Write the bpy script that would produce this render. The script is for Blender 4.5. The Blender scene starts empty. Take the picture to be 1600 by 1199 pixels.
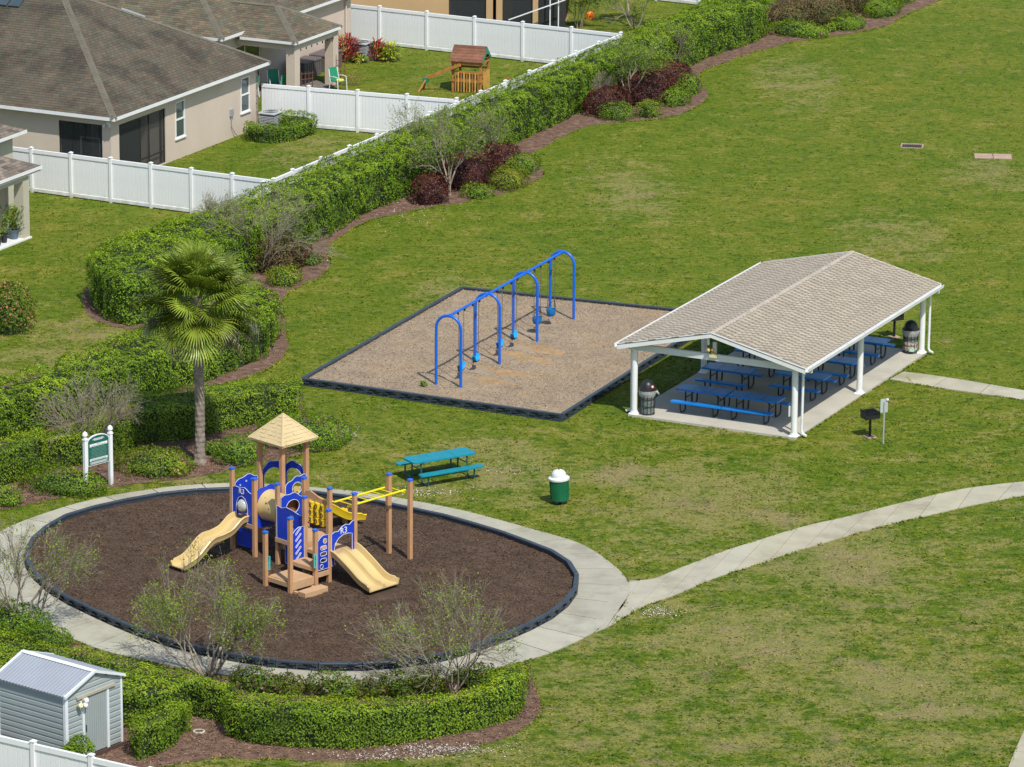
import bpy, bmesh, math, random
import numpy as np
from mathutils import Vector, Matrix
from mathutils.geometry import tessellate_polygon

# ------------------------------------------------------------------ camera
sc = bpy.context.scene
FPX, PITCH, CAMH, ROLL = 7000.0, math.radians(15.77), 42.15, 0.00687
camd = bpy.data.cameras.new('camera')
cam = bpy.data.objects.new('camera', camd)
sc.collection.objects.link(cam)
camd.sensor_width = 36.0
camd.lens = FPX / 1600.0 * 36.0
camd.clip_start = 1.0
camd.clip_end = 3000.0
_X = Vector((1, 0, 0)); _F = Vector((0, math.cos(PITCH), -math.sin(PITCH))); _U = Vector((0, math.sin(PITCH), math.cos(PITCH)))
_r = _X * math.cos(ROLL) + _U * math.sin(ROLL)
_u = -_X * math.sin(ROLL) + _U * math.cos(ROLL)
cam.matrix_world = Matrix(((_r.x, _u.x, -_F.x, 0), (_r.y, _u.y, -_F.y, 0), (_r.z, _u.z, -_F.z, CAMH), (0, 0, 0, 1)))
sc.camera = cam

# ------------------------------------------------------------------ sky, sun, exposure
SUN_EL = math.radians(54.5)
SUN_AZ = math.radians(-64.5)          # direction (from +X, anticlockwise) in which the sun stands
world = bpy.data.worlds.new('World'); sc.world = world; world.use_nodes = True
wn = world.node_tree.nodes; wl = world.node_tree.links
wn.clear()
sky = wn.new('ShaderNodeTexSky'); sky.sky_type = 'NISHITA'; sky.sun_disc = False
sky.sun_elevation = SUN_EL
sky.sun_rotation = math.pi / 2 - SUN_AZ
bg = wn.new('ShaderNodeBackground'); bg.inputs[1].default_value = 0.13
wo = wn.new('ShaderNodeOutputWorld')
wl.new(sky.outputs[0], bg.inputs[0]); wl.new(bg.outputs[0], wo.inputs[0])
sund = bpy.data.lights.new('sun', 'SUN'); sund.energy = 4.0; sund.angle = math.radians(0.55); sund.color = (1.0, 0.955, 0.88)
sun = bpy.data.objects.new('sun', sund); sc.collection.objects.link(sun)
_sd = Vector((math.cos(SUN_EL) * math.cos(SUN_AZ), math.cos(SUN_EL) * math.sin(SUN_AZ), math.sin(SUN_EL)))
sun.rotation_euler = _sd.to_track_quat('Z', 'Y').to_euler(); sun.location = (0, 100, 60)
sc.view_settings.view_transform = 'Standard'; sc.view_settings.look = 'None'
sc.view_settings.exposure = 0.13; sc.view_settings.gamma = 1.0
sc.view_settings.use_curve_mapping = False

# ------------------------------------------------------------------ survey helper: image row/column of the survey photo -> ground metres
def at(u, v, z=0.0):
    a = (u - 800.0) / FPX; b = -(v - 599.5) / FPX
    x = a * math.cos(ROLL) - b * math.sin(ROLL); y = a * math.sin(ROLL) + b * math.cos(ROLL)
    d = (x, math.cos(PITCH) + y * math.sin(PITCH), -math.sin(PITCH) + y * math.cos(PITCH))
    t = (z - CAMH) / d[2]
    return (d[0] * t, d[1] * t, z)
def at2(u, v, z=0.0):
    p = at(u, v, z); return (p[0], p[1])

C = sc.collection
R = random.Random(7)
rng = np.random.default_rng(11)

# ------------------------------------------------------------------ object helpers
def tag(o, label=None, cat=None, group=None, kind=None):
    if label: o['label'] = label
    if cat: o['category'] = cat
    if group: o['group'] = group
    if kind: o['kind'] = kind
    return o
def thing(name, label, cat, loc=(0, 0, 0), rotz=0.0, group=None):
    o = bpy.data.objects.new(name, None); C.objects.link(o)
    o.empty_display_size = 0.2
    o.location = loc; o.rotation_euler = (0, 0, rotz)
    return tag(o, label, cat, group)
def obj(name, me, mat, parent=None, kind=None, label=None):
    o = bpy.data.objects.new(name, me); C.objects.link(o)
    if mat is not None and len(me.materials) == 0: me.materials.append(mat)
    if parent is not None: o.parent = parent
    if kind: o['kind'] = kind
    if label: o['label'] = label
    return o
def copy_tree(o, parent=None):
    c = o.copy(); C.objects.link(c)
    if parent is not None: c.parent = parent
    for ch in [x for x in kids.get(o.name, [])] if False else list(o.children):
        copy_tree(ch, c)
    return c
def npmesh(name, V, F, tint=None, smooth=False):
    """V (n,3) ; F (m,k) all same size k"""
    V = np.asarray(V, dtype=np.float32); F = np.asarray(F, dtype=np.int32)
    me = bpy.data.meshes.new(name)
    m, k = F.shape
    me.vertices.add(len(V)); me.vertices.foreach_set('co', V.ravel())
    me.loops.add(m * k); me.loops.foreach_set('vertex_index', F.ravel())
    me.polygons.add(m)
    me.polygons.foreach_set('loop_start', np.arange(0, m * k, k, dtype=np.int32))
    try: me.polygons.foreach_set('loop_total', np.full(m, k, dtype=np.int32))
    except Exception: pass
    me.update(calc_edges=True)
    me.polygons.foreach_set('use_smooth', np.full(m, bool(smooth)))
    if tint is not None:
        at_ = me.color_attributes.new('tint', 'FLOAT_COLOR', 'POINT')
        t = np.ones((len(V), 4), dtype=np.float32); t[:, :3] = np.asarray(tint, dtype=np.float32).reshape(len(V), -1)
        at_.data.foreach_set('color', t.ravel())
    return me

class MB:
    """collects simple shapes, builds ONE mesh"""
    def __init__(s): s.v = []; s.f = []; s.sm = False
    def add(s, vs, fs):
        n = len(s.v); s.v += [tuple(p) for p in vs]; s.f += [tuple(i + n for i in f) for f in fs]; return s
    def box(s, x0, y0, z0, x1, y1, z1, M=None):
        vs = [Vector(p) for p in ((x0, y0, z0), (x1, y0, z0), (x1, y1, z0), (x0, y1, z0), (x0, y0, z1), (x1, y0, z1), (x1, y1, z1), (x0, y1, z1))]
        if M is not None: vs = [M @ p for p in vs]
        return s.add(vs, [(0, 3, 2, 1), (4, 5, 6, 7), (0, 1, 5, 4), (1, 2, 6, 5), (2, 3, 7, 6), (3, 0, 4, 7)])
    def bbox(s, x0, y0, z0, x1, y1, z1, b=0.01, M=None):
        """box with chamfered vertical edges and top"""
        P = []
        for z, e in ((z0, 0), (z1 - b, 0), (z1, b)):
            a = b if e == 0 else b * 1.6
            xx0, yy0, xx1, yy1 = x0 + e, y0 + e, x1 - e, y1 - e
            c = b
            P.append([(xx0 + c, yy0, z), (xx1 - c, yy0, z), (xx1, yy0 + c, z), (xx1, yy1 - c, z), (xx1 - c, yy1, z), (xx0 + c, yy1, z), (xx0, yy1 - c, z), (xx0, yy0 + c, z)])
        vs = [Vector(p) for r in P for p in r]
        if M is not None: vs = [M @ p for p in vs]
        fs = [tuple(range(7, -1, -1)), tuple(range(16, 24))]
        for r in range(2):
            for i in range(8):
                j = (i + 1) % 8; fs.append((r * 8 + i, r * 8 + j, r * 8 + 8 + j, r * 8 + 8 + i))
        return s.add(vs, fs)
    def tube(s, pts, r, n=8, caps=True):
        pts = [Vector(p) for p in pts]; m = len(pts)
        rs = r if isinstance(r, (list, tuple)) else [r] * m
        vs = []; up = None
        for i, p in enumerate(pts):
            t = (pts[min(i + 1, m - 1)] - pts[max(i - 1, 0)]).normalized()
            if up is None:
                up = Vector((0, 0, 1)) if abs(t.z) < 0.9 else Vector((1, 0, 0))
            a = t.cross(up)
            if a.length < 1e-5: a = t.cross(Vector((0, 1, 0)))
            a.normalize(); b = a.cross(t).normalized(); up = b
            for k in range(n):
                w = 2 * math.pi * (k + 0.5) / n
                vs.append(p + (a * math.cos(w) + b * math.sin(w)) * rs[i])
        fs = []
        for i in range(m - 1):
            for k in range(n):
                k2 = (k + 1) % n
                fs.append((i * n + k, i * n + k2, (i + 1) * n + k2, (i + 1) * n + k))
        if caps: fs.append(tuple(range(n))[::-1]); fs.append(tuple(range((m - 1) * n, m * n)))
        return s.add(vs, fs)
    def lathe(s, prof, n=16, cx=0, cy=0, M=None):
        vs = []
        for r, z in prof:
            for k in range(n):
                w = 2 * math.pi * k / n; vs.append(Vector((cx + r * math.cos(w), cy + r * math.sin(w), z)))
        if M is not None: vs = [M @ p for p in vs]
        fs = []
        for i in range(len(prof) - 1):
            for k in range(n):
                k2 = (k + 1) % n; fs.append((i * n + k, i * n + k2, (i + 1) * n + k2, (i + 1) * n + k))
        fs.append(tuple(range(n))[::-1]); fs.append(tuple(range((len(prof) - 1) * n, len(prof) * n)))
        return s.add(vs, fs)
    def prism(s, poly, z0, z1):
        """poly list of (x,y) ; vertical extrusion, concave allowed"""
        n = len(poly)
        ar = sum(poly[i][0] * poly[(i + 1) % n][1] - poly[(i + 1) % n][0] * poly[i][1] for i in range(n))
        if ar < 0: poly = poly[::-1]
        tris = tessellate_polygon([[Vector((p[0], p[1], 0)) for p in poly]])
        vs = [(p[0], p[1], z0) for p in poly] + [(p[0], p[1], z1) for p in poly]
        fs = []
        for t in tris:
            a, b, c = t
            cr = (poly[b][0] - poly[a][0]) * (poly[c][1] - poly[a][1]) - (poly[b][1] - poly[a][1]) * (poly[c][0] - poly[a][0])
            if cr < 0: a, c = c, a
            fs.append((a + n, b + n, c + n)); fs.append((c, b, a))
        for i in range(n):
            j = (i + 1) % n; fs.append((i, j, j + n, i + n))
        return s.add(vs, fs)
    def plate(s, outline, holes, M, th=0.03):
        """outline/holes in (x,z); thickness along local -y..; M maps to the frame"""
        loops = [outline] + list(holes)
        vl = [[Vector((p[0], 0, p[1])) for p in lp] for lp in loops]
        flat = [p for lp in vl for p in lp]; N = len(flat)
        tris = tessellate_polygon([[Vector((p.x, p.z, 0)) for p in lp] for lp in vl])
        vs = [M @ Vector((p.x, -th / 2, p.z)) for p in flat] + [M @ Vector((p.x, th / 2, p.z)) for p in flat]
        fs = []
        for a, b, c in tris: fs.append((a, b, c)); fs.append((a + N, c + N, b + N))
        o = 0
        for lp in vl:
            k = len(lp)
            for i in range(k):
                j = (i + 1) % k; fs.append((o + i, o + j, o + j + N, o + i + N))
            o += k
        return s.add(vs, fs)
    def sweep(s, prof, path, up=Vector((0, 0, 1)), side=None):
        """closed profile (x=side, y=normal) along path"""
        path = [Vector(p) for p in path]; m = len(path); n = len(prof); vs = []
        for i, p in enumerate(path):
            t = (path[min(i + 1, m - 1)] - path[max(i - 1, 0)]).normalized()
            a = Vector(side).normalized() if side is not None else t.cross(up).normalized()
            b = a.cross(t).normalized()
            for q in prof: vs.append(p + a * q[0] + b * q[1])
        fs = []
        for i in range(m - 1):
            for k in range(n):
                k2 = (k + 1) % n; fs.append((i * n + k, i * n + k2, (i + 1) * n + k2, (i + 1) * n + k))
        fs.append(tuple(range(n))[::-1]); fs.append(tuple(range((m - 1) * n, m * n)))
        return s.add(vs, fs)
    def mesh(s, name, smooth=False):
        me = bpy.data.meshes.new(name); me.from_pydata(s.v, [], s.f); me.update()
        bm = bmesh.new(); bm.from_mesh(me); bmesh.ops.recalc_face_normals(bm, faces=bm.faces[:]); bm.to_mesh(me); bm.free()
        if smooth:
            me.polygons.foreach_set('use_smooth', np.ones(len(me.polygons), dtype=bool))
            me.set_sharp_from_angle(angle=math.radians(38))
        return me
    def build(s, name, mat, parent=None, kind=None, smooth=False, label=None):
        return obj(name, s.mesh(name, smooth), mat, parent, kind, label)

def frame(ox, oy, ang, oz=0.0):
    return Matrix.Translation((ox, oy, oz)) @ Matrix.Rotation(ang, 4, 'Z')

# ------------------------------------------------------------------ materials
def new_mat(name):
    m = bpy.data.materials.new(name); m.use_nodes = True
    nt = m.node_tree; nt.nodes.clear()
    return m, nt, nt.nodes, nt.links
def _noise(N, L, vec, scale, detail=4, rough=0.55):
    n = N.new('ShaderNodeTexNoise'); n.inputs['Scale'].default_value = scale; n.inputs['Detail'].default_value = detail
    n.inputs['Roughness'].default_value = rough; L.new(vec, n.inputs['Vector']); return n.outputs['Fac']
def _ramp(N, L, fac, stops):
    r = N.new('ShaderNodeValToRGB'); el = r.color_ramp.elements
    while len(el) < len(stops): el.new(0.5)
    for e, (p, c) in zip(el, stops):
        e.position = p; e.color = (c[0], c[1], c[2], 1) if hasattr(c, '__len__') else (c, c, c, 1)
    L.new(fac, r.inputs[0]); return r.outputs[0]
def _mix(N, L, fac, a, b, mode='MIX'):
    m = N.new('ShaderNodeMix'); m.data_type = 'RGBA'; m.blend_type = mode
    for key, val in ((0, fac), (6, a), (7, b)):
        if hasattr(val, 'is_linked') or hasattr(val, 'links'): L.new(val, m.inputs[key])
        elif key == 0: m.inputs[0].default_value = val
        else: m.inputs[key].default_value = (val[0], val[1], val[2], 1)
    return m.outputs[2]
def mat(name, col, rough=0.6, var=0.12, scale=3.0, bump=0.0, bscale=30.0, metal=0.0, tint=False, trans=0.0, spec=0.4, dirt=None, coat=0.0):
    m, nt, N, L = new_mat(name)
    out = N.new('ShaderNodeOutputMaterial'); p = N.new('ShaderNodeBsdfPrincipled')
    tc = N.new('ShaderNodeTexCoord'); vec = tc.outputs['Object']
    f = _noise(N, L, vec, scale, 5)
    lo = tuple(c * (1 - var) for c in col); hi = tuple(min(1, c * (1 + var)) for c in col)
    c = _ramp(N, L, f, [(0.3, lo), (0.7, hi)])
    if dirt:
        f2 = _noise(N, L, vec, dirt[1], 6, 0.65)
        f2r = _ramp(N, L, f2, [(dirt[2], 0.0), (min(1, dirt[2] + 0.15), dirt[3])])
        c = _mix(N, L, f2r, c, dirt[0])
    if tint:
        a = N.new('ShaderNodeAttribute'); a.attribute_name = 'tint'
        c = _mix(N, L, 1.0, c, a.outputs['Color'], 'MULTIPLY')
    L.new(c, p.inputs['Base Color'])
    p.inputs['Roughness'].default_value = rough; p.inputs['Metallic'].default_value = metal
    p.inputs['Specular IOR Level'].default_value = spec
    if coat: p.inputs['Coat Weight'].default_value = coat
    if bump:
        b = N.new('ShaderNodeBump'); b.inputs['Strength'].default_value = bump; b.inputs['Distance'].default_value = 0.02
        L.new(_noise(N, L, vec, bscale, 5), b.inputs['Height']); L.new(b.outputs[0], p.inputs['Normal'])
    sh = p.outputs[0]
    if trans:
        t = N.new('ShaderNodeBsdfTranslucent'); L.new(c, t.inputs['Color'])
        mx = N.new('ShaderNodeMixShader'); mx.inputs[0].default_value = trans
        L.new(sh, mx.inputs[1]); L.new(t.outputs[0], mx.inputs[2]); sh = mx.outputs[0]
    L.new(sh, out.inputs[0])
    return m

WEAR = [(468, 240, 2.4, 4.0), (500, 225, 2.0, 2.5), (110, 545, 4.5, 7.5), (60, 600, 3.0, 4.0), (800, 745, 2.6, 3.0), (760, 705, 2.5, 2.2), (690, 762, 1.6, 1.0), (1100, 775, 4.0, 6.0), (1395, 1068, 2.0, 2.2), (985, 745, 2.4, 2.4),
        (1460, 1110, 1.6, 1.2), (1130, 672, 2.6, 0.8), (1320, 870, 3.0, 4.0), (700, 455, 2.2, 4.0), (1540, 270, 2.6, 5.0), (1400, 370, 3.0, 6.0), (1250, 130, 3.0, 9.0), (985, 300, 3.0, 8.0), (560, 690, 1.6, 1.6), (1180, 1000, 3.0, 3.0), (300, 750, 1.5, 0.6)]
def grass_material():
    m, nt, N, L = new_mat('lawn_grass')
    out = N.new('ShaderNodeOutputMaterial'); p = N.new('ShaderNodeBsdfPrincipled')
    g = N.new('ShaderNodeNewGeometry'); vec = g.outputs['Position']
    sep = N.new('ShaderNodeSeparateXYZ'); L.new(vec, sep.inputs[0])
    # thinner, drier turf towards the play ring and the near field
    mr = N.new('ShaderNodeMapRange'); L.new(sep.outputs[1], mr.inputs[0])
    mr.inputs[1].default_value = 112; mr.inputs[2].default_value = 158; mr.inputs[3].default_value = 0.064; mr.inputs[4].default_value = -0.03
    mr.interpolation_type = 'SMOOTHSTEP'
    n1 = _noise(N, L, vec, 0.16, 3); n2 = _noise(N, L, vec, 0.75, 6, 0.62); n3 = _noise(N, L, vec, 4.0, 6, 0.7); n4 = _noise(N, L, vec, 16.0, 3, 0.6)
    def ad(a, b, mode='ADD', k=None):
        x = N.new('ShaderNodeMath'); x.operation = mode
        L.new(a, x.inputs[0])
        if k is not None: x.inputs[1].default_value = k
        else: L.new(b, x.inputs[1])
        return x.outputs[0]
    base = _ramp(N, L, n3, [(0.30, (0.070, 0.108, 0.006)), (0.48, (0.120, 0.156, 0.011)), (0.58, (0.150, 0.178, 0.020)), (0.74, (0.205, 0.212, 0.048))])
    big = _ramp(N, L, n1, [(0.35, (0.82, 0.92, 0.75)), (0.5, (1, 1, 1)), (0.68, (1.22, 1.06, 1.35))])
    base = _mix(N, L, 1.0, base, big, 'MULTIPLY')
    mid = _ramp(N, L, n2, [(0.35, (0.78, 0.90, 0.72)), (0.52, (1, 1, 1)), (0.66, (1.28, 1.10, 1.3))])
    base = _mix(N, L, 1.0, base, mid, 'MULTIPLY')
    # straw
    s = ad(ad(n2, n3, 'ADD'), None, 'MULTIPLY', 0.5)
    s = ad(s, mr.outputs[0])
    spot = None
    for cu, cv, rx, ry in WEAR:
        cx_, cy_, _z = at(cu, cv)
        v1 = N.new('ShaderNodeVectorMath'); v1.operation = 'SUBTRACT'; L.new(vec, v1.inputs[0]); v1.inputs[1].default_value = (cx_, cy_, 0)
        v2 = N.new('ShaderNodeVectorMath'); v2.operation = 'MULTIPLY'; L.new(v1.outputs[0], v2.inputs[0]); v2.inputs[1].default_value = (1 / rx, 1 / ry, 0)
        v3 = N.new('ShaderNodeVectorMath'); v3.operation = 'LENGTH'; L.new(v2.outputs[0], v3.inputs[0])
        m1 = N.new('ShaderNodeMapRange'); m1.interpolation_type = 'SMOOTHSTEP'; L.new(v3.outputs['Value'], m1.inputs[0]); m1.inputs[1].default_value = 0.1; m1.inputs[2].default_value = 1.2; m1.inputs[3].default_value = 0.11; m1.inputs[4].default_value = 0.0
        spot = m1.outputs[0] if spot is None else ad(spot, m1.outputs[0], 'MAXIMUM')
    s = ad(s, spot)
    nd = _noise(N, L, vec, 1.9, 6, 0.68); ndm = ad(nd, ad(mr.outputs[0], None, 'MULTIPLY', .7)); dk = _ramp(N, L, ndm, [(0.525, 0.0), (0.585, 0.85)])
    base = _mix(N, L, dk, base, (0.052, 0.100, 0.006))
    straw = _ramp(N, L, s, [(0.52, 0.0), (0.59, 0.45), (0.68, 0.75)])
    base = _mix(N, L, straw, base, (0.255, 0.225, 0.085))
    n5 = _noise(N, L, vec, 0.42, 7, 0.66)
    b5 = ad(ad(n5, spot), mr.outputs[0])
    bare = _ramp(N, L, b5, [(0.63, 0.0), (0.70, 0.55)])
    bare = _mix(N, L, 1.0, bare, _ramp(N, L, n4, [(0.35, 0.3), (0.6, 1.0)]), 'MULTIPLY')
    base = _mix(N, L, bare, base, (0.27, 0.195, 0.12))
    fine = _ramp(N, L, n4, [(0.3, 0.66), (0.7, 1.28)])
    base = _mix(N, L, 1.0, base, fine, 'MULTIPLY')
    a = N.new('ShaderNodeAttribute'); a.attribute_name = 'tint'
    am = N.new('ShaderNodeMath'); am.operation = 'GREATER_THAN'; L.new(a.outputs['Alpha'], am.inputs[0]); am.inputs[1].default_value = 0.5
    tcol = _mix(N, L, am.outputs[0], (1, 1, 1), a.outputs['Color'])
    base = _mix(N, L, 1.0, base, tcol, 'MULTIPLY')
    L.new(base, p.inputs['Base Color']); p.inputs['Roughness'].default_value = 0.85; p.inputs['Specular IOR Level'].default_value = 0.12
    b = N.new('ShaderNodeBump'); b.inputs['Strength'].default_value = 0.5; b.inputs['Distance'].default_value = 0.05
    L.new(_noise(N, L, vec, 9.0, 6, 0.75), b.inputs['Height']); L.new(b.outputs[0], p.inputs['Normal'])
    L.new(p.outputs[0], out.inputs[0])
    return m

M = {}
M['grass'] = grass_material()
M['concrete'] = mat('concrete_slab', (0.41, 0.395, 0.315), 0.85, 0.10, 1.3, 0.25, 40, tint=True, dirt=((0.27, 0.25, 0.19), 0.7, 0.50, 0.6))
M['concrete_base'] = mat('concrete_joint', (0.16, 0.15, 0.125), 0.95, 0.15, 2.0)
M['pav_slab'] = mat('pavilion_concrete', (0.47, 0.445, 0.37), 0.8, 0.10, 0.8, 0.2, 40, dirt=((0.33, 0.30, 0.24), 0.7, 0.55, 0.4))
M['bed'] = mat('bark_mulch', (0.15, 0.088, 0.058), 0.95, 0.5, 3.5, 0.8, 25, dirt=((0.33, 0.27, 0.21), 1.7, 0.56, 0.6))
M['bed_chip'] = mat('bark_chip', (0.20, 0.125, 0.085), 0.9, 0.3, 8, tint=True)
M['play_mulch'] = mat('dark_play_mulch', (0.078, 0.048, 0.029), 0.95, 0.35, 2.5, 0.8, 30, dirt=((0.135, 0.092, 0.062), 0.8, 0.52, 0.5))
M['play_chip'] = mat('dark_wood_chip', (0.105, 0.064, 0.039), 0.9, 0.25, 8, tint=True)
M['pit_mulch'] = mat('tan_wood_chips', (0.315, 0.245, 0.168), 0.95, 0.16, 1.2, 0.8, 30, dirt=((0.37, 0.265, 0.155), 0.45, 0.52, 0.6))
M['pit_chip'] = mat('tan_wood_chip', (0.375, 0.285, 0.185), 0.9, 0.2, 8, tint=True)
M['scuff'] = mat('orange_scuffed_sand', (0.36, 0.235, 0.115), 0.95, 0.15, 4, 0.4, 40)
M['border'] = mat('black_plastic_border', (0.040, 0.054, 0.070), 0.42, 0.25, 2.5, 0.1, 30, dirt=((0.12, 0.11, 0.09), 3.0, 0.60, 0.35))
M['leaf'] = mat('hedge_leaf', (0.142, 0.255, 0.013), 0.55, 0.25, 0.8, tint=True, trans=0.28, spec=0.35)
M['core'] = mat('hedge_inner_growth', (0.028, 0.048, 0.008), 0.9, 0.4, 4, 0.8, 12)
M['leaf_red'] = mat('burgundy_leaf', (0.080, 0.026, 0.020), 0.5, 0.25, 1.5, tint=True, trans=0.2)
M['leaf_brown'] = mat('olive_brown_leaf', (0.115, 0.098, 0.030), 0.5, 0.35, 1.5, tint=True, trans=0.2)
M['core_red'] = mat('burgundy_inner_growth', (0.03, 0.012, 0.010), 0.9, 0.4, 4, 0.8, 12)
M['flower'] = mat('pink_orange_bloom', (0.45, 0.18, 0.12), 0.6, 0.3, 6, tint=True, trans=0.2)
M['crimson'] = mat('crimson_leaf', (0.42, 0.022, 0.045), 0.4, 0.3, 3, tint=True, trans=0.3)
M['yellow_leaf'] = mat('yellow_green_leaf', (0.42, 0.40, 0.03), 0.4, 0.3, 4, tint=True, trans=0.3)
M['bark'] = mat('grey_tan_bark', (0.30, 0.255, 0.195), 0.85, 0.3, 6, 0.5, 40, tint=False)
M['twig'] = mat('grey_twig', (0.26, 0.225, 0.165), 0.9, 0.3, 6)
M['palm_bark'] = mat('palm_trunk_bark', (0.25, 0.205, 0.165), 0.95, 0.35, 6, 0.9, 25)
M['palm_leaf'] = mat('palm_leaf', (0.185, 0.265, 0.028), 0.38, 0.25, 2, tint=True, trans=0.25)
M['palm_dead'] = mat('dead_palm_leaf', (0.34, 0.275, 0.20), 0.8, 0.3, 4, tint=True, trans=0.15)
M['moss'] = mat('grey_hanging_moss', (0.25, 0.235, 0.20), 0.95, 0.3, 8)
M['white'] = mat('white_vinyl', (0.80, 0.81, 0.82), 0.45, 0.03, 1.5, dirt=((0.62, 0.61, 0.56), 1.2, 0.58, 0.5))
def _grime(m):
    nt = m.node_tree; N = nt.nodes; L = nt.links; p = next(n for n in N if n.type == 'BSDF_PRINCIPLED'); src = p.inputs['Base Color'].links[0].from_socket
    g = N.new('ShaderNodeNewGeometry'); sp = N.new('ShaderNodeSeparateXYZ'); L.new(g.outputs['Position'], sp.inputs[0]); mr = N.new('ShaderNodeMapRange'); L.new(sp.outputs[2], mr.inputs[0]); mr.inputs[1].default_value = 0.0; mr.inputs[2].default_value = 0.32; mr.inputs[3].default_value = 0.8; mr.inputs[4].default_value = 0.0
    n = _noise(N, L, g.outputs['Position'], 3.0, 5, .65); r = _ramp(N, L, n, [(.38, .15), (.65, 1.0)]); mm = N.new('ShaderNodeMath'); mm.operation = 'MULTIPLY'; L.new(mr.outputs[0], mm.inputs[0]); L.new(r, mm.inputs[1])
    L.new(_mix(N, L, mm.outputs[0], src, (0.36, 0.36, 0.24)), p.inputs['Base Color'])
_grime(M['white'])
M['white_paint'] = mat('white_painted_metal', (0.78, 0.79, 0.78), 0.4, 0.04, 2, dirt=((0.60, 0.58, 0.52), 1.5, 0.6, 0.5))
M['beam_grey'] = mat('pale_grey_painted_beam', (0.66, 0.69, 0.70), 0.6, 0.05, 1.5)
M['soffit'] = mat('pavilion_ceiling', (0.55, 0.55, 0.52), 0.8, 0.06, 2)
M['pav_shingle'] = mat('weathered_tan_shingle', (0.385, 0.342, 0.268), 0.95, 0.10, 1.6, 0.0, 60, tint=True)
M['house_shingle'] = mat('dark_brown_shingle', (0.105, 0.092, 0.068), 0.95, 0.16, 0.5, 0.0, 60, tint=True, dirt=((0.050, 0.045, 0.036), 0.6, 0.48, 0.75))
M['houseb_shingle'] = mat('olive_brown_shingle', (0.130, 0.115, 0.082), 0.95, 0.20, 0.5, 0.0, 60, tint=True, dirt=((0.075, 0.07, 0.06), 0.6, 0.52, 0.6))
M['housed_shingle'] = mat('grey_brown_shingle', (0.17, 0.145, 0.12), 0.95, 0.15, 0.7, 0.0, 60, tint=True)
M['ridge'] = mat('shingle_ridge_cap', (0.15, 0.135, 0.10), 0.95, 0.15, 2, 0.5, 60)
M['pav_ridge'] = mat('pavilion_ridge_cap', (0.42, 0.37, 0.31), 0.95, 0.15, 2, 0.5, 60)
M['stucco'] = mat('beige_stucco', (0.60, 0.50, 0.405), 0.92, 0.05, 0.7, 0.3, 60, dirt=((0.52, 0.43, 0.345), 0.4, 0.55, 0.5))
M['stucco_sage'] = mat('sage_stucco', (0.50, 0.47, 0.365), 0.92, 0.06, 0.7, 0.3, 60)
M['stucco_tan'] = mat('orange_tan_stucco', (0.50, 0.335, 0.175), 0.92, 0.06, 0.6, 0.3, 60)
M['glass'] = mat('window_glass', (0.05, 0.075, 0.085), 0.08, 0.2, 0.6, spec=0.8, coat=0.5)
M['dark_glass'] = mat('dark_sliding_glass', (0.02, 0.03, 0.035), 0.06, 0.3, 0.5, spec=0.8)
M['bronze'] = mat('dark_bronze_frame', (0.03, 0.028, 0.026), 0.4, 0.1, 3)
M['interior'] = mat('shaded_interior_wall', (0.30, 0.26, 0.22), 0.9, 0.1, 1)
M['blue'] = mat('blue_powder_coat', (0.004, 0.125, 0.62), 0.32, 0.08, 2.5, spec=0.5, coat=0.2, dirt=((0.03, 0.10, 0.36), 4, 0.6, 0.5))
M['play_blue'] = mat('royal_blue_plastic', (0.008, 0.045, 0.50), 0.42, 0.10, 2, spec=0.5, dirt=((0.03, 0.07, 0.34), 2.5, 0.55, 0.6))
M['cap_blue'] = mat('bright_blue_cap', (0.03, 0.13, 0.60), 0.35, 0.05, 3)
M['table_blue'] = mat('blue_coated_table', (0.003, 0.19, 0.60), 0.30, 0.12, 2.5, spec=0.5)
M['teal'] = mat('teal_coated_table', (0.006, 0.235, 0.31), 0.38, 0.10, 4, bump=0.2, bscale=60)
M['teal_leg'] = mat('dark_teal_steel', (0.008, 0.10, 0.12), 0.4, 0.1, 4)
M['seat_blue'] = mat('bright_blue_rubber', (0.012, 0.33, 0.75), 0.45, 0.08, 6)
M['seat_dark'] = mat('dark_rubber', (0.02, 0.02, 0.022), 0.6, 0.1, 6)
M['bucket_blue'] = mat('teal_blue_bucket_rubber', (0.008, 0.17, 0.42), 0.5, 0.08, 6)
M['black'] = mat('black_steel', (0.016, 0.017, 0.02), 0.42, 0.15, 5, spec=0.5)
M['chain'] = mat('galvanised_chain', (0.26, 0.25, 0.23), 0.5, 0.1, 20, metal=0.7)
M['play_post'] = mat('tan_composite_post', (0.50, 0.275, 0.135), 0.75, 0.13, 1.6, 0.25, 45, dirt=((0.30, 0.17, 0.09), 2.5, 0.58, 0.4))
M['play_deck'] = mat('tan_deck_board', (0.50, 0.315, 0.17), 0.8, 0.10, 2.2, 0.2, 50)
M['slide_tan'] = mat('tan_plastic', (0.60, 0.45, 0.20), 0.36, 0.07, 1.2, spec=0.45, coat=0.1, dirt=((0.38, 0.28, 0.14), 2.2, 0.56, 0.5))
M['roof_tan'] = mat('moulded_tan_roof', (0.56, 0.44, 0.235), 0.6, 0.06, 1.4)
M['play_yellow'] = mat('yellow_plastic', (0.72, 0.50, 0.02), 0.38, 0.06, 1.5)
M['bar_yellow'] = mat('yellow_powder_coat', (0.80, 0.66, 0.01), 0.35, 0.05, 3)
M['turquoise'] = mat('turquoise_grip', (0.10, 0.55, 0.52), 0.45, 0.05, 6)
M['clear'] = mat('clear_bubble', (0.42, 0.43, 0.40), 0.08, 0.3, 5, spec=0.9, coat=0.6)
M['tunnel_dark'] = mat('brown_orange_plastic', (0.30, 0.11, 0.035), 0.5, 0.1, 3)
M['can_green'] = mat('green_coated_can', (0.008, 0.13, 0.055), 0.4, 0.15, 3, spec=0.45)
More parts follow.
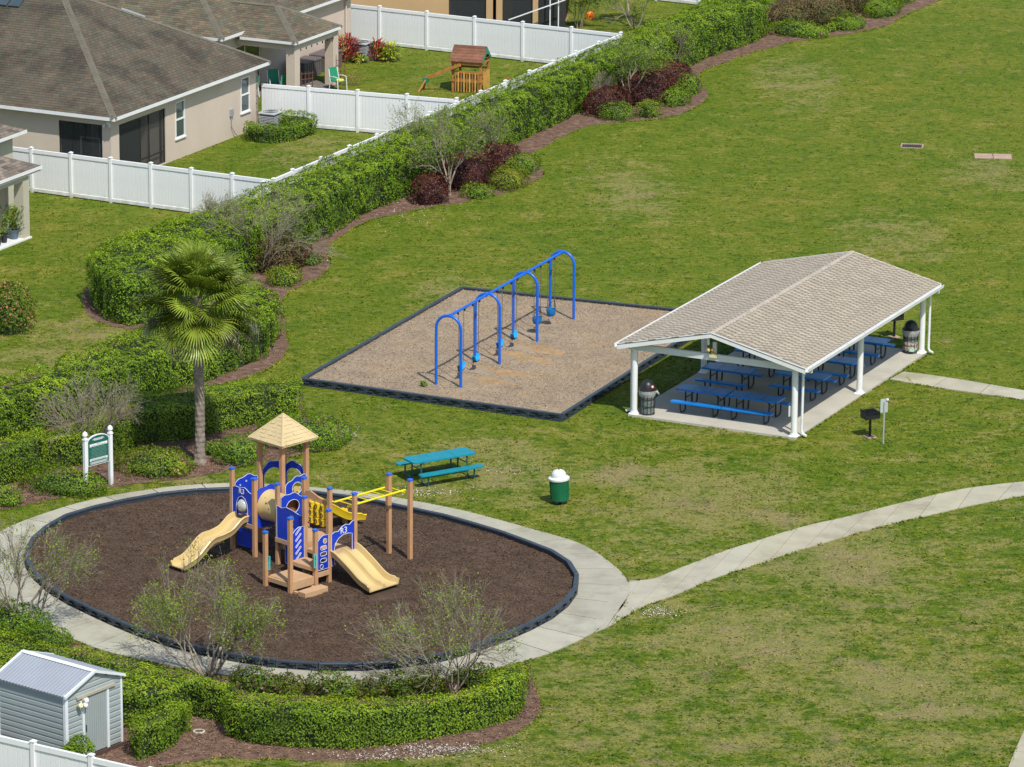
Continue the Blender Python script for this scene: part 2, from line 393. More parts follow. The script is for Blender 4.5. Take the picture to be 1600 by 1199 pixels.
M['can_lid'] = mat('off_white_plastic_lid', (0.68, 0.71, 0.68), 0.4, 0.05, 3)
M['can_grey'] = mat('faded_grey_green_liner', (0.15, 0.18, 0.17), 0.6, 0.35, 9)
M['bag'] = mat('grey_bin_bag', (0.33, 0.34, 0.34), 0.45, 0.2, 9)
M['sticker'] = mat('pale_green_paper', (0.35, 0.62, 0.42), 0.6, 0.2, 20)
M['orange'] = mat('orange_sticker', (0.85, 0.12, 0.02), 0.5, 0.1, 20)
M['sign_green'] = mat('sign_green_paint', (0.008, 0.125, 0.085), 0.35, 0.06, 2)
M['sign_pale'] = mat('faded_sign_print', (0.24, 0.36, 0.32), 0.5, 0.1, 30)
M['sign_ink'] = mat('dark_sign_print', (0.08, 0.12, 0.11), 0.5, 0.1, 30)
M['metal_sign'] = mat('pale_grey_sign_back', (0.48, 0.53, 0.52), 0.5, 0.08, 4, metal=0.2)
M['galv'] = mat('galvanised_post', (0.38, 0.42, 0.42), 0.5, 0.08, 4, metal=0.3)
M['shed_wall'] = mat('sage_grey_metal_siding', (0.33, 0.375, 0.37), 0.42, 0.05, 1.2, spec=0.5)
M['shed_roof'] = mat('grey_ribbed_metal', (0.40, 0.43, 0.47), 0.38, 0.05, 1.2, metal=0.25)
M['shed_trim'] = mat('white_metal_trim', (0.72, 0.76, 0.78), 0.35, 0.04, 2)
M['shed_track'] = mat('beige_metal_track', (0.42, 0.38, 0.30), 0.5, 0.05, 2)
M['shed_base'] = mat('brown_timber_skid', (0.09, 0.06, 0.045), 0.8, 0.2, 4)
M['lamp'] = mat('cream_plastic', (0.72, 0.66, 0.40), 0.4, 0.05, 6)
M['lens'] = mat('lamp_lens', (0.80, 0.80, 0.76), 0.2, 0.03, 6)
M['gold'] = mat('yellowed_fixture', (0.48, 0.36, 0.12), 0.4, 0.1, 6)
M['ac_grey'] = mat('grey_metal_casing', (0.42, 0.44, 0.45), 0.5, 0.06, 4)
M['ac_dark'] = mat('dark_coil_grille', (0.10, 0.11, 0.12), 0.6, 0.1, 10)
M['cedar'] = mat('stained_cedar', (0.42, 0.18, 0.045), 0.6, 0.25, 5, 0.3, 30)
M['cedar_light'] = mat('yellow_pine_board', (0.62, 0.38, 0.08), 0.6, 0.2, 5, 0.3, 30)
M['cedar_roof'] = mat('red_brown_roof_board', (0.17, 0.075, 0.042), 0.8, 0.25, 5, 0.3, 30, tint=True)
M['playset_green'] = mat('green_playset_trim', (0.01, 0.22, 0.12), 0.45, 0.1, 5)
M['chair_green'] = mat('green_sling_fabric', (0.02, 0.24, 0.13), 0.6, 0.1, 6)
M['cushion'] = mat('yellow_cushion', (0.70, 0.58, 0.10), 0.8, 0.1, 6)
M['cushion2'] = mat('turquoise_cushion', (0.15, 0.50, 0.45), 0.8, 0.1, 6)
M['deckbox'] = mat('grey_brown_resin', (0.125, 0.105, 0.105), 0.6, 0.15, 3)
M['trellis'] = mat('brown_trellis', (0.16, 0.07, 0.04), 0.8, 0.1, 6)
M['pot'] = mat('blue_grey_pot', (0.10, 0.15, 0.20), 0.4, 0.1, 6)
M['stone'] = mat('pinkish_concrete_pad', (0.40, 0.29, 0.22), 0.9, 0.15, 2.5, 0.4, 30)
M['iron'] = mat('rusty_dark_iron', (0.055, 0.04, 0.032), 0.8, 0.2, 10)
M['pebble'] = mat('pale_shell', (0.52, 0.49, 0.43), 0.9, 0.2, 8, tint=True)
M['pvc'] = mat('grey_white_ring', (0.50, 0.47, 0.38), 0.7, 0.1, 6)
M['flag_white'] = mat('white_cloth', (0.75, 0.75, 0.78), 0.8, 0.05, 6)
M['flag_red'] = mat('red_cloth', (0.65, 0.03, 0.03), 0.8, 0.05, 6)
M['red_toy'] = mat('faded_red_plastic', (0.36, 0.05, 0.03), 0.6, 0.1, 6)
M['orange_toy'] = mat('orange_plastic', (0.80, 0.22, 0.03), 0.5, 0.1, 6)
def screen_material():
    m, nt, N, L = new_mat('dark_insect_screen')
    out = N.new('ShaderNodeOutputMaterial'); p = N.new('ShaderNodeBsdfPrincipled')
    p.inputs['Base Color'].default_value = (0.05, 0.055, 0.06, 1); p.inputs['Roughness'].default_value = 0.5
    t = N.new('ShaderNodeBsdfTransparent'); mx = N.new('ShaderNodeMixShader'); mx.inputs[0].default_value = 0.58
    L.new(p.outputs[0], mx.inputs[1]); L.new(t.outputs[0], mx.inputs[2]); L.new(mx.outputs[0], out.inputs[0])
    return m
M['screen'] = screen_material()

# ------------------------------------------------------------------ numpy noise and geometry helpers
def hsh(i, j, k, s):
    n = (i * 374761393 + j * 668265263 + k * 1274126177 + s * 974711) & 0x7fffffff
    n = (n ^ (n >> 13)) * 1274126177 & 0x7fffffff
    return ((n ^ (n >> 16)) & 0xffff) / 65535.0
def vnoise(P, scale, seed=0):
    P = np.asarray(P, float) * scale; I = np.floor(P).astype(np.int64); f = P - I; f = f * f * (3 - 2 * f)
    r = 0
    for a in (0, 1):
        for b in (0, 1):
            for c in (0, 1):
                w = (f[:, 0] if a else 1 - f[:, 0]) * (f[:, 1] if b else 1 - f[:, 1]) * (f[:, 2] if c else 1 - f[:, 2])
                r = r + w * hsh(I[:, 0] + a, I[:, 1] + b, I[:, 2] + c, seed)
    return r
def inside(px, py, poly):
    poly = np.asarray(poly, float); c = np.zeros(len(px), bool); n = len(poly); j = n - 1
    for i in range(n):
        xi, yi = poly[i]; xj, yj = poly[j]
        cond = ((yi > py) != (yj > py)) & (px < (xj - xi) * (py - yi) / ((yj - yi) or 1e-9) + xi)
        c ^= cond; j = i
    return c
def edge_dist(px, py, poly):
    """distance to polygon boundary, plus nearest outward-ish direction"""
    poly = np.asarray(poly, float); best = np.full(len(px), 1e9); nx = np.zeros(len(px)); ny = np.zeros(len(px))
    for i in range(len(poly)):
        a = poly[i]; b = poly[(i + 1) % len(poly)]; d = b - a; l2 = d @ d
        if l2 < 1e-9: continue
        t = np.clip(((px - a[0]) * d[0] + (py - a[1]) * d[1]) / l2, 0, 1)
        qx = a[0] + t * d[0] - px; qy = a[1] + t * d[1] - py; q = np.hypot(qx, qy)
        m = q < best; best[m] = q[m]; nx[m] = qx[m] / np.maximum(q[m], 1e-6); ny[m] = qy[m] / np.maximum(q[m], 1e-6)
    return best, nx, ny
def smooth_poly(poly, it=2):
    p = np.asarray(poly, float)
    for _ in range(it):
        q = np.roll(p, -1, axis=0); p = np.stack([p * .75 + q * .25, p * .25 + q * .75], 1).reshape(-1, 2)
    return p
def unit(a): return a / np.maximum(np.linalg.norm(a, axis=1, keepdims=True), 1e-9)

def leaf_mesh(name, P, Nrm, size, tint, droop=0.0, aspect=0.55, spread=0.9):
    """one rhombic leaf per point, facing roughly along the normal"""
    n = len(P); Nn = unit(Nrm + rng.normal(0, spread * 0.5, (n, 3)))
    r = rng.normal(0, 1, (n, 3)); T = unit(np.cross(Nn, r)); B = np.cross(Nn, T)
    s = (size * (0.65 + 0.7 * rng.random(n)))[:, None]
    V = np.empty((n, 4, 3)); 
    V[:, 0] = P - T * s * 0.5; V[:, 1] = P + B * s * aspect * 0.5 + Nn * s * 0.10
    V[:, 2] = P + T * s * 0.5 - Nn * s * droop; V[:, 3] = P - B * s * aspect * 0.5 + Nn * s * 0.10
    F = np.arange(n * 4).reshape(n, 4)
    return npmesh(name, V.reshape(-1, 3), F, np.repeat(tint, 4, axis=0))
def leaf_tint(P, base=(1, 1, 1), warm=0.35, seed=3, top_tint=None, var=0.32):
    n = len(P); a = vnoise(P, 1.6, seed); b = vnoise(P, 5.5, seed + 1)
    v = 1 + var * (rng.random(n) - 0.5) * 2 + 0.35 * (b - 0.5) + 0.3 * (a - 0.5)
    t = np.ones((n, 3)) * v[:, None]
    w = warm * (a * 0.6 + rng.random(n) * 0.6 - 0.4)
    t[:, 0] *= 1 + w * 1.2; t[:, 1] *= 1 + w * 0.35
    if top_tint is not None: t *= (1 + top_tint[:, None] * np.array([0.75, 0.45, 0.1]))  # upper leaves get a lighter, yellower tint
    return np.clip(t * np.array(base), 0.12, 3.0)

# ------------------------------------------------------------------ hedges and shrubs
NLEAF = [0]; DM = 1.35; LM = 1.0
def hedge(label, foot, h, group=None, dens=300, leaf=0.085, mat_l='leaf', mat_c='core', rough=0.07, rnd=0.22, cat='hedge', name='hedge', warm=0.35, sm=1, tintb=(1, 1, 1), top_tint=0.6, extra=None):
    dens = dens * DM * (1.2 if not sm else 1); leaf = leaf * LM * (.9 if not sm else 1); rough = rough * (.62 if not sm else 1)
    foot = smooth_poly(foot, sm) if sm else np.asarray(foot, float)
    ar = np.sum(foot[:, 0] * np.roll(foot[:, 1], -1) - np.roll(foot[:, 0], -1) * foot[:, 1]) / 2
    if ar < 0: foot = foot[::-1]; ar = -ar
    cx, cy = foot[:, 0].mean(), foot[:, 1].mean()
    root = thing(name, label, cat, (cx, cy, 0), 0, group)
    d = np.roll(foot, -1, axis=0) - foot; L = np.hypot(d[:, 0], d[:, 1]); per = L.sum()
    # top
    nt = int(ar * dens * 1.05); x0, y0 = foot.min(0); x1, y1 = foot.max(0)
    k = int(nt * (x1 - x0) * (y1 - y0) / max(ar, .01)) + 10
    X = rng.uniform(x0, x1, k); Y = rng.uniform(y0, y1, k); m = inside(X, Y, foot); X = X[m]; Y = Y[m]
    ed, nx, ny = edge_dist(X, Y, foot)
    q = np.clip(1 - ed / rnd, 0, 1)
    Z = h - rnd + rnd * np.sqrt(np.maximum(0, 1 - q * q))
    Pt = np.stack([X, Y, Z], 1); Nt = np.stack([nx * q, ny * q, 0.25 + 1 - q], 1)
    # sides
    ns = int(per * h * dens); s = rng.uniform(0, per, ns); cum = np.concatenate([[0], np.cumsum(L)]); idx = np.clip(np.searchsorted(cum, s) - 1, 0, len(foot) - 1)
    t = (s - cum[idx]) / np.maximum(L[idx], 1e-6)
    Q = foot[idx] + d[idx] * t[:, None]; on = np.stack([d[idx][:, 1], -d[idx][:, 0]], 1) / np.maximum(L[idx], 1e-6)[:, None]
    zz = rng.uniform(0.02, h, ns); over = np.clip((zz - (h - rnd)) / rnd, 0, 1)
    inset = rnd * (1 - np.sqrt(1 - over * over)) + 0.10 * np.clip(1 - zz / 0.35, 0, 1)
    Q = Q - on * inset[:, None]
    Ps = np.concatenate([Q, zz[:, None]], 1); Ns = np.concatenate([on, np.full((ns, 1), 0.25) + over[:, None]], 1)
    P = np.concatenate([Pt, Ps]); Nn = unit(np.concatenate([Nt, Ns]))
    bulge = (vnoise(P, 1.1, 5) - 0.5) * 2.4 * rough + (vnoise(P, 3.4, 9) - 0.5) * 3.2 * rough
    depth = -np.abs(rng.normal(0, 0.05, len(P))) + rng.random(len(P)) ** 6 * 0.10
    P = P + Nn * (bulge + depth)[:, None]; P[:, 2] = np.maximum(P[:, 2], 0.02)
    # gaps where the dark inner growth shows
    gap = vnoise(P, 3.2, 17); keep = rng.random(len(P)) < np.clip(0.35 + (gap - 0.24) * 4, 0.2, 1)
    P, Nn, bulge = P[keep], Nn[keep], bulge[keep]
    topw = (np.clip(P[:, 2] - (h - 0.22), 0, 0.22) / 0.22 * 1.25 + .15 * (vnoise(P, 2.6, 12) > .58)) * top_tint * (0.6 + 0.6 * rng.random(len(P)))  # lighter tint towards the hedge top, plus random patches
    T = leaf_tint(P, tintb, warm, top_tint=topw)
    P = P - np.array([cx, cy, 0])
    NLEAF[0] += len(P)
    obj('leaves', leaf_mesh('leaves', P, Nn, leaf, T, spread=.68), M[mat_l], root, 'stuff')
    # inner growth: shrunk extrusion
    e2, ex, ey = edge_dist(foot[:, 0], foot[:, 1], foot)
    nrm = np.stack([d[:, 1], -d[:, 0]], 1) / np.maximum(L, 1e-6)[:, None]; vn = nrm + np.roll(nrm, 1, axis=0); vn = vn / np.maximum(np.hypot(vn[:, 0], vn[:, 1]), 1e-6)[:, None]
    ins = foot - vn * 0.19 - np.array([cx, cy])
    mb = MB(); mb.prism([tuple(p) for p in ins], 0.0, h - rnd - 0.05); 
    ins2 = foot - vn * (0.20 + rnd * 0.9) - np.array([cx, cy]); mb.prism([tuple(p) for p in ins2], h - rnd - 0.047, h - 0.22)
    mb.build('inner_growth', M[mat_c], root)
    return root
def shrub(label, u, v, rx, ry, h, group=None, dens=420, leaf=0.07, mat_l='leaf', mat_c='core', name='shrub', cat='shrub', rough=0.10, tintb=(1, 1, 1), top_tint=0.4, warm=0.35, rot=-0.45, lift=0.0, bloom=None, push=True):
    dens = dens * DM; leaf = leaf * LM
    g = at(u, v)           # front foot of the shrub as seen
    cx, cy = g[0], g[1] + (ry * 0.9 if push else 0)
    root = thing(name, label, cat, (cx, cy, 0), 0, group)
    area = 2 * math.pi * ((rx * ry) ** 1.0 + (rx * h + ry * h)) / 3 * 1.3
    n = int(area * dens); D = unit(rng.normal(0, 1, (n, 3))); D[:, 2] = np.abs(D[:, 2])
    low = rng.random(n) < 0.18; D[low, 2] *= -0.25
    D = unit(D)
    e = 2.6
    rr = 1 / (np.abs(D[:, 0]) ** e + np.abs(D[:, 1]) ** e + np.abs(D[:, 2]) ** e) ** (1 / e)
    S = D * rr[:, None] * np.array([rx, ry, h * 0.72]); S[:, 2] += h * 0.28
    c, s = math.cos(rot), math.sin(rot)
    S[:, :2] = S[:, :2] @ np.array([[c, s], [-s, c]])
    Nn = D.copy(); Nn[:, :2] = Nn[:, :2] @ np.array([[c, s], [-s, c]])
    W = S + np.array([cx, cy, 0])
    S = S + Nn * (((vnoise(W, 2.2, 5) - 0.5) * 2.6 + (vnoise(W, 6, 9) - 0.5) * 1.6) * rough + rng.random(n) ** 5 * 0.10 - np.abs(rng.normal(0, 0.04, n)))[:, None]
    S[:, 2] = np.maximum(S[:, 2], 0.02) + lift
    topw = np.clip(D[:, 2], 0, 1) * top_tint * (0.5 + 0.7 * rng.random(n))  # lighter tint on the upper leaves
    gap = vnoise(W, 4.2, 17); keep = rng.random(n) < np.clip(0.4 + (gap - 0.22) * 4, 0.25, 1)
    S, Nn, W, topw = S[keep], Nn[keep], W[keep], topw[keep]
    NLEAF[0] += len(S)
    T = leaf_tint(W, tintb, warm, top_tint=topw)
    if bloom:
        b = rng.random(len(S)) < bloom[1]
        obj('blossoms', leaf_mesh('blossoms', S[b] + Nn[b] * 0.03, Nn[b], 0.09, T[b] * 0.6 + 0.5, aspect=0.9), M[bloom[0]], root, 'stuff')
        S, Nn, T = S[~b], Nn[~b], T[~b]
    obj('leaves', leaf_mesh('leaves', S, Nn, leaf, T), M[mat_l], root, 'stuff')
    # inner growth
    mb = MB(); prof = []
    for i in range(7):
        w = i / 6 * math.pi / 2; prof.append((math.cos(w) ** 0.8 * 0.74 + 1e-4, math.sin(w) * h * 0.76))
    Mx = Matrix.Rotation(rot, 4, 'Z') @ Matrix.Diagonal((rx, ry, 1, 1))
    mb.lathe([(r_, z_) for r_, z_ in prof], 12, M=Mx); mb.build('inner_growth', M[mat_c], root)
    return root

# ------------------------------------------------------------------ trees with bare multi stems
def branch_mesh(name, segs, n=5):
    """segs: list (p0,p1,r0,r1) -> one joined mesh"""
    A = np.array([s[0] for s in segs], float); B = np.array([s[1] for s in segs], float); r0 = np.array([s[2] for s in segs]); r1 = np.array([s[3] for s in segs])
    T = unit(B - A); ref = np.where(np.abs(T[:, 2:3]) > 0.9, np.array([[1.0, 0, 0]]), np.array([[0, 0, 1.0]]))
    a = unit(np.cross(T, ref)); b = np.cross(T, a); m = len(segs)
    V = np.empty((m, 2, n, 3))
    for k in range(n):
        w = 2 * math.pi * k / n; o = a * math.cos(w) + b * math.sin(w)
        V[:, 0, k] = A + o * r0[:, None]; V[:, 1, k] = B + o * r1[:, None]
    F = []
    base = (np.arange(m) * 2 * n)[:, None]
    for k in range(n):
        k2 = (k + 1) % n; F.append(base + np.array([[k, k2, n + k2, n + k]]))
    F = np.stack(F, 1).reshape(-1, 4)
    return npmesh(name, V.reshape(-1, 3), F, smooth=True)
def bare_tree(label, u, v, h, spread, seed, stems=6, leaves=1500, leaf=0.06, lean=(0, 0), group=None, trunk=0.0, twigs=1.0, tintb=(1, 1, 1), thick=0.035, name='crape_myrtle', mat_l='leaf', wood='bark', lowleaf=0.0):
    leaves = int(leaves * 1.75); r = random.Random(seed); g = at(u, v); root = thing(name, label, 'tree', g, 0, group)
    big, small, tips = [], [], []
    def grow(p, d, L, rad, depth):
        n = 3 if depth < 3 else 2
        q = p
        for i in range(n):
            dd = (d + Vector((r.gauss(0, .10), r.gauss(0, .10), r.gauss(0.02, .06)))).normalized(); 
            q2 = q + dd * (L / n); ra = rad * (1 - 0.25 * i / n); rb = rad * (1 - 0.25 * (i + 1) / n)
            (big if depth < 2 else small).append((tuple(q), tuple(q2), ra, rb)); q = q2; d = dd
            if depth >= 2: tips.append((tuple(q), tuple(dd), depth))
            if depth >= 1 and r.random() < 0.35 * twigs and depth < 5:
                t = (dd + Vector((r.gauss(0, .6), r.gauss(0, .6), r.gauss(.15, .35)))).normalized()
                grow(q, t, L * 0.5, rad * 0.4, max(depth + 1, 4))
        if depth >= 5 or L < 0.13: return
        k = 2 if r.random() < (0.35 if depth < 2 else .6) else 3
        for i in range(k):
            ph = r.uniform(0, 2 * math.pi); sp = r.uniform(0.3, 0.62)
            perp = d.cross(Vector((math.cos(ph), math.sin(ph), 0.3))).normalized()
            nd = (d + perp * sp + Vector((d.x, d.y, 0)) * 0.20).normalized()
            grow(q, nd, L * r.uniform(0.70, 0.95), rad * 0.60, depth + 1)
    base = Vector((0, 0, 0))
    if trunk > 0:
        big.append(((0, 0, 0), (lean[0] * .2, lean[1] * .2, trunk), thick * 1.9, thick * 1.5)); base = Vector((lean[0] * .2, lean[1] * .2, trunk))
    hh = h - trunk
    for i in range(stems):
        a = 2 * math.pi * i / stems + r.uniform(-.3, .3); tilt = r.uniform(0.22, 0.95) * spread / 1.8
        d = Vector((math.cos(a) * tilt + lean[0], math.sin(a) * tilt + lean[1], 1)).normalized()
        off = Vector((math.cos(a), math.sin(a), 0)) * (0.13 if trunk == 0 else 0.03)
        grow(base + off, d, hh * r.uniform(0.22, 0.32), thick * r.uniform(.75, 1.15), 0)
    zmax = max(s[1][2] for s in small); k = h / zmax
    kxy = 1.0
    xs = [math.hypot(s[1][0], s[1][1]) for s in small]; kxy = spread / (sorted(xs)[int(len(xs) * .97)] + 1e-6)
    def sc_(p): 
        return (p[0] * (1 + (kxy - 1) * min(1, p[2] / 0.8)), p[1] * (1 + (kxy - 1) * min(1, p[2] / 0.8)), p[2] * k)
    big = [(sc_(a), sc_(b), c, d) for a, b, c, d in big]; small = [(sc_(a), sc_(b), max(c, .004), max(d, .003)) for a, b, c, d in small]
    tips = [(sc_(a), b, c) for a, b, c in tips]
    obj('stems', branch_mesh('stems', big, 7), M[wood], root)
    obj('twigs', branch_mesh('twigs', small, 4), M['twig'], root, 'stuff')
    tp = [t for t in tips if t[0][2] > h * (0.30 - lowleaf)]
    idx = rng.integers(0, len(tp), leaves)
    P = np.array([tp[i][0] for i in idx]) + rng.normal(0, 0.085, (leaves, 3))
    keep = vnoise(P + np.array(g), 1.3, seed) > 0.34; P = P[keep]
    T = leaf_tint(P + np.array(g), tintb, 0.5, seed); NLEAF[0] += len(P)
    obj('leaves', leaf_mesh('leaves', P, np.tile([0, 0, 1.0], (len(P), 1)), leaf, T, spread=1.6), M[mat_l], root, 'stuff')
    return root

# ================================================================== GROUND
def set_tint(me, val):
    a = me.color_attributes.new('tint', 'FLOAT_COLOR', 'POINT'); n = len(me.vertices)
    t = np.ones((n, 4), dtype=np.float32); t[:, :3] = val; a.data.foreach_set('color', t.ravel())
    return me
def sheet(name, poly, z, m, parent=None, tint=None):
    tris = tessellate_polygon([[Vector((p[0], p[1], 0)) for p in poly]])
    me = bpy.data.meshes.new(name); fs = []
    for a, b, c in tris:
        cr = (poly[b][0] - poly[a][0]) * (poly[c][1] - poly[a][1]) - (poly[b][1] - poly[a][1]) * (poly[c][0] - poly[a][0])
        fs.append((a, b, c) if cr > 0 else (c, b, a))
    me.from_pydata([(p[0], p[1], z) for p in poly], [], fs); me.update()
    if tint is not None: set_tint(me, tint)
    return obj(name, me, m, parent, None if parent else 'structure')
lawn = npmesh('lawn', [(-500, -200, 0), (500, -200, 0), (500, 900, 0), (-500, 900, 0)], [(0, 1, 2, 3)], np.ones((4, 3)))
obj('lawn', lawn, M['grass'], None, 'structure')

# fitted local frames
PAV_O = (4.131, 145.359); PAV_A = math.radians(-25.95)
def loc(o, ang, a, b):
    c, s = math.cos(ang), math.sin(ang); return (o[0] + a * c - b * s, o[1] + a * s + b * c)

# ---- play ring loops
inner_px = [(902, 917, 0), (898, 932, 0), (888, 946, 0), (860, 969, 0), (821, 989, 0), (762, 1013, 0), (681, 1037.5, 0), (616, 1046, 0), (548, 1050.5, 0), (483, 1049, 0), (418, 1043, 0), (356, 1033, 0),
            (295, 1020, 0), (250, 1007.5, 0), (207, 991, 0), (162, 971, 0), (127, 955, 0), (97, 940, 0), (76, 926, 0), (60, 911, 0), (47, 894, 0), (42, 878, .05), (42, 864, .1), (49, 848, .15), (63, 833, .2), (81, 818, .22), (105, 805, .22), (131, 797, .22), (169, 788, .22), (206, 780, .22), (259, 771, .22), (300, 766.5, .22), (330, 765, .22), (370, 763.5, .22),
            (420, 764.5, .22), (470, 767.5, .22), (509, 772, .22), (538, 776, .22), (566, 780, .22), (597, 785.5, .22), (649, 797, .22), (690, 805, .22), (735, 818, .22), (787, 833.5, .22), (825, 848, .22), (859, 860, .22), (883, 876, .18), (897, 894, .1)]
outer_px = [(982.6, 910), (983, 922), (971, 950), (952, 969), (929, 989), (895, 1006), (860, 1021.5), (821, 1033), (770, 1046), (700, 1059), (620, 1068), (560, 1071.5), (500, 1071.5), (437, 1068), (395, 1061), (350, 1055), (300, 1047), (250, 1038), (217, 1031), (162, 1018), (100, 993), (60, 972), (20, 950), (-5, 934), (-24, 916), (-34, 896), (-32, 874), (-18, 850), (0, 832), (43, 813), (79, 801), (112, 790), (150, 781), (182, 774), (225, 767.5), (276, 761), (300, 759), (340, 756.5), (400, 757), (440, 759), (480, 762.6), (534, 767), (562, 770), (600, 776), (648, 784), (679, 790.5), (735, 802), (791, 817.5), (847, 833), (906, 850), (943, 873), (971, 896)]
inner_w = np.array([at2(*p) for p in inner_px]); outer_w = np.array([at2(*p) for p in outer_px])
RC = inner_w.mean(0)
def polar_fn(W):
    a = np.arctan2(W[:, 1] - RC[1], W[:, 0] - RC[0]); r = np.hypot(W[:, 0] - RC[0], W[:, 1] - RC[1]); o = np.argsort(a); a = a[o]; r = r[o]
    a3 = np.concatenate([a - 2 * np.pi, a, a + 2 * np.pi]); r3 = np.tile(r, 3)
    tt = np.linspace(-np.pi, np.pi, 361)[:-1]; rr = np.interp(tt, a3, r3)
    for _ in range(3):
        k = np.array([1, 2, 3, 2, 1]) / 9; rr = np.convolve(np.concatenate([rr[-2:], rr, rr[:2]]), k, 'valid')
    t3 = np.concatenate([tt - 2 * np.pi, tt, tt + 2 * np.pi]); rr3 = np.tile(rr, 3)
    return lambda x: np.interp(x, t3, rr3)
ri, ro = polar_fn(inner_w), polar_fn(outer_w)
def rp(fn, a, off=0.0):
    r = float(fn(a)) + off; return (RC[0] + r * math.cos(a), RC[1] + r * math.sin(a))
angs = np.linspace(0, 2 * np.pi, 241)[:-1]
ring_in = [rp(ri, a) for a in angs]; ring_out = [rp(ro, a) for a in angs]

# ---- concrete ring walk: joints are real gaps between slabs
PATH_Z = 0.034
walk = thing('play_ring_walk', None, None, (0, 0, 0)); walk['kind'] = 'structure'
sheet('walk_base', ring_out, 0.012, M['concrete_base'], walk)
midr = [(np.array(rp(ri, a)) + np.array(rp(ro, a))) / 2 for a in np.linspace(0, 2 * np.pi, 1441)]
cumL = np.concatenate([[0], np.cumsum([np.linalg.norm(midr[i + 1] - midr[i]) for i in range(1440)])])
NS = int(round(cumL[-1] / 1.52))
cuts = np.interp(np.linspace(0, cumL[-1], NS + 1), cumL, np.linspace(0, 2 * np.pi, 1441))
def slab(pts_poly, parent, t):
    mb = MB(); mb.prism(pts_poly, 0.0, PATH_Z); me = mb.mesh('slab'); set_tint(me, t); return obj('slab', me, M['concrete'], parent)
for i in range(NS):
    a0, a1 = cuts[i], cuts[i + 1]; g = 0.017 / 8.5
    aa = np.linspace(a0 + g, a1 - g, 5)
    poly = [rp(ri, a, 0.02) for a in aa] + [rp(ro, a, 0) for a in aa[::-1]]
    v = R.uniform(0.88, 1.08); slab(poly, walk, (v, v * R.uniform(.985, 1.01), v * R.uniform(.95, 1.0)))
# ---- curving walk to the right
up_px = [(999, 908.5), (1022, 906), (1068, 887), (1128, 864), (1184, 846), (1253, 825), (1322, 809), (1415, 785.6), (1507, 765), (1600, 754), (1700, 745), (1850, 735)]
lo_px = [(948, 982), (999, 952), (1059, 929), (1119, 903.5), (1184, 883), (1253, 859.6), (1322, 839), (1392, 820), (1461, 804), (1531, 788), (1600, 776), (1700, 765), (1850, 753)]
def resample(W, n):
    W = np.asarray(W, float); d = np.concatenate([[0], np.cumsum(np.hypot(*np.diff(W, axis=0).T))]); t = np.linspace(0, d[-1], n)
    return np.stack([np.interp(t, d, W[:, 0]), np.interp(t, d, W[:, 1])], 1), d[-1]
def catmull(W, k=8):
    W = [np.array(p, float) for p in W]; W = [2 * W[0] - W[1]] + W + [2 * W[-1] - W[-2]]; out = []
    for i in range(1, len(W) - 2):
        for j in range(k):
            t = j / k; p0, p1, p2, p3 = W[i - 1:i + 3]
            out.append(0.5 * ((2 * p1) + (-p0 + p2) * t + (2 * p0 - 5 * p1 + 4 * p2 - p3) * t * t + (-p0 + 3 * p1 - 3 * p2 + p3) * t ** 3))
    out.append(W[-2]); return np.array(out)
def strip_walk(name, up, lo, step, joint=0.022):
    root = thing(name, None, None); root['kind'] = 'structure'
    U, l = resample(catmull([at2(*p) for p in up]), 400); Lo, _ = resample(catmull([at2(*p) for p in lo]), 400)
    sheet('walk_base', [tuple(p) for p in U[::8]] + [tuple(U[-1])] + [tuple(p) for p in Lo[::-8]] , 0.016, M['concrete_base'], root)
    n = max(1, int(round(l / step)))
    for i in range(n):
        a = i * 399 / n; b = (i + 1) * 399 / n; g = joint * 399 / l * .6
        ks = np.linspace(a + g, b - g, 4)
        f = lambda A, t: (float(np.interp(t, np.arange(400), A[:, 0])), float(np.interp(t, np.arange(400), A[:, 1])))
        poly = [f(U, t) for t in ks] + [f(Lo, t) for t in ks[::-1]]
        v = R.uniform(0.96, 1.04); slab(poly, root, (v * 1.02, v * R.uniform(.985, 1.005), v * R.uniform(.88, .96)))
    return U, Lo
U1, L1 = strip_walk('curving_walk', up_px, lo_px, 1.5)
# junction piece between ring and walk
jp = [rp(ro, a, 0.035) for a in np.linspace(math.atan2(at2(985, 908)[1] - RC[1], at2(985, 908)[0] - RC[0]), math.atan2(at2(930, 989)[1] - RC[1], at2(930, 989)[0] - RC[0]), 12)]
jroot = thing('walk_junction', None, None); jroot['kind'] = 'structure'
slab(jp + [at2(947.4, 982), at2(998, 909)], jroot, (1, 1, .97))
mbj = MB(); mbj.prism([at2(972, 912), at2(925, 978), at2(940, 986), at2(962, 975), at2(1012, 909)], 0.01, PATH_Z - .004); mej = mbj.mesh('slab_bedding'); set_tint(mej, (.9, .9, .87)); obj('slab_bedding', mej, M['concrete'], jroot)
U2, L2 = strip_walk('pavilion_walk', [(1412, 582), (1493, 593), (1600, 611.5), (1750, 636)], [(1390, 593.5), (1467, 607), (1600, 626), (1750, 651)], 1.5)
U3, L3 = strip_walk('corner_walk', [(1535, 1300), (1574, 1204), (1600, 1143), (1640, 1060), (1735, 880), (1830, 742)], [(1650, 1310), (1680, 1225), (1700, 1165), (1730, 1080), (1815, 900), (1900, 745)], 1.5)

# ---- swing pit
pitA, pitB, pitC, pitD = at2(473, 602), at2(722, 459, .0), at2(1126, 501), at2(877, 659)
pit_poly = [pitA, pitD, pitC, pitB]
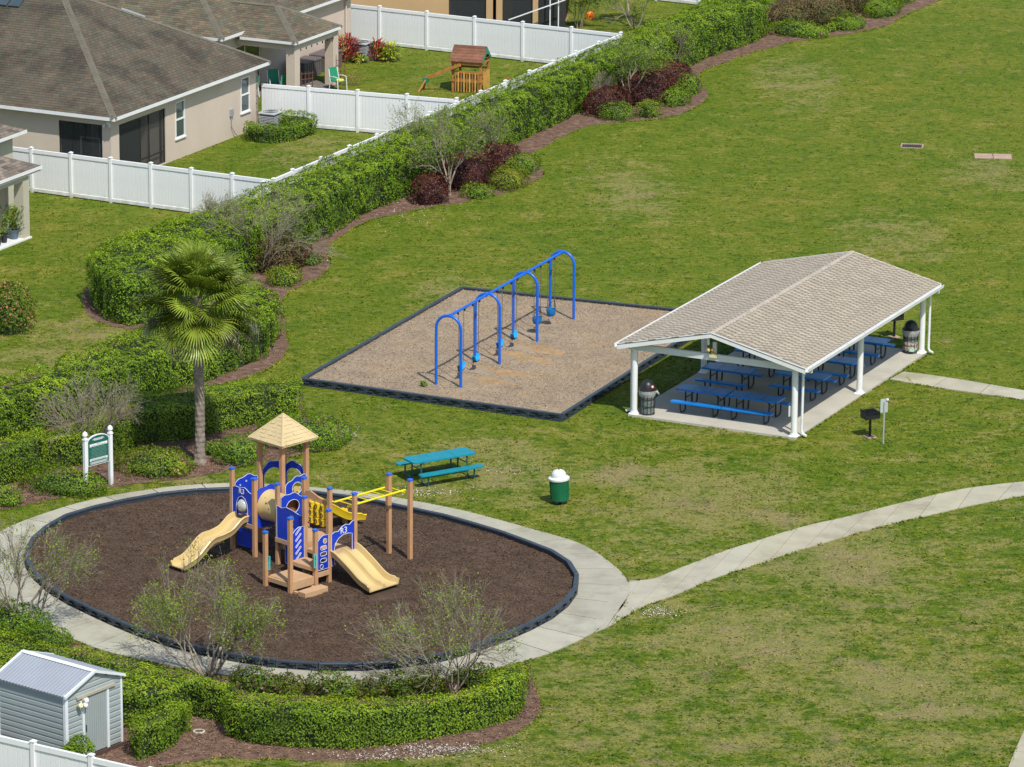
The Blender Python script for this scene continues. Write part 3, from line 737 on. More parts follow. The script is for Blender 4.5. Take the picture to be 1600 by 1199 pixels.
# ---- mulch beds
bed1_px = [(1560, -60), (1500, -12), (1458, 5), (1416, 24), (1385, 42), (1337, 52), (1285, 59), (1232, 68), (1180, 81), (1142, 95), (1095, 112), (1092, 126), (1108, 147), (1102, 162), (1067, 178), (1030, 188), (980, 191), (940, 194), (905, 200), (875, 217), (832, 239), (836, 255), (852, 268), (846, 280), (795, 301), (740, 315), (690, 322), (640, 331), (590, 341), (550, 358), (522, 378), (510, 395), (518, 410), (510, 427), (480, 443), (455, 455), (440, 470), (445, 500), (450, 530), (452, 548), (430, 572), (397, 588),
           (340, 603), (300, 615), (250, 612), (100, 668), (0, 700), (-80, 715), (-80, 640), (0, 600), (150, 560), (300, 500), (250, 515), (190, 515), (140, 500), (125, 470), (140, 440), (300, 400), (420, 355), (560, 290), (700, 235), (900, 140), (1000, 90), (1200, 10), (1350, -60)]
bed2_px = [(-80, 822), (-20, 805), (28, 792), (75, 783), (131, 772), (178, 761), (225, 755), (300, 748), (350, 737), (400, 724), (460, 714), (510, 704), (532, 693), (545, 680), (536, 660), (505, 648), (474, 650), (474, 606), (400, 600), (330, 612), (200, 640), (100, 675), (0, 705), (-80, 725)]
bed3_px = [(-80, 965), (20, 955), (60, 977), (100, 999), (162, 1024), (217, 1037), (300, 1053), (395, 1067), (500, 1078), (620, 1074), (700, 1065), (770, 1052), (822, 1034), (832, 1062), (848, 1095), (847, 1115), (821, 1141), (762, 1164), (697, 1180), (600, 1190), (502, 1190), (405, 1187), (340, 1184), (290, 1193), (240, 1202), (180, 1212), (60, 1225), (-80, 1190)]
beds = []
for nm, px in (('mulch_bed_hedge', bed1_px), ('mulch_bed_palm', bed2_px), ('mulch_bed_front', bed3_px)):
    W = smooth_poly([at2(*p) for p in px], 1); beds.append(W)
    zz = {'mulch_bed_hedge': 0.006, 'mulch_bed_palm': 0.008, 'mulch_bed_front': 0.006}[nm]
    sheet(nm.replace('_hedge', '').replace('_palm', '').replace('_front', ''), [tuple(p) for p in W], zz, M['bed'])
PITS = []
def relief(name, poly, base, m, hollows, amp=.035):
    poly = np.asarray(poly, float)
    def hf(x, y):
        x = np.asarray(x, float); y = np.asarray(y, float); ed, _, _ = edge_dist(x, y, poly); P = np.stack([x, y, x * 0], 1)
        z = .012 + (vnoise(P, .55, 3) - .4) * amp * 1.6 + (vnoise(P, 2.2, 4) - .5) * amp * .7
        for hx, hy, ra, rb, dp, an in hollows:
            c_, s_ = math.cos(an), math.sin(an); u_ = ((x - hx) * c_ + (y - hy) * s_) / ra; v_ = (-(x - hx) * s_ + (y - hy) * c_) / rb; q = u_ * u_ + v_ * v_
            z = z - dp * np.exp(-q * 1.4) + dp * .35 * np.exp(-(np.sqrt(q) - 1.5) ** 2 * 4)
        return base + z * np.clip(ed / .5, 0, 1)
    x0, y0 = poly.min(0); x1, y1 = poly.max(0); st = .16; nx = int((x1 - x0) / st) + 2; ny = int((y1 - y0) / st) + 2
    GX, GY = np.meshgrid(x0 + np.arange(nx) * st, y0 + np.arange(ny) * st); Z = hf(GX.ravel(), GY.ravel()); ins = inside(GX.ravel(), GY.ravel(), poly)
    V = np.stack([GX.ravel(), GY.ravel(), Z], 1); i, j = np.meshgrid(np.arange(nx - 1), np.arange(ny - 1)); a = (j * nx + i).ravel(); F = np.stack([a, a + 1, a + nx + 1, a + nx], 1); F = F[ins[F].all(1)]
    used_ = np.unique(F); mp = np.zeros(len(V), int); mp[used_] = np.arange(len(used_))
    o = obj(name, npmesh(name, V[used_], mp[F], smooth=True), m, None, 'structure'); sheet(name + '_bed', [tuple(p) for p in poly], base - .002, m)
    return hf
_pl = lambda a, b: loc((-5.4158, 126.8938), math.radians(-44), a, b)
_so = at2(681.5, 608.8); _sa = math.radians(66.5) - math.pi / 2
hf_play = relief('play_mulch', ring_in, .10, M['play_mulch'], [(*_pl(2.0, .55), .7, .9, .07, -.77), (*_pl(-3.95, -2.8), .6, .6, .07, 0), (*_pl(-3.8, 5.2), .6, .6, .06, 0), (*_pl(-.5, 2.3), .8, 1.3, .05, -.77), (*_pl(.9, -1.3), .6, .6, .04, 0)])
hf_pit = relief('wood_chip_surface', pit_poly, .16, M['pit_mulch'], [(*loc(_so, _sa, .5, y_), .85, .38, .085, _sa) for y_ in (1.06, 2.31, 4.36, 5.62, 7.7, 8.97)])

def chips(name, poly, n, z, size, matn, hgt=0.03, hf=None, avoid=None, noise_keep=None, group=None, tvar=0.35, label=None, mound=0.0):
    poly = np.asarray(poly, float); x0, y0 = poly.min(0); x1, y1 = poly.max(0)
    X = rng.uniform(x0, x1, n * 3); Y = rng.uniform(y0, y1, n * 3); m = inside(X, Y, poly); X = X[m][:n]; Y = Y[m][:n]
    if avoid:
        kk = np.ones(len(X), bool)
        for av in avoid: kk &= ~(inside(X, Y, av) & (rng.random(len(X)) < .8))
        X, Y = X[kk], Y[kk]
    P = np.stack([X, Y, (hf(X, Y) + .004 if hf else z) + rng.random(len(X)) * hgt], 1)
    t = 1 + tvar * rng.normal(0, 1, (len(P), 1)) + 0.5 * (vnoise(P, 0.8, 3)[:, None] - .5); t = np.clip(np.repeat(t, 3, 1), .25, 2.6)
    o = obj(name, leaf_mesh(name, P, np.tile([0, 0, 1.0], (len(P), 1)), size, t, aspect=0.35, spread=0.8), M[matn], None, 'stuff', label)
    return o
scuffs = []
for i, y_ in enumerate((1.06, 2.31, 4.36, 5.62)):
    pp = []
    for k in range(40):
        a = k * 2 * math.pi / 40; rr = 1 + .14 * math.sin(3 * a + i) + .10 * math.sin(7 * a + 2 * i) + .06 * math.sin(13 * a + i); pp.append(loc(_so, _sa, .75 + (1.7 if math.cos(a) > 0 else 1.0) * rr * math.cos(a), y_ + .50 * rr * math.sin(a)))
    scuffs.append(pp)
chips('loose_play_mulch', ring_in, 52000, 0.105, 0.07, 'play_chip', hf=hf_play, tvar=.30)
chips('loose_pit_chips', pit_poly, 36000, 0.165, 0.06, 'pit_chip', hf=hf_pit, avoid=scuffs, tvar=.22)
for W in beds: chips('loose_bark_mulch', W, 16000, 0.012, 0.08, 'bed_chip', tvar=0.45)

# ---- border timbers
def timber_mesh(L=1.2, H=0.27):
    mb = MB(); x = L / 2; T = 0.05
    mb.box(-x, -T, 0, x, 0.0, H - 0.05)                       # back web (outer face is +y)
    mb.bbox(-x, -T - 0.02, H - 0.052, x, 0.072, H, 0.012)      # top cap
    mb.box(-x, 0.0, 0, x, 0.070, 0.040)
    for x0 in (-x, -x * .03 , x - 0.05): mb.box(x0, 0.0, 0.041, x0 + 0.05, 0.068, H - 0.054)
    for a, b, z0, z1 in ((-x + .05, -x + .17, .165, .215), (-x * .3, -x * .03, .165, .215), (x * .09, x * .35, .165, .215), (x * .75, x - .05, .165, .215),
                         (-x + .05, -x * .6, .046, .11), (-x * .42, -x * .03, .10, .14), (x * .09, x * .2, .046, .11), (x * .55, x - .05, .10, .14)):
        mb.box(a, 0.0, z0, b, 0.064, z1)
    return mb.mesh('border_timber')
TM = timber_mesh(); TM.materials.append(M['border'])
def put_timber(parent, p, q):
    p = np.array(p); q = np.array(q); d = q - p; L = float(np.hypot(*d)); o = bpy.data.objects.new('border_timber', TM); C.objects.link(o); o.parent = parent
    o.location = ((p[0] + q[0]) / 2, (p[1] + q[1]) / 2, 0); o.rotation_euler = (0, 0, math.atan2(d[1], d[0])); o.scale = ((L - 0.012) / 1.2, 1, 1)
ringb = thing('play_ring_border', 'curved black plastic border timbers edging the dark play mulch', 'edging')
ro_c = catmull([rp(ri, a) for a in np.linspace(0, 2 * np.pi, 121)], 4); W_, lr = resample(ro_c, 2000); nb = int(round(lr / 1.22))
for i in range(nb):
    a = W_[int(i * 1999 / nb)]; b = W_[int((i + 1) * 1999 / nb)]; put_timber(ringb, b, a)
pitb = thing('swing_pit_border', 'straight black plastic border timbers boxing in the swing pit', 'edging')
for p, q in ((pitA, pitD), (pitD, pitC), (pitC, pitB), (pitB, pitA)):
    p = np.array(p); q = np.array(q); L = np.hypot(*(q - p)); n = int(round(L / 1.22))
    for i in range(n): put_timber(pitb, p + (q - p) * (i + 1) / n, p + (q - p) * i / n)

# ---- grass tufts
def tufts():
    n = 300000
    Y = 104 + 128 * rng.random(n) ** 1.25; X = (rng.random(n) * 2 - 1) * (Y * 0.121 + 2.0)
    excl = [ring_out, pit_poly, [loc(PAV_O, PAV_A, -0.1, -0.15), loc(PAV_O, PAV_A, 5.98, -0.15), loc(PAV_O, PAV_A, 6.05, 11.65), loc(PAV_O, PAV_A, -0.1, 11.65)],
            [tuple(p) for p in U1[::10]] + [tuple(p) for p in L1[::-10]], [tuple(p) for p in U2[::40]] + [tuple(p) for p in L2[::-40]], [tuple(p) for p in U3[::20]] + [tuple(p) for p in L3[::-20]], [at2(960, 915), at2(1006, 905), at2(952, 984), at2(925, 984)]] + beds
    jx = X + rng.normal(0, .03, n); jy = Y + rng.normal(0, .03, n); k = np.ones(n, bool)
    for e in excl: k &= ~inside(jx, jy, e)
    X, Y = X[k], Y[k]
    ex, ey = [], []
    for e in excl:
        e = np.asarray(e, float); d = np.roll(e, -1, axis=0) - e; Ls = np.hypot(d[:, 0], d[:, 1]); m_ = int(Ls.sum() * 38); i_ = rng.choice(len(e), m_, p=Ls / Ls.sum()); t_ = rng.random(m_)
        q = e[i_] + d[i_] * t_[:, None] + rng.normal(0, .022, (m_, 2)); ex.append(q[:, 0]); ey.append(q[:, 1])
    for i_, e in enumerate(excl):
        kk = np.ones(len(ex[i_]), bool)
        for j_, e2 in enumerate(excl):
            if j_ != i_: kk &= ~inside(ex[i_], ey[i_], e2)
        ex[i_], ey[i_] = ex[i_][kk], ey[i_][kk]
    nE = sum(len(a) for a in ex); X = np.concatenate([X] + ex); Y = np.concatenate([Y] + ey); n = len(X)
    isE = np.zeros(n, bool); isE[n - nE:] = True; k = vnoise(np.stack([X, Y, X * 0], 1), 1.3, 31) > .50; k |= ~isE; X, Y, isE = X[k], Y[k], isE[k]; n = len(X)
    P = np.stack([X, Y, np.zeros(n)], 1)
    dens = (vnoise(P, 0.9, 2) * .6 + vnoise(P, 3.1, 4) * .4) * np.clip(1.5 - (P[:, 1] - 110) / 75, .12, 1); k = rng.random(n) < 0.08 + 1.1 * dens; k |= isE; P = P[k]; isE = isE[k]; n = len(P)
    hgt = (0.014 + 0.022 * rng.random(n)) * (0.5 + 1.1 * vnoise(P, 1.7, 8)); hgt = np.where(isE, .035 + .035 * rng.random(n), hgt); w = 0.02 + 0.03 * rng.random(n)
    V = np.empty((n, 2, 3, 3)); a = rng.uniform(0, np.pi * 2, n)
    tint = np.empty((n, 2, 3, 3)); tt = 1 + 0.13 * rng.normal(0, 1, (n, 1)) + isE[:, None] * .25
    for j in range(2):
        b = a + j * 1.6 + rng.normal(0, .3, n); dx, dy = np.cos(b) * w, np.sin(b) * w; lx, ly = rng.normal(0, .035, n), rng.normal(0, .035, n)
        V[:, j, 0] = P + np.stack([-dx, -dy, np.zeros(n)], 1); V[:, j, 1] = P + np.stack([dx, dy, np.zeros(n)], 1); V[:, j, 2] = P + np.stack([lx, ly, hgt], 1)
        tint[:, j] = np.clip(np.repeat((tt * np.array([1.12, 1.14, 0.9]))[:, None, :], 3, 1), .4, 2)
    F = np.arange(n * 6).reshape(-1, 3)
    obj('grass', npmesh('grass', V.reshape(-1, 3), F, tint.reshape(-1, 3)), M['grass'], None, 'stuff')
tufts()

# ================================================================== HEDGES
FD = math.radians(64.0)
def px(*pts): return [at2(*p) for p in pts]
hedge('long tall leafy hedge running up beside the white fence', px(
    (1198, 62, 0), (1130, 84, 0), (1060, 112, 0), (980, 145, 0), (915, 172, 0), (887, 190, 0), (850, 206, 0), (805, 226, 0), (740, 262, 0), (680, 292, 0), (620, 316, 0), (560, 342, 0), (510, 372, 0), (470, 395, 0), (430, 412, 0), (370, 442, 0), (300, 478, 0), (240, 506, 0), (200, 512, 0), (165, 502, 0), (145, 486, 0), (137, 468, 0),
    (150, 388, 1.75), (175, 374, 1.75), (205, 362, 1.75), (262, 346, 1.75), (330, 322, 1.75), (400, 296, 1.75), (455, 272, 1.75), (552, 230, 1.75), (620, 203, 1.75), (720, 161, 1.75), (820, 118, 1.75), (900, 84, 1.75), (970, 56, 1.75), (1050, 22, 1.75), (1120, -6, 1.75), (1185, -20, 1.75), (1200, -8, 1.75)), 1.84, dens=300, rough=0.12, rnd=0.35, sm=1, tintb=(.98, 1.0, .9))
hedge('wide rounded hedge curling behind the palm trunk', px(
    (-90, 725, 0), (0, 696, 0), (25, 689, 0), (87, 669, 0), (200, 633, 0), (287, 607, 0), (330, 597, 0), (363, 583, 0), (397, 570, 0), (421, 553, 0), (436, 527, 0),
    (437, 462, 1.5), (420, 438, 1.5), (396, 430, 1.5), (350, 446, 1.5), (300, 470, 1.5), (237, 498, 1.5), (212, 507, 1.5), (175, 522, 1.5), (120, 545, 1.5), (50, 572, 1.5), (0, 587, 1.5), (-90, 612, 1.5)), 1.47, rough=0.12, rnd=0.35, tintb=(1.0, 1.0, .9))
gH = 'square trimmed hedges behind the play area'
hedge('square trimmed hedge with pale green top right of the palm trunk', px((208, 697, 0), (300, 689, 0), (340, 677, 0), (400, 666, 0), (469, 656, 0), (470, 588, 1.2), (400, 588, 1.2), (337, 597, 1.2), (260, 605, 1.2), (207, 613, 1.2)), 1.18, gH, rough=0.05, rnd=0.12, leaf=0.07, dens=380, sm=0, warm=0.5)
hedge('trimmed hedge directly behind the green rules sign', px((72, 735, 0), (131, 729, 0), (180, 716, 0), (212, 701, 0), (212, 640, 1.1), (180, 646, 1.1), (120, 658, 1.1), (72, 668, 1.1)), 1.08, gH, rough=0.06, rnd=0.12, leaf=0.07, dens=380, sm=0, warm=0.5)
hedge('trimmed hedge block at the left picture edge beside the sign', px((-70, 790, 0), (0, 765, 0), (70, 743, 0), (69, 662, 1.25), (0, 684, 1.25), (-70, 706, 1.25)), 1.23, gH, rough=0.06, rnd=0.12, leaf=0.07, dens=380, sm=0, warm=0.6)
gF = 'trimmed hedges in front of the play ring'
hedge('long curved trimmed hedge in the foreground below the play ring', px((352, 1152, 0), (370, 1160, 0), (395, 1165, 0), (470, 1172, 0), (541, 1174, 0), (616, 1168, 0), (691, 1155, 0), (756, 1142, 0), (811, 1125, 0), (827, 1104, 0), (827, 1038, 1.15), (811, 1029, 1.15), (763, 1042, 1.15), (764, 1062, 1.15), (730, 1075, 1.15), (649, 1085, 1.15), (551, 1086, 1.15), (437, 1082, 1.15), (350, 1076, 1.15)), 1.12, gF, rough=0.06, rnd=0.14, leaf=0.075, dens=420, sm=0, warm=0.55)
hedge('broad trimmed hedge between the grey shed and the play ring', px((-80, 1075, 0), (60, 1112, 0), (195, 1139, 0), (260, 1138, 0), (300, 1122, 0), (352, 1132, 0), (362, 1120, 0), (364, 1064, 1.1), (300, 1047, 1.1), (237, 1037, 1.1), (200, 1027, 1.1), (125, 1009, 1.1), (75, 998, 1.1), (0, 982, 1.1), (-80, 966, 1.1)), 1.08, gF, rough=0.08, rnd=0.14, leaf=0.075, dens=380, sm=0, warm=0.6)
hedge('small hedge block right of the grey shed door', px((202, 1182, 0), (218, 1191, 0), (250, 1181, 0), (283, 1163, 0), (299, 1142, 0), (299, 1090, .95), (262, 1092, .95), (203, 1120, .95)), 0.95, gF, rough=0.08, rnd=0.16, leaf=0.075, dens=420, sm=0, warm=0.5)
hedge('horseshoe shaped hedge around the air conditioner by the beige house', px((381, 220, 0), (400, 225, 0), (430, 226, 0), (470, 220, 0), (495, 210, 0), (494, 178, .7), (470, 171, .7), (420, 171, .7), (424, 180, .7), (452, 183, .7), (455, 189, .7), (425, 191, .7), (382, 188, .7)), 0.7, rough=0.07, rnd=0.16, leaf=0.08, dens=300, sm=1, tintb=(.75, .8, .8))

# ---- low shrubs round the ring
gL = 'low mounded shrubs around the play ring'
def LS(label, u, v, rx, ry, h, **k): return shrub(label, u, v, rx, ry, h, gL, **k)
LS('low spreading shrub between the rules sign and the palm', 238, 748, 1.25, 1.0, .68, tintb=(1.05, .92, 1.0), bloom=('flower', .005))
LS('low ragged shrub at the foot of the rules sign', 95, 776, 1.45, 0.8, .66, tintb=(.9, .9, .95), bloom=('flower', .005))
LS('tiny shrub at the left edge near the ring walk', 8, 794, .5, .45, .5)
LS('low shrub just left of the playground tower roof', 372, 729, .75, .9, .72, tintb=(.95, .98, 1.3))
LS('low wide shrub behind the playground tower roof', 470, 706, 1.55, 1.3, .8, tintb=(.92, .95, .9))
LS('small green tuft right of the palm trunk base', 332, 714, .3, .3, .4)
for k, (u, v, rx, h, t) in enumerate([(400, 1084, .75, .42, 'leftmost'), (450, 1090, .55, .40, 'second'), (520, 1096, .8, .5, 'third'), (578, 1096, .5, .45, 'fourth'), (625, 1094, .55, .5, 'fifth'), (668, 1090, .6, .5, 'sixth'), (742, 1080, .7, .5, 'rightmost')]):
    shrub('low plant between walk and curved hedge, %s of the row' % t, u, v, rx, .42, h + .12, 'low plants along the ring walk', leaf=.07, tintb=(.85, .72, .9) if k % 2 else (.75, .78, .8), bloom=('leaf_brown', .12))
LS('shade-tinted shrub at the left edge under the bare tree', 8, 1000, 1.2, .9, .75, tintb=(.7, .8, .8))  # leaf tint darkened for the shade under the tree
LS('low shade-tinted shrub trailing below the leftmost bare tree', 66, 1012, .9, .45, .5, tintb=(.7, .8, .8))  # tree shade put into this leaf tint too
shrub('small round bush in front of the shed beside the corner fence', 119, 1214, .46, .42, 1.02, None, dens=900, tintb=(.95, 1, .9), push=False)

# ---- shrubs in the long bed
gB = 'burgundy shrubs in the long bed'; gG = 'small green shrubs in the long bed'
def RB(label, u, v, rx, ry, h, **k): return shrub(label, u, v, rx, ry, h, gB, mat_l='leaf_red', mat_c='core_red', leaf=.085, dens=300, top_tint=.8, **k)
def GB(label, u, v, rx, ry, h, **k): return shrub(label, u, v, rx, ry, h, gG, leaf=.065, dens=420, **k)
RB('burgundy shrub left of the slim tree in the upper bed', 948, 184, .95, 1.2, 1.05)
RB('largest burgundy shrub right of the slim tree trunk', 1008, 168, 1.1, 1.5, 1.35)
RB('burgundy shrub at the right end of the upper bed', 1045, 150, .9, 1.4, 1.25)
GB('neat green dome at the front left of the upper bed', 963, 190, .72, .75, .68)
GB('loose green shrub in front of the largest burgundy one', 1014, 186, .52, .6, .72, tintb=(1.05, .95, 1.0), warm=.6)
GB('green mound on the right of the upper bed', 1056, 169, .62, .9, .72)
GB('green mound at the far right tip of the upper bed', 1078, 152, .5, .9, .8)
RB('round burgundy shrub left of the thick trunked tree', 671, 322, .72, .8, 1.12)
RB('wide burgundy shrub behind the middle bed trunks', 732, 300, 1.0, 1.6, 1.3)
RB('burgundy shrub at the back right of the middle bed', 778, 275, .8, 1.2, 1.15)
GB('low green dome at the front of the middle bed', 746, 313, .6, .6, .52)
GB('wide mottled green shrub right in the middle bed', 794, 299, .75, 1.0, .75, tintb=(1.1, .85, .9), warm=.7)
GB('green shrub at the right tip of the middle bed', 816, 279, .55, 1.1, .75)
shrub('dark reddish brown shrub at the end of the hedge', 424, 430, 1.15, 1.2, 1.2, None, mat_l='leaf_brown', mat_c='core_red', leaf=.08, dens=300, rough=.16)
shrub('small reddish shrub right of the brown one', 458, 424, .5, .9, .9, None, mat_l='leaf_red', mat_c='core_red', leaf=.08, dens=300)
GB('green clump with yellow tips by the grass edge', 443, 450, .62, .7, .62, tintb=(1.05, .95, .9), warm=.7)
GB('small blue grey plant on the mulch by the grass', 487, 417, .38, .5, .38, tintb=(1.0, .95, 4.0))
gT = 'shrubs at the top right end of the bed'
shrub('olive brown shrub next to the end of the long hedge', 1240, 47, 1.0, 1.4, 1.15, gT, mat_l='leaf_brown', leaf=.085, dens=300)
shrub('olive brown shrub in the middle of the top group', 1296, 44, 1.1, 1.5, 1.25, gT, mat_l='leaf_brown', leaf=.085, dens=300)
shrub('dark brown shrub at the top edge of the picture', 1345, 22, 1.0, 1.5, 1.25, gT, mat_l='leaf_brown', leaf=.085, dens=300, tintb=(.8, .7, .8))
shrub('long low green shrub in front of the olive brown one', 1246, 59, 1.55, .7, .62, gT, leaf=.075)
shrub('low green shrub in the middle front of the top group', 1325, 49, .8, .9, .62, gT, leaf=.075)
shrub('low yellowish plant beside the mulch curve', 1298, 51, .35, .4, .4, gT, leaf=.075, warm=.8)
shrub('bright green shrub at the right end of the top group', 1382, 30, .8, 1.3, .75, gT, leaf=.075)
shrub('green shrub cut off by the top picture edge', 1408, 8, .8, 1.2, .8, gT, leaf=.075)
shrub('flowering shrub with pink orange blooms at the left edge', 12, 526, .82, .9, 1.75, None, mat_l='leaf', tintb=(.7, .7, .8), leaf=.09, dens=260, rough=.16, bloom=('flower', .11))
# spiky plants by the porch
def spiky(label, u, v, r_, h, mats, n, group=None, tint=(1, 1, 1)):
    g = at(u, v); root = thing('cordyline', label, 'plant', g, 0, group)
    for mk, frac in mats:
        Vs, Fs, Ts = [], [], []
        for i in range(int(n * frac)):
            a = R.uniform(0, 6.283); rr = r_ * math.sqrt(R.random()) * .75; z = h * R.uniform(.12, .78) * (1 - .35 * rr / r_); el = R.uniform(.1, 1.2); L = R.uniform(.28, .5); w = .035
            p = Vector((rr * math.cos(a), rr * math.sin(a), z)); d = Vector((math.cos(a) * math.cos(el), math.sin(a) * math.cos(el), math.sin(el))); sd = d.cross(Vector((0, 0, 1))).normalized() * w
            k = len(Vs); q = p + d * L * .55; e = p + d * L - Vector((0, 0, .10)); Vs += [p - sd * .4, p + sd * .4, q + sd, q - sd, e]; Fs += [(k, k + 1, k + 2, k + 3), (k + 3, k + 2, k + 4, k + 4)]
            t = R.uniform(.6, 1.5); Ts += [(t, t * R.uniform(.8, 1.6), t)] * 5
        me = bpy.data.meshes.new('leaves'); me.from_pydata([tuple(p) for p in Vs], [], [f if f[2] != f[3] else f[:3] for f in Fs]); me.update(); set_tint(me, np.array(Ts)); obj('leaves', me, M[mk], root, 'stuff')
    mb = MB()
    for i in range(7): a = i * .9; mb.tube([(.1 * math.cos(a), .1 * math.sin(a), 0), (.5 * r_ * math.cos(a), .5 * r_ * math.sin(a), h * .7)], .02, 5)
    mb.build('stalks', M['twig'], root)
gC = 'spiky plants by the corner of the porch house'
spiky('tall crimson spiky plant beside the air conditioner', 543, 96, .62, 1.6, [('crimson', .8), ('yellow_leaf', .2)], 420, gC)
spiky('crimson spiky plant right of the air conditioner', 589, 94, .45, 1.2, [('crimson', .85), ('yellow_leaf', .15)], 220, gC)
spiky('yellow green croton right of the crimson plants', 609, 95, .52, 1.05, [('yellow_leaf', .8), ('leaf', .2)], 260, gC)
spiky('tiny yellow green plant at the foot of the crimson one', 563, 98, .22, .35, [('yellow_leaf', .7), ('leaf', .3)], 80, gC)

# ================================================================== FENCES
def fence(label, P, Q, n, h=1.80, group='white vinyl privacy fences', last=True, board=0.15, first=True, gate=None):
    P = np.array(P, float); Q = np.array(Q, float); d = Q - P; L = float(np.hypot(*d)); ang = math.atan2(d[1], d[0])
    root = thing('vinyl_fence', label, 'fence', (P[0], P[1], 0), ang, group)
    bay = L / n; nbd = max(4, int(round((bay - .12) / board))); w = (bay - .127) / nbd
    pm = MB(); pm.bbox(-.065, -.065, 0, .065, .065, h + .05, .008); pm = pm.mesh('post'); pm.materials.append(M['white'])
    cm = MB(); cm.box(-.078, -.078, h + .05, .078, .078, h + .075); cm.add([(-.07, -.07, h + .0752), (.07, -.07, h + .0752), (.07, .07, h + .0752), (-.07, .07, h + .0752), (0, 0, h + .115)], [(0, 1, 4), (1, 2, 4), (2, 3, 4), (3, 0, 4)]); cm = cm.mesh('post_cap'); cm.materials.append(M['white'])
    rm = MB(); rm.bbox(.066, -.04, h - .15, bay - .066, .04, h, .008); rm = rm.mesh('top_rail'); rm.materials.append(M['white'])
    bm_ = MB(); bm_.bbox(.066, -.04, .05, bay - .066, .04, .19, .008); bm_ = bm_.mesh('bottom_rail'); bm_.materials.append(M['white'])
    dm = MB(); dm.bbox(.004, -.0125, .19, w - .004, .0125, h - .151, .004); dm = dm.mesh('board'); dm.materials.append(M['white'])
    for i in range(n + 1):
        if i == n and not last: continue
        if i == 0 and not first: continue
        p = obj('post', pm, None, root); p.location = (i * bay, 0, 0); obj('post_cap', cm, None, p)
    for i in range(n):
        r_ = obj('top_rail', rm, None, root); r_.location = (i * bay, 0, 0)
        r_ = obj('bottom_rail', bm_, None, root); r_.location = (i * bay, 0, 0)
        for k in range(nbd):
            b = obj('board', dm, None, root); b.location = (i * bay + .0635 + k * w, R.uniform(-.002, .002), 0)
    return root
zf = 1.83
A1 = np.array(at2(49, 232, zf)); A5 = np.array(at2(299, 264, zf)); dA = (A5 - A1) / 4
DG0 = np.array(at2(385, 296, zf)); DG1 = np.array(at2(970, 52, zf)); dD = (DG1 - DG0) / np.hypot(*(DG1 - DG0))
def meet(p, d, q, e):
    t = np.linalg.solve(np.array([[d[0], -e[0]], [d[1], -e[1]]]), q - p); return p + d * t[0]
mA = meet(A1, dA / np.hypot(*dA), DG0, dD)
fence('white fence between the two left back yards with a grey yard behind it', A1 - dA * 1, A1 + dA * 6.0, 7, last=True)
B1 = np.array(at2(473.5, 135, zf)); B2 = np.array(at2(633, 148, zf)); dB = (B2 - B1) / 2
mB = meet(B1, dB / np.hypot(*dB), DG0, dD)
fence('white fence joining the beige house to the long hedge', B1 - dB * .85, B1 + dB * 3.0, 4, first=False)
C1 = np.array(at2(593, 10.5, zf)); C4 = np.array(at2(815, 34, zf)); dC = (C4 - C1) / 3
fence('white fence across the top behind the wooden play house', C1 - dC, DG1, 6, last=False)
lD = np.hypot(*(DG1 - DG0)); fence('long white fence almost hidden behind the tall hedge', DG1 - dD * 14 * 2.41, DG1, 14)
E1 = np.array(at2(52, 1160, zf)); E2 = np.array(at2(142.5, 1181, zf)); dE = E2 - E1
fence('white fence in the bottom left corner below the shed', E1 - dE * 4, E1 + dE * 4.0, 8)
F0 = np.array(at2(1092, 9)); fence('white fence cut off by the top edge beyond the trees', F0 - np.array([math.cos(math.radians(-30)), math.sin(math.radians(-30))]) * 4.8, F0, 2)

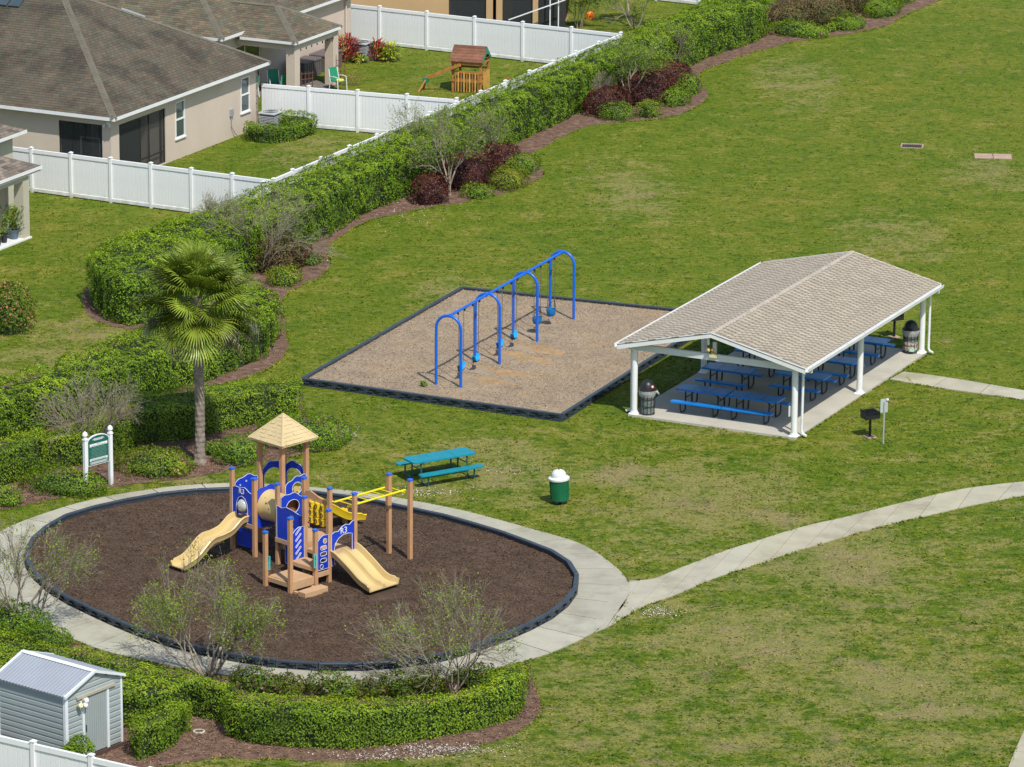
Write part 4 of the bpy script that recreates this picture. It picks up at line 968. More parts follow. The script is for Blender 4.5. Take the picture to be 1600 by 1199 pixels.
# ================================================================== SHINGLED ROOFS
def shingle_protos(m, tabw, expo, th, nvar=6, tv=0.18, hue=None):
    out = []
    for i in range(nvar):
        v = 1 + R.uniform(-tv, tv); col = (v, v, v) if hue is None else tuple(v * c for c in hue(i))
        me = bpy.data.meshes.new('shingle'); w = tabw - .012
        me.from_pydata([(0, 0, th), (w, 0, th), (w, expo * 1.05, 0.002), (0, expo * 1.05, 0.002), (0, 0, -.002), (w, 0, -.002)], [], [(0, 1, 2, 3), (4, 5, 1, 0), (4, 0, 3), (5, 2, 1)]); me.update(); set_tint(me, col); me.materials.append(m); out.append((me, col))
    return out
def shingle_field(parent, quad_o, ud, vd, inside_fn, umax, vmax, m, tabw=.31, expo=.145, th=.014, singles=0, tv=.18, hue=None, umin=0.0, name='shingle', alt=False):
    """quad_o origin at eave, ud along the eave, vd up the slope (3D unit vectors, local to parent)"""
    O = np.array(quad_o, float); ud = np.array(ud, float); vd = np.array(vd, float); nn = np.cross(ud, vd)
    cells = []
    r = 0; v = 0.0
    while v < vmax:
        off = (r % 2) * tabw * .5 + (r % 3) * .04; u = umin - off
        while u < umax:
            par = int(round((u - umin + off) / tabw)) % 2
            if inside_fn(u + tabw * .5, v + expo * .5) and inside_fn(u + .02, v + .02) and inside_fn(u + tabw - .02, v + .02): cells.append((u if not (alt and par) else u + tabw * .36, v, par))
            u += tabw
        v += expo; r += 1
    protos = shingle_protos(m, tabw, expo, th, 6, tv, hue)
    if alt:
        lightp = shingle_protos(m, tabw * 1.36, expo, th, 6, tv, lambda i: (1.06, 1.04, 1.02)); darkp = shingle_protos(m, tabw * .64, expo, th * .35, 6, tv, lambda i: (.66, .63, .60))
    # the largest in view (closest to the eave) become single parts
    cells.sort(key=lambda c: c[1]); one = cells[:singles]; rest = cells[singles:]
    Rm = Matrix(((ud[0], vd[0], nn[0], 0), (ud[1], vd[1], nn[1], 0), (ud[2], vd[2], nn[2], 0), (0, 0, 0, 1)))
    for u, v, par in one:
        o = obj(name, R.choice((darkp if par else lightp) if alt else protos)[0], None, parent); q = O + ud * u + vd * v + nn * .004
        o.matrix_local = Matrix.Translation(Vector(q)) @ Rm
    if rest:
        n = len(rest); cu = np.array(rest)[:, :2]; pr = np.array([c[2] for c in rest]); w = tabw - .012; base = O + cu[:, :1] * ud + cu[:, 1:] * vd + nn * .004
        L = np.array([(0, 0, th), (w, 0, th), (w, expo * 1.05, .002), (0, expo * 1.05, .002), (0, 0, -.002), (w, 0, -.002)])
        off = L[:, :1] * ud + L[:, 1:2] * vd + L[:, 2:] * nn
        V = (base[:, None, :] + off[None])
        if alt:
            wv = np.where(pr == 1, tabw * .64 - .004, tabw * 1.36 - .004) - w
            for k_ in (1, 2, 5): V[:, k_] += wv[:, None] * ud
            V[:, 0:2] -= (nn * th * .65)[None, None] * (pr == 1)[:, None, None]
        V = V.reshape(-1, 3)
        F = (np.arange(n)[:, None, None] * 6 + np.array([[0, 1, 2, 3], [4, 5, 1, 0]])[None]).reshape(-1, 4)
        t = 1 + rng.uniform(-tv, tv, (n, 1)); t = np.repeat(t, 3, 1)
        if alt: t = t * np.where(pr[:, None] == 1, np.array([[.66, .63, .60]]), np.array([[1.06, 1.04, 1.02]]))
        elif hue is not None:
            hs = np.array([hue(i) for i in range(12)]); t = t * hs[rng.integers(0, 12, n)]
        obj('shingles', npmesh('shingles', V, F, np.repeat(t, 6, axis=0)), m, parent, 'stuff')
def roof_plane(parent, poly3, m, th=.10, name='roof_deck'):
    """solid slab under the shingles; poly3 = planar polygon (local)"""
    p = [Vector(q) for q in poly3]; n = (p[1] - p[0]).cross(p[2] - p[0]).normalized()
    if n.z < 0: p = p[::-1]; n = -n
    mb = MB(); k = len(p); vs = p + [q - Vector((0, 0, th)) for q in p]
    fs = [tuple(range(k)), tuple(range(2 * k - 1, k - 1, -1))] + [(i, i + k, (i + 1) % k + k, (i + 1) % k) for i in range(k)]
    mb.add(vs, fs); me = mb.mesh(name); set_tint(me, .8); return obj(name, me, m, parent)
def slope_field(parent, A, B, top, m, **k):
    """A->B eave (left to right seen from below/outside), top: list of upper polygon points"""
    A = np.array(A, float); B = np.array(B, float); ud = (B - A) / np.linalg.norm(B - A); t0 = np.array(top[0], float)
    w = t0 - A; w = w - ud * (w @ ud); vd = w / np.linalg.norm(w)
    poly = [(0, 0), (float(np.linalg.norm(B - A)), 0)] + [(float((np.array(q) - A) @ ud), float((np.array(q) - A) @ vd)) for q in top]
    if np.cross(ud, vd)[2] < 0: raise ValueError('winding')
    def ins(u, v):
        c = False; j = len(poly) - 1
        for i in range(len(poly)):
            xi, yi = poly[i]; xj, yj = poly[j]
            if (yi > v) != (yj > v) and u < (xj - xi) * (v - yi) / (yj - yi) + xi: c = not c
            j = i
        return c
    xs = [p[0] for p in poly]; ys = [p[1] for p in poly]
    shingle_field(parent, A, ud, vd, ins, max(xs), max(ys), m, umin=min(xs), **k)
def ridge_caps(parent, P, Q, m, step=.20, w=.15, rise=.03):
    P = Vector(P); Q = Vector(Q); d = Q - P; L = d.length; d.normalize(); s = d.cross(Vector((0, 0, 1))).normalized(); up = s.cross(d)
    mb = MB(); n = int(L / step)
    for i in range(n):
        a = P + d * (i * step); b = P + d * (i * step + step * 1.04); j = R.uniform(0, .006)
        v = [a - s * w - Vector((0, 0, w * .42)) + up * (rise + j), a + up * (rise + .012 + j), a + s * w - Vector((0, 0, w * .42)) + up * (rise + j), b - s * w - Vector((0, 0, w * .42)) + up * rise * .8, b + up * rise, b + s * w - Vector((0, 0, w * .42)) + up * rise * .8]
        mb.add(v, [(0, 1, 4, 3), (1, 2, 5, 4), (0, 2, 1)])
    mb.build('ridge_caps', m, parent, 'stuff')
def band(parent, name, P, Q, z0, z1, th, m, out=0.0):
    """vertical board from P to Q (xy), thickness th to the right of travel"""
    P = Vector((P[0], P[1], 0)); Q = Vector((Q[0], Q[1], 0)); d = (Q - P); L = d.length; ang = math.atan2(d.y, d.x)
    mb = MB(); mb.box(0, -th - out, z0, L, -out, z1, M=frame(P.x, P.y, ang)); return mb.build(name, m, parent)

E64 = math.radians(63.8)
def HF(o):  # house frame: local x = e1 (towards lower right), y = e2 (away)
    return E64 - math.pi / 2
# ------------------------------------------------------------------ window helper (in wall plane: x along, z up; outside = -y)
def window(parent, Mx, x0, x1, z0, z1, two=True):
    w = MB(); f = .05
    w.box(x0, -.03, z0, x0 + f, .05, z1, M=Mx); w.box(x1 - f, -.03, z0, x1, .05, z1, M=Mx); w.box(x0 + f, -.03, z1 - f, x1 - f, .05, z1, M=Mx); w.box(x0 + f, -.03, z0, x1 - f, .05, z0 + f, M=Mx)
    zm = (z0 + z1) / 2; w.box(x0 + f, -.025, zm - .03, x1 - f, .05, zm + .03, M=Mx)
    fr = w.build('window', M['white_paint'], parent)
    for a, b, y in ((z0 + f, zm - .03, .012), (zm + .03, z1 - f, .03)):
        g = MB(); g.box(x0 + f, y, a, x1 - f, y + .01, b, M=Mx); g.build('pane', M['glass'], fr)
        bl = MB(); 
        bl.box(x0 + f, .06, a, x1 - f, .065, b, M=Mx); bl.build('blind', M['white_paint'], fr)
    s = MB(); s.box(x0 - .05, -.07, z0 - .06, x1 + .05, .02, z0, M=Mx); s.build('sill', M['white_paint'], fr)
def rect(x0, z0, x1, z1): return [(x0, z0), (x1, z0), (x1, z1), (x0, z1)]

# ------------------------------------------------------------------ beige house A
def house_a():
    c1 = at2(178, 185, 2.9); fa = E64 - math.pi / 2
    root = thing('house', 'large beige house with dark hip roof and screened corner porch', 'house', (c1[0], c1[1], 0), fa, 'houses behind the fences')
    Dp = 12.95; ze = 2.9; W = 22.0; ap = Dp / 2; zr = ze + ap * 0.565
    # wall planes: right wall x=-.4 ; front wall y=.4
    Mr = Matrix.Translation((-.4, .4, 0)) @ Matrix.Rotation(math.pi / 2, 4, 'Z')     # along +y ; outside (-y local) = +x
    Ml = Matrix.Translation((-.4 - 21, .4, 0))                                     # along +x from the far left; outside = -y
    mb = MB(); mb.plate(rect(0.0, 0, 12.2, 2.75), [rect(.64, .05, 4.36, 2.38), rect(5.15, .9, 5.93, 2.46), rect(10.67, .93, 11.43, 2.45)], Mr @ Matrix.Translation((0, .1, 0)), .2)
    mb.build('wall', M['stucco'], root)
    mb = MB(); mb.plate(rect(0, 0, 20.8, 2.75), [rect(21 - 2.5, .05, 21 - .42, 2.45)], Ml @ Matrix.Translation((0, .1, 0)), .2); mb.build('wall', M['stucco'], root)
    mb = MB(); mb.box(-21.4, 12.4, 0, -.4, 12.6, 2.75); mb.box(-21.6, .4, 0, -21.402, 12.6, 2.75); mb.build('wall', M['stucco'], root)
    mb = MB(); mb.box(-3.2, 3.0 + .5, 0.0, -.62, 3.1 + .5 + 1.0, 2.7); mb.box(-4.0, .62, 0, -3.2, 4.6, 2.7); mb.build('porch_inner_wall', M['stucco'], root)
    mb = MB(); mb.box(-4, .6, 0, -.6, 3.5, .04); mb.build('porch_floor', M['concrete_base'], root)
    # screens and their bronze frames
    def screen(Mx, x0, x1, z0, z1, mulls, rails):
        f = MB()
        for x in [x0 + .02] + mulls + [x1 - .02]: f.box(x - .022, .04, z0, x + .022, .09, z1, M=Mx)
        for z in [z0 + .02] + rails + [z1 - .02]:
            f.box(x0, .045, z - .02, x1, .085, z + .02, M=Mx)
        fr = f.build('screen_frame', M['bronze'], root); s = MB(); s.box(x0, .062, z0, x1, .066, z1, M=Mx); s.build('screen', M['screen'], fr)
    screen(Mr, .64, 4.36, .05, 2.38, [2.4, 3.1], [.55]); screen(Ml, 21 - 2.5, 21 - .42, .05, 2.45, [21 - 1.85, 21 - 1.3], [.4])
    # white cage door seen behind the front screen, sliding glass inside
    d = MB(); xd = -2.1
    for a, b, c_, e in ((xd, .0, xd + .05, 1.75), (xd + .9, .0, xd + .95, 1.75), (xd, 1.70, xd + .95, 1.75)): d.box(a, .75, b + .04, c_, .8, e + .04)
    d.build('porch_door_frame', M['white_paint'], root)
    d = MB(); d.box(-3.18, 1.0, .05, -3.15, 3.3, 2.1); d.box(-2.9, 3.46, .05, -.9, 3.49, 2.1); d.build('sliding_glass', M['dark_glass'], root)
    window(root, Mr, 5.15, 5.93, .9, 2.46); window(root, Mr, 10.67, 11.43, .93, 2.45)
    # eave: fascia, soffit
    mb = MB(); 
    mb.box(-W, -.025, ze - .14, 0.025, -.001, ze + .0); mb.build('fascia', M['white_paint'], root)
    mb = MB(); mb.box(.001, -.001, ze - .14, .026, Dp, ze); mb.build('fascia', M['white_paint'], root)
    mb = MB(); mb.box(-W, 0, ze - .13, 0, .40, ze - .11); mb.box(-.4, .401, ze - .13, 0, Dp, ze - .11); mb.build('soffit', M['stucco'], root)
    # roof: hips from both corners
    A = (0, 0, ze); B = (0, Dp, ze); P = (-ap, ap, zr); Q = (-W + ap, ap, zr); Lc = (-W, 0, ze); Lb = (-W, Dp, ze)
    roof = roof_plane(root, [A, B, P], M['house_shingle'], name='roof')
    hue = lambda i: [(1, 1, 1), (1.08, .94, .88), (.94, 1.0, .9), (1.14, 1.0, .9), (.86, .86, .84), (1.0, 1.03, .95), (1.12, 1.1, 1.02), (.9, .9, .9), (1.04, 1, .98), (1, .97, .92), (1.1, .97, .92), (.95, .98, .92)][i % 12]
    slope_field(roof, A, B, [P], M['house_shingle'], tabw=.33, expo=.15, hue=hue, tv=.10)
    r2 = roof_plane(root, [Lc, A, P, Q], M['house_shingle'], name='roof'); slope_field(r2, (-14, 0, ze), A, [P, (-14, ap, zr)], M['house_shingle'], tabw=.33, expo=.15, hue=hue, tv=.10)
    roof_plane(root, [B, Lb, Q, P], M['house_shingle'], name='roof'); roof_plane(root, [Lb, Lc, Q], M['house_shingle'], name='roof')
    ridge_caps(r2, A, P, M['ridge']); ridge_caps(r2, B, P, M['ridge']); ridge_caps(r2, P, Q, M['ridge'])
    # security light at the corner and meter box
    mb = MB(); mb.box(-.55, .30, 2.52, -.40, .39, 2.62)
    for x in (-.62, -.36): mb.lathe([(.03, 0), (.05, .05), (.055, .11)], 10, M=Matrix.Translation((x, .28, 2.52)) @ Matrix.Rotation(2.2, 4, 'X'))
    mb.build('security_light', M['lens'], root)
    mb = MB(); mb.box(0, -.1, 0, .22, 0, .3, M=Mr @ Matrix.Translation((9.7, 0, .98))); mb.tube([Mr @ Vector((9.8, -.05, 1.0)), Mr @ Vector((9.8, -.05, .5)), Mr @ Vector((10.0, -.09, .2)), Mr @ Vector((10.2, -.1, .05))], .02, 6); mb.build('electric_box', M['galv'], root)
    # skylights and a short white vent strip
    MS = Matrix.Translation((-8.9, 5.2, ze + 5.2 * .565)) @ Matrix.Rotation(math.atan(.565), 4, 'X')
    for i in range(2):
        mb = MB(); mb.bbox(i * .62, 0, .02, i * .62 + .52, .95, .12, .02, M=MS); mb.build('skylight', M['glass'], root)
    mb = MB(); mb.tube([(-4.62, Dp - 4.62, ze + 4.62 * .565 + .06), (-3.9, Dp - 3.9, ze + 3.9 * .565 + .06)], .05, 6); mb.build('vent_strip', M['galv'], root)
    # furniture behind the screen
    return root
house_a()
# ------------------------------------------------------------------ house B with open porch
HBO = at2(462, 66, 2.7)
def hb(a, b): return loc(HBO, E64 - math.pi / 2, a, b)
def house_b():
    fa = E64 - math.pi / 2
    root = thing('house', 'beige house with open corner porch on square columns', 'house', (HBO[0], HBO[1], 0), fa, 'houses behind the fences')
    Mr = Matrix.Translation((-3.1, -1.3, 0)) @ Matrix.Rotation(math.pi / 2, 4, 'Z')
    mb = MB(); mb.plate(rect(0, 0, 12.2, 2.75), [rect(.9, .05, 3.6, 2.15)], Mr @ Matrix.Translation((0, .1, 0)), .2); mb.build('wall', M['stucco'], root)
    mb = MB(); mb.box(-20, -1.3, 0, -3.302, -1.1, 2.75); mb.box(-20, 10.7, 0, -3.302, 10.9, 2.75); mb.build('wall', M['stucco'], root)
    mb = MB(); 
    for x in (.92, 2.25, 3.58): mb.box(x - .03, 0.03, .05, x + .03, .10, 2.15, M=Mr)
    mb.box(.9, .03, 2.10, 3.6, .1, 2.15, M=Mr); fr = mb.build('sliding_door', M['white_paint'], root)
    g = MB(); g.box(.95, .06, .05, 2.22, .065, 2.1, M=Mr); g.box(2.28, .06, .05, 3.55, .065, 2.1, M=Mr); g.build('pane', M['dark_glass'], fr)
    # porch columns and beam
    def column(x, y, s=.23):
        mb = MB(); mb.bbox(x - s, y - s, 0, x + s, y + s, 2.28, .01); mb.build('porch_column', M['stucco'], root)
    column(-.32, .32); column(-.32, 3.9); 
    mb = MB(); mb.box(-3.08, .1, 2.28, -.1, .5, 2.58); mb.box(-.5, .5, 2.281, -.1, 4.15, 2.579); mb.box(-3.08, 3.75, 2.28, -.501, 4.15, 2.58); mb.build('porch_beam', M['stucco'], root)
    mb = MB(); mb.box(-3.08, 0.0, 0, 0.0, 4.2, .06); mb.build('porch_floor', M['concrete_base'], root)
    hue = lambda i: [(1, 1, 1), (1.12, .95, .85), (.9, 1.02, .9), (1.2, 1.05, .9), (.82, .82, .82), (1.05, 1.08, .95)][i % 6]
    # porch roof
    z = 2.7; ap = 2.1; zr = z + ap * .53; A = (0.05, -.1, z); B = (0.05, 4.2, z); P = (-2.1, 2.05, zr); Q = (-4.8, 2.05, zr)
    r1 = roof_plane(root, [A, B, P], M['houseb_shingle'], name='roof'); slope_field(r1, A, B, [P], M['houseb_shingle'], tabw=.33, expo=.15, hue=hue)
    r2 = roof_plane(root, [(-4.8, -.1, z), A, P, Q], M['houseb_shingle'], name='roof'); slope_field(r2, (-3.0, -.1, z), A, [P, (-3.0, 2.05, zr)], M['houseb_shingle'], tabw=.33, expo=.15, hue=hue)
    slope_field(r2, (-4.8, -.1, z), (-3.0, -.1, z), [(-3.0, 2.05, zr), Q], M['houseb_shingle'], tabw=.33, expo=.15, hue=hue)
    roof_plane(root, [B, (-4.8, 4.2, z), Q, P], M['houseb_shingle'], name='roof')
    ridge_caps(r2, A, P, M['ridge']); ridge_caps(r2, B, P, M['ridge']); ridge_caps(r2, P, Q, M['ridge'])
    mb = MB(); mb.box(-2.78, -.125, z - .12, .075, -.101, z); mb.box(.051, -.1, z - .12, .076, 4.2, z); mb.build('fascia', M['white_paint'], root)
    # main roof
    z = 2.9; x1 = -2.76; y0 = -1.75; y1 = 11.3; hw = (y1 - y0) / 2; zr = z + hw * .53; A = (x1, y0, z); B = (x1, y1, z); P = (x1 - hw, y0 + hw, zr); Q = (-16, y0 + hw, zr); L0 = (-21, y0, z); L1_ = (-21, y1, z)
    r3 = roof_plane(root, [A, B, P], M['houseb_shingle'], name='roof'); slope_field(r3, A, B, [P], M['houseb_shingle'], tabw=.33, expo=.15, hue=hue)
    r4 = roof_plane(root, [L0, A, P, Q], M['houseb_shingle'], name='roof'); slope_field(r4, (-12, y0, z), A, [P, (-12, y0 + hw, zr)], M['houseb_shingle'], tabw=.33, expo=.15, hue=hue)
    roof_plane(root, [B, L1_, Q, P], M['houseb_shingle'], name='roof'); roof_plane(root, [L1_, L0, Q], M['houseb_shingle'], name='roof')
    ridge_caps(r4, A, P, M['ridge']); ridge_caps(r4, B, P, M['ridge']); ridge_caps(r4, P, Q, M['ridge'])
    mb = MB(); mb.box(-21, y0 - .026, z - .13, x1, y0 - .001, z); mb.box(x1 + .001, y0, z - .13, x1 + .026, y1, z); mb.build('fascia', M['white_paint'], root)
    mb = MB(); mb.box(-3.3, y0, z - .18, x1, y1, z - .16); mb.build('soffit', M['stucco'], root)
    mb = MB(); mb.tube([(-2.95, 10.3, 2.7), (-3.03, 10.3, 2.5), (-3.03, 10.3, .15), (-2.9, 10.3, .05)], .045, 6); mb.build('downspout', M['stucco'], root)
    for i in range(7):
        y = .6 + i * .5; mb = MB(); mb.box(-.1, y, 2.18, -.06, y + .03, 2.28); mb.build('hanging_bulb', M['black'], root)
house_b()
# ------------------------------------------------------------------ tan house C with screened cage
def house_c():
    p0 = at2(555, 22, 0.0); fa = math.radians(-3); p0 = at2(701, 50)
    root = thing('house', 'orange tan house with dark screened patio behind the top fence', 'house', (p0[0], p0[1], 0), fa, 'houses behind the fences')
    mb = MB(); mb.plate(rect(-5.2, 0, 0, 2.8), [], Matrix.Translation((0, .1, 0)), .2); mb.build('wall', M['stucco_tan'], root)
    mb = MB(); mb.box(-.2, .202, 0, 0, 3.2, 2.8); mb.box(-.2, 3.2, 0, 5.6, 3.4, 2.8); mb.build('wall', M['stucco_tan'], root)
    mb = MB(); mb.box(.15, 3.14, .05, 2.4, 3.19, 2.2); mb.box(2.9, 3.14, .05, 5, 3.19, 2.2); mb.build('sliding_glass', M['dark_glass'], root)
    for x, w in ((1.95, .32), (2.42, .30), (4.15, .26)):
        mb = MB(); mb.bbox(x - w / 2, 0, 0, x + w / 2, .3, 2.4, .01); mb.build('porch_column', M['stucco_tan'], root)
    mb = MB(); mb.box(0, 0, 2.402, 5.6, .3, 2.8); mb.build('porch_beam', M['stucco_tan'], root)
    mb = MB()
    for a, b in ((0, 1.79), (2.57, 4.02), (4.28, 5.6)): mb.box(a, .12, 0, b, .125, 2.4)
    mb.build('screen', M['screen'], root)
    mb = MB(); 
    for x in (4.85, 5.25): mb.box(x, -.4, 0, x + .05, -.35, 2.7)
    mb.tube([(2.9, -.6, .75), (5.6, -.5, 1.75)], .035, 4)
    mb.build('screen_cage_frame', M['white_paint'], root)
    mb = MB(); mb.box(-5.8, -.5, 2.8, 6.4, 8.5, 2.9); mb.add([(-5.8, -.5, 2.902), (6.4, -.5, 2.902), (6.4, 8.5, 2.902), (-5.8, 8.5, 2.902), (-1.3, 4, 5.2), (1.9, 4, 5.2)], [(0, 1, 5, 4), (1, 2, 5), (2, 3, 4, 5), (3, 0, 4)])
    me = mb.mesh('roof'); set_tint(me, 1.0); obj('roof', me, M['houseb_shingle'], root)
house_c()
# ------------------------------------------------------------------ house D at the left edge
def house_d():
    fa = E64 - math.pi / 2 ; c = at2(47, 372, 0)
    root = thing('house', 'sage house corner with grey shingle roofs at the left picture edge', 'house', (c[0], c[1], 0), fa, 'houses behind the fences')
    Mr = Matrix.Rotation(math.pi / 2, 4, 'Z')
    # right wall x=0 facing +x, corner pier at y in -.0
    mb = MB(); mb.box(-.42, -.42, 0, 0, 0, 2.72); mb.build('porch_column', M['stucco_sage'], root)
    mb = MB(); mb.box(-.32, -8, 2.35, -.0, -.422, 2.72); mb.box(-4, -.32, 2.35, -.422, -.05, 2.72); mb.build('porch_beam', M['stucco_sage'], root)
    mb = MB(); mb.box(-2.6, -9, 0, 0, -8.01, 2.72); mb.box(-2.6, -8, 0, -2.4, 0, 2.72); mb.box(-2.4, -.2, 0, -.95, 0, 2.72); mb.build('wall', M['stucco_sage'], root)
    mb = MB(); mb.box(-2.6, -8, 0, .06, .05, .06); mb.build('porch_floor', M['white_paint'], root)
    mb = MB(); mb.box(-8, 0.002, 0, -3.27, 4.0, 3.0); mb.build('wall', M['stucco_sage'], root)
    hue = lambda i: [(1, 1, 1), (1.15, 1.05, .98), (.75, .75, .75), (1.3, 1.2, 1.1), (.6, .6, .62), (1.1, 1.1, 1.05)][i % 6]
    z = 2.76; ex, ey = .12, .75; P = (-3.2, ey - 3.6, z + 3.6 * .42)
    A = (ex, -9, z); B = (ex, ey, z); T0 = (-3.2, -9, z + 3.6 * .42)
    r1 = roof_plane(root, [A, B, (-3.2, ey - 3.62, z + 1.52), (-3.2, -9, z + 1.52)], M['housed_shingle'], name='roof')
    slope_field(r1, A, B, [(-3.2, ey - 3.62, z + 1.52), (-3.2, -9, z + 1.52)], M['housed_shingle'], tabw=.33, expo=.16, hue=hue, tv=.25)
    roof_plane(root, [B, (-6.8, ey, z), (-3.2, ey - 3.62, z + 1.52)], M['housed_shingle'], name='roof')
    mb = MB(); mb.box(ex + .001, -9, z - .13, ex + .026, ey, z); mb.box(-6.8, ey + .001, z - .13, ex + .026, ey + .026, z); mb.build('fascia', M['white_paint'], root)
    mb = MB(); mb.box(-.4, -9, z - .2, ex, ey, z - .18); mb.build('soffit', M['stucco_sage'], root)
    # second, higher roof behind
    z = 3.15; ex = -2.87; ey = 4.4; A = (ex, 0.9, z); B = (ex, ey, z)
    r2 = roof_plane(root, [A, B, (-6.6, ey - 3.75, z + 1.6), (-6.6, .9, z + 1.6)], M['housed_shingle'], name='roof'); slope_field(r2, A, B, [(-6.6, ey - 3.75, z + 1.6), (-6.6, .9, z + 1.6)], M['housed_shingle'], tabw=.33, expo=.16, hue=hue, tv=.25)
    roof_plane(root, [B, (-10.3, ey, z), (-6.6, ey - 3.75, z + 1.6)], M['housed_shingle'], name='roof')
    mb = MB(); mb.box(ex + .001, .9, z - .13, ex + .026, ey, z); mb.box(-10.3, ey + .001, z - .13, ex + .026, ey + .026, z); mb.build('fascia', M['white_paint'], root)
    return c
house_d()

# ================================================================== PAVILION
W_P, L1_P, L2_P = 5.835, 5.852, 5.918; LT = L1_P + L2_P
def pavilion():
    root = thing('picnic_pavilion', 'open picnic pavilion with tan shingle roof on white columns', 'pavilion', (PAV_O[0], PAV_O[1], 0), PAV_A)
    # slab in jointed pieces
    xs = [-.16, 2.9, 5.98]; ys = [-.17, 2.9, 5.85, 8.8, 11.93]
    mb = MB(); mb.box(-.12, -.13, 0, 5.94, 11.88, .05); mb.build('slab_base', M['concrete_base'], root)
    for i in range(2):
        for j in range(4):
            mb = MB(); mb.box(xs[i] + .006, ys[j] + .006, 0.0, xs[i + 1] - .006, ys[j + 1] - .006, .075); mb.build('floor_slab', M['pav_slab'], root)
    zt = 2.33
    for x, y in ((0, 0), (W_P, 0), (0, L1_P), (W_P, L1_P), (0, LT), (W_P, LT)):
        mb = MB(); mb.lathe([(.105, .10), (.105, zt)], 20, x, y); c = mb.build('column', M['white_paint'], root, smooth=True)
        mb = MB(); mb.bbox(x - .16, y - .16, .075, x + .16, y + .16, .12, .03); mb.lathe([(.14, .12), (.12, .18)], 20, x, y); mb.build('column_base', M['white_paint'], c)
    # beams
    mb = MB(); mb.box(-.09, -.1, zt, .09, LT + .1, zt + .2); mb.build('eave_beam', M['beam_grey'], root)
    mb = MB(); mb.box(W_P - .09, -.1, zt, W_P + .09, LT + .1, zt + .2); mb.build('eave_beam', M['beam_grey'], root)
    for y in (0, L1_P, LT):
        mb = MB(); mb.box(.095, y - .05, zt - .02, W_P - .095, y + .05, zt + .2); mb.build('cross_beam', M['beam_grey'], root)
        mb = MB(); mb.box(W_P / 2 - .06, y - .045, zt + .202, W_P / 2 + .06, y + .045, 2.95); mb.build('king_post', M['beam_grey'], root)
    ex, ey0, ey1 = .48, .34, .42; ze = 2.56; zr = 3.35; xm = W_P / 2
    th = .05
    y0, y1 = -ey0, LT + ey1
    hue = lambda i: [(1, 1, 1), (1.1, 1.02, .96), (.92, .9, .9), (1.18, 1.1, 1.04), (.84, .8, .78), (1.05, 1.05, 1.05)][i % 6]
    A, B, T1, T0 = (W_P + ex, y0, ze), (W_P + ex, y1, ze), (xm, y1, zr), (xm, y0, zr)
    r1 = roof_plane(root, [A, B, T1, T0], M['pav_shingle'], th, 'roof'); 
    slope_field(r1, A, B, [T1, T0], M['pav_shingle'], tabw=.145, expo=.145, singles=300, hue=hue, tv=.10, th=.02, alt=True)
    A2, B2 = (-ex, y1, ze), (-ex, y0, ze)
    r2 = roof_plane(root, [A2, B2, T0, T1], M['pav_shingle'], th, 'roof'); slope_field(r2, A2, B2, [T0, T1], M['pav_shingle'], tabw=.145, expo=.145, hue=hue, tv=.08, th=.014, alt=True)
    ridge_caps(r1, T0, T1, M['pav_ridge'], .21, .15)
    # ceiling boards following the slopes
    for sx in (0, 1):
        xo = -ex + .02 if sx == 0 else W_P + ex - .02
        mb = MB(); mb.add([(xo, y0 + .03, ze - .055), (xo, y1 - .03, ze - .055), (xm, y1 - .03, zr - .055), (xm, y0 + .03, zr - .055), (xo, y0 + .03, ze - .075), (xo, y1 - .03, ze - .075), (xm, y1 - .03, zr - .075), (xm, y0 + .03, zr - .075)], [(0, 1, 2, 3), (4, 7, 6, 5), (0, 4, 5, 1), (1, 5, 6, 2), (3, 2, 6, 7), (0, 3, 7, 4)]); mb.build('ceiling', M['soffit'], root)
    # barge boards (gable ends)
    for y in (y0 - .03, y1 + .002):
        for sx in (0, 1):
            xo = -ex - .02 if sx == 0 else W_P + ex + .02
            mb = MB(); v = []
            for yy in (y, y + .028): v += [(xo, yy, ze - .20), (xm, yy, zr - .17), (xm, yy, zr + .012), (xo, yy, ze + .005)]
            mb.add(v, [(0, 1, 2, 3), (7, 6, 5, 4), (0, 4, 5, 1), (1, 5, 6, 2), (2, 6, 7, 3), (3, 7, 4, 0)]); mb.build('barge_board', M['white_paint'], root)
            mb = MB(); v = []
            for yy in (y - .008 if y < 0 else y + .0285, y - .0005 if y < 0 else y + .036): v += [(xo, yy, ze - .045), (xm, yy, zr - .035), (xm, yy, zr - .018), (xo, yy, ze - .028)]
            mb.add(v, [(0, 1, 2, 3), (7, 6, 5, 4), (0, 4, 5, 1), (1, 5, 6, 2), (2, 6, 7, 3), (3, 7, 4, 0)]); mb.build('drip_edge', M['bronze'], root)
    # gutters + downspouts
    for s, x in ((-1, -ex), (1, W_P + ex)):
        prof = [(0, 0), (.11, 0), (.13, .12), (.115, .12), (.10, .02), (.01, .02), (.01, .12), (0, .12)]
        mb = MB(); v = []
        for yy in (y0 - .03, y1 + .03): v += [(x + s * (p[0] + .001), yy, ze - .135 + p[1]) for p in prof]
        n = len(prof); mb.add(v, [(i, (i + 1) % n, n + (i + 1) % n, n + i) for i in range(n)] + [tuple(range(n))[::-1], tuple(range(n, 2 * n))]); gt = mb.build('gutter', M['white_paint'], root)
        for i in range(8):
            yy = y0 + .6 + i * 1.55; mb = MB(); mb.box(x + s * .002 if s > 0 else x - .125, yy, ze - .03, x + .125 if s > 0 else x - .002, yy + .03, ze - .012); mb.build('gutter_strap', M['white_paint'], gt)
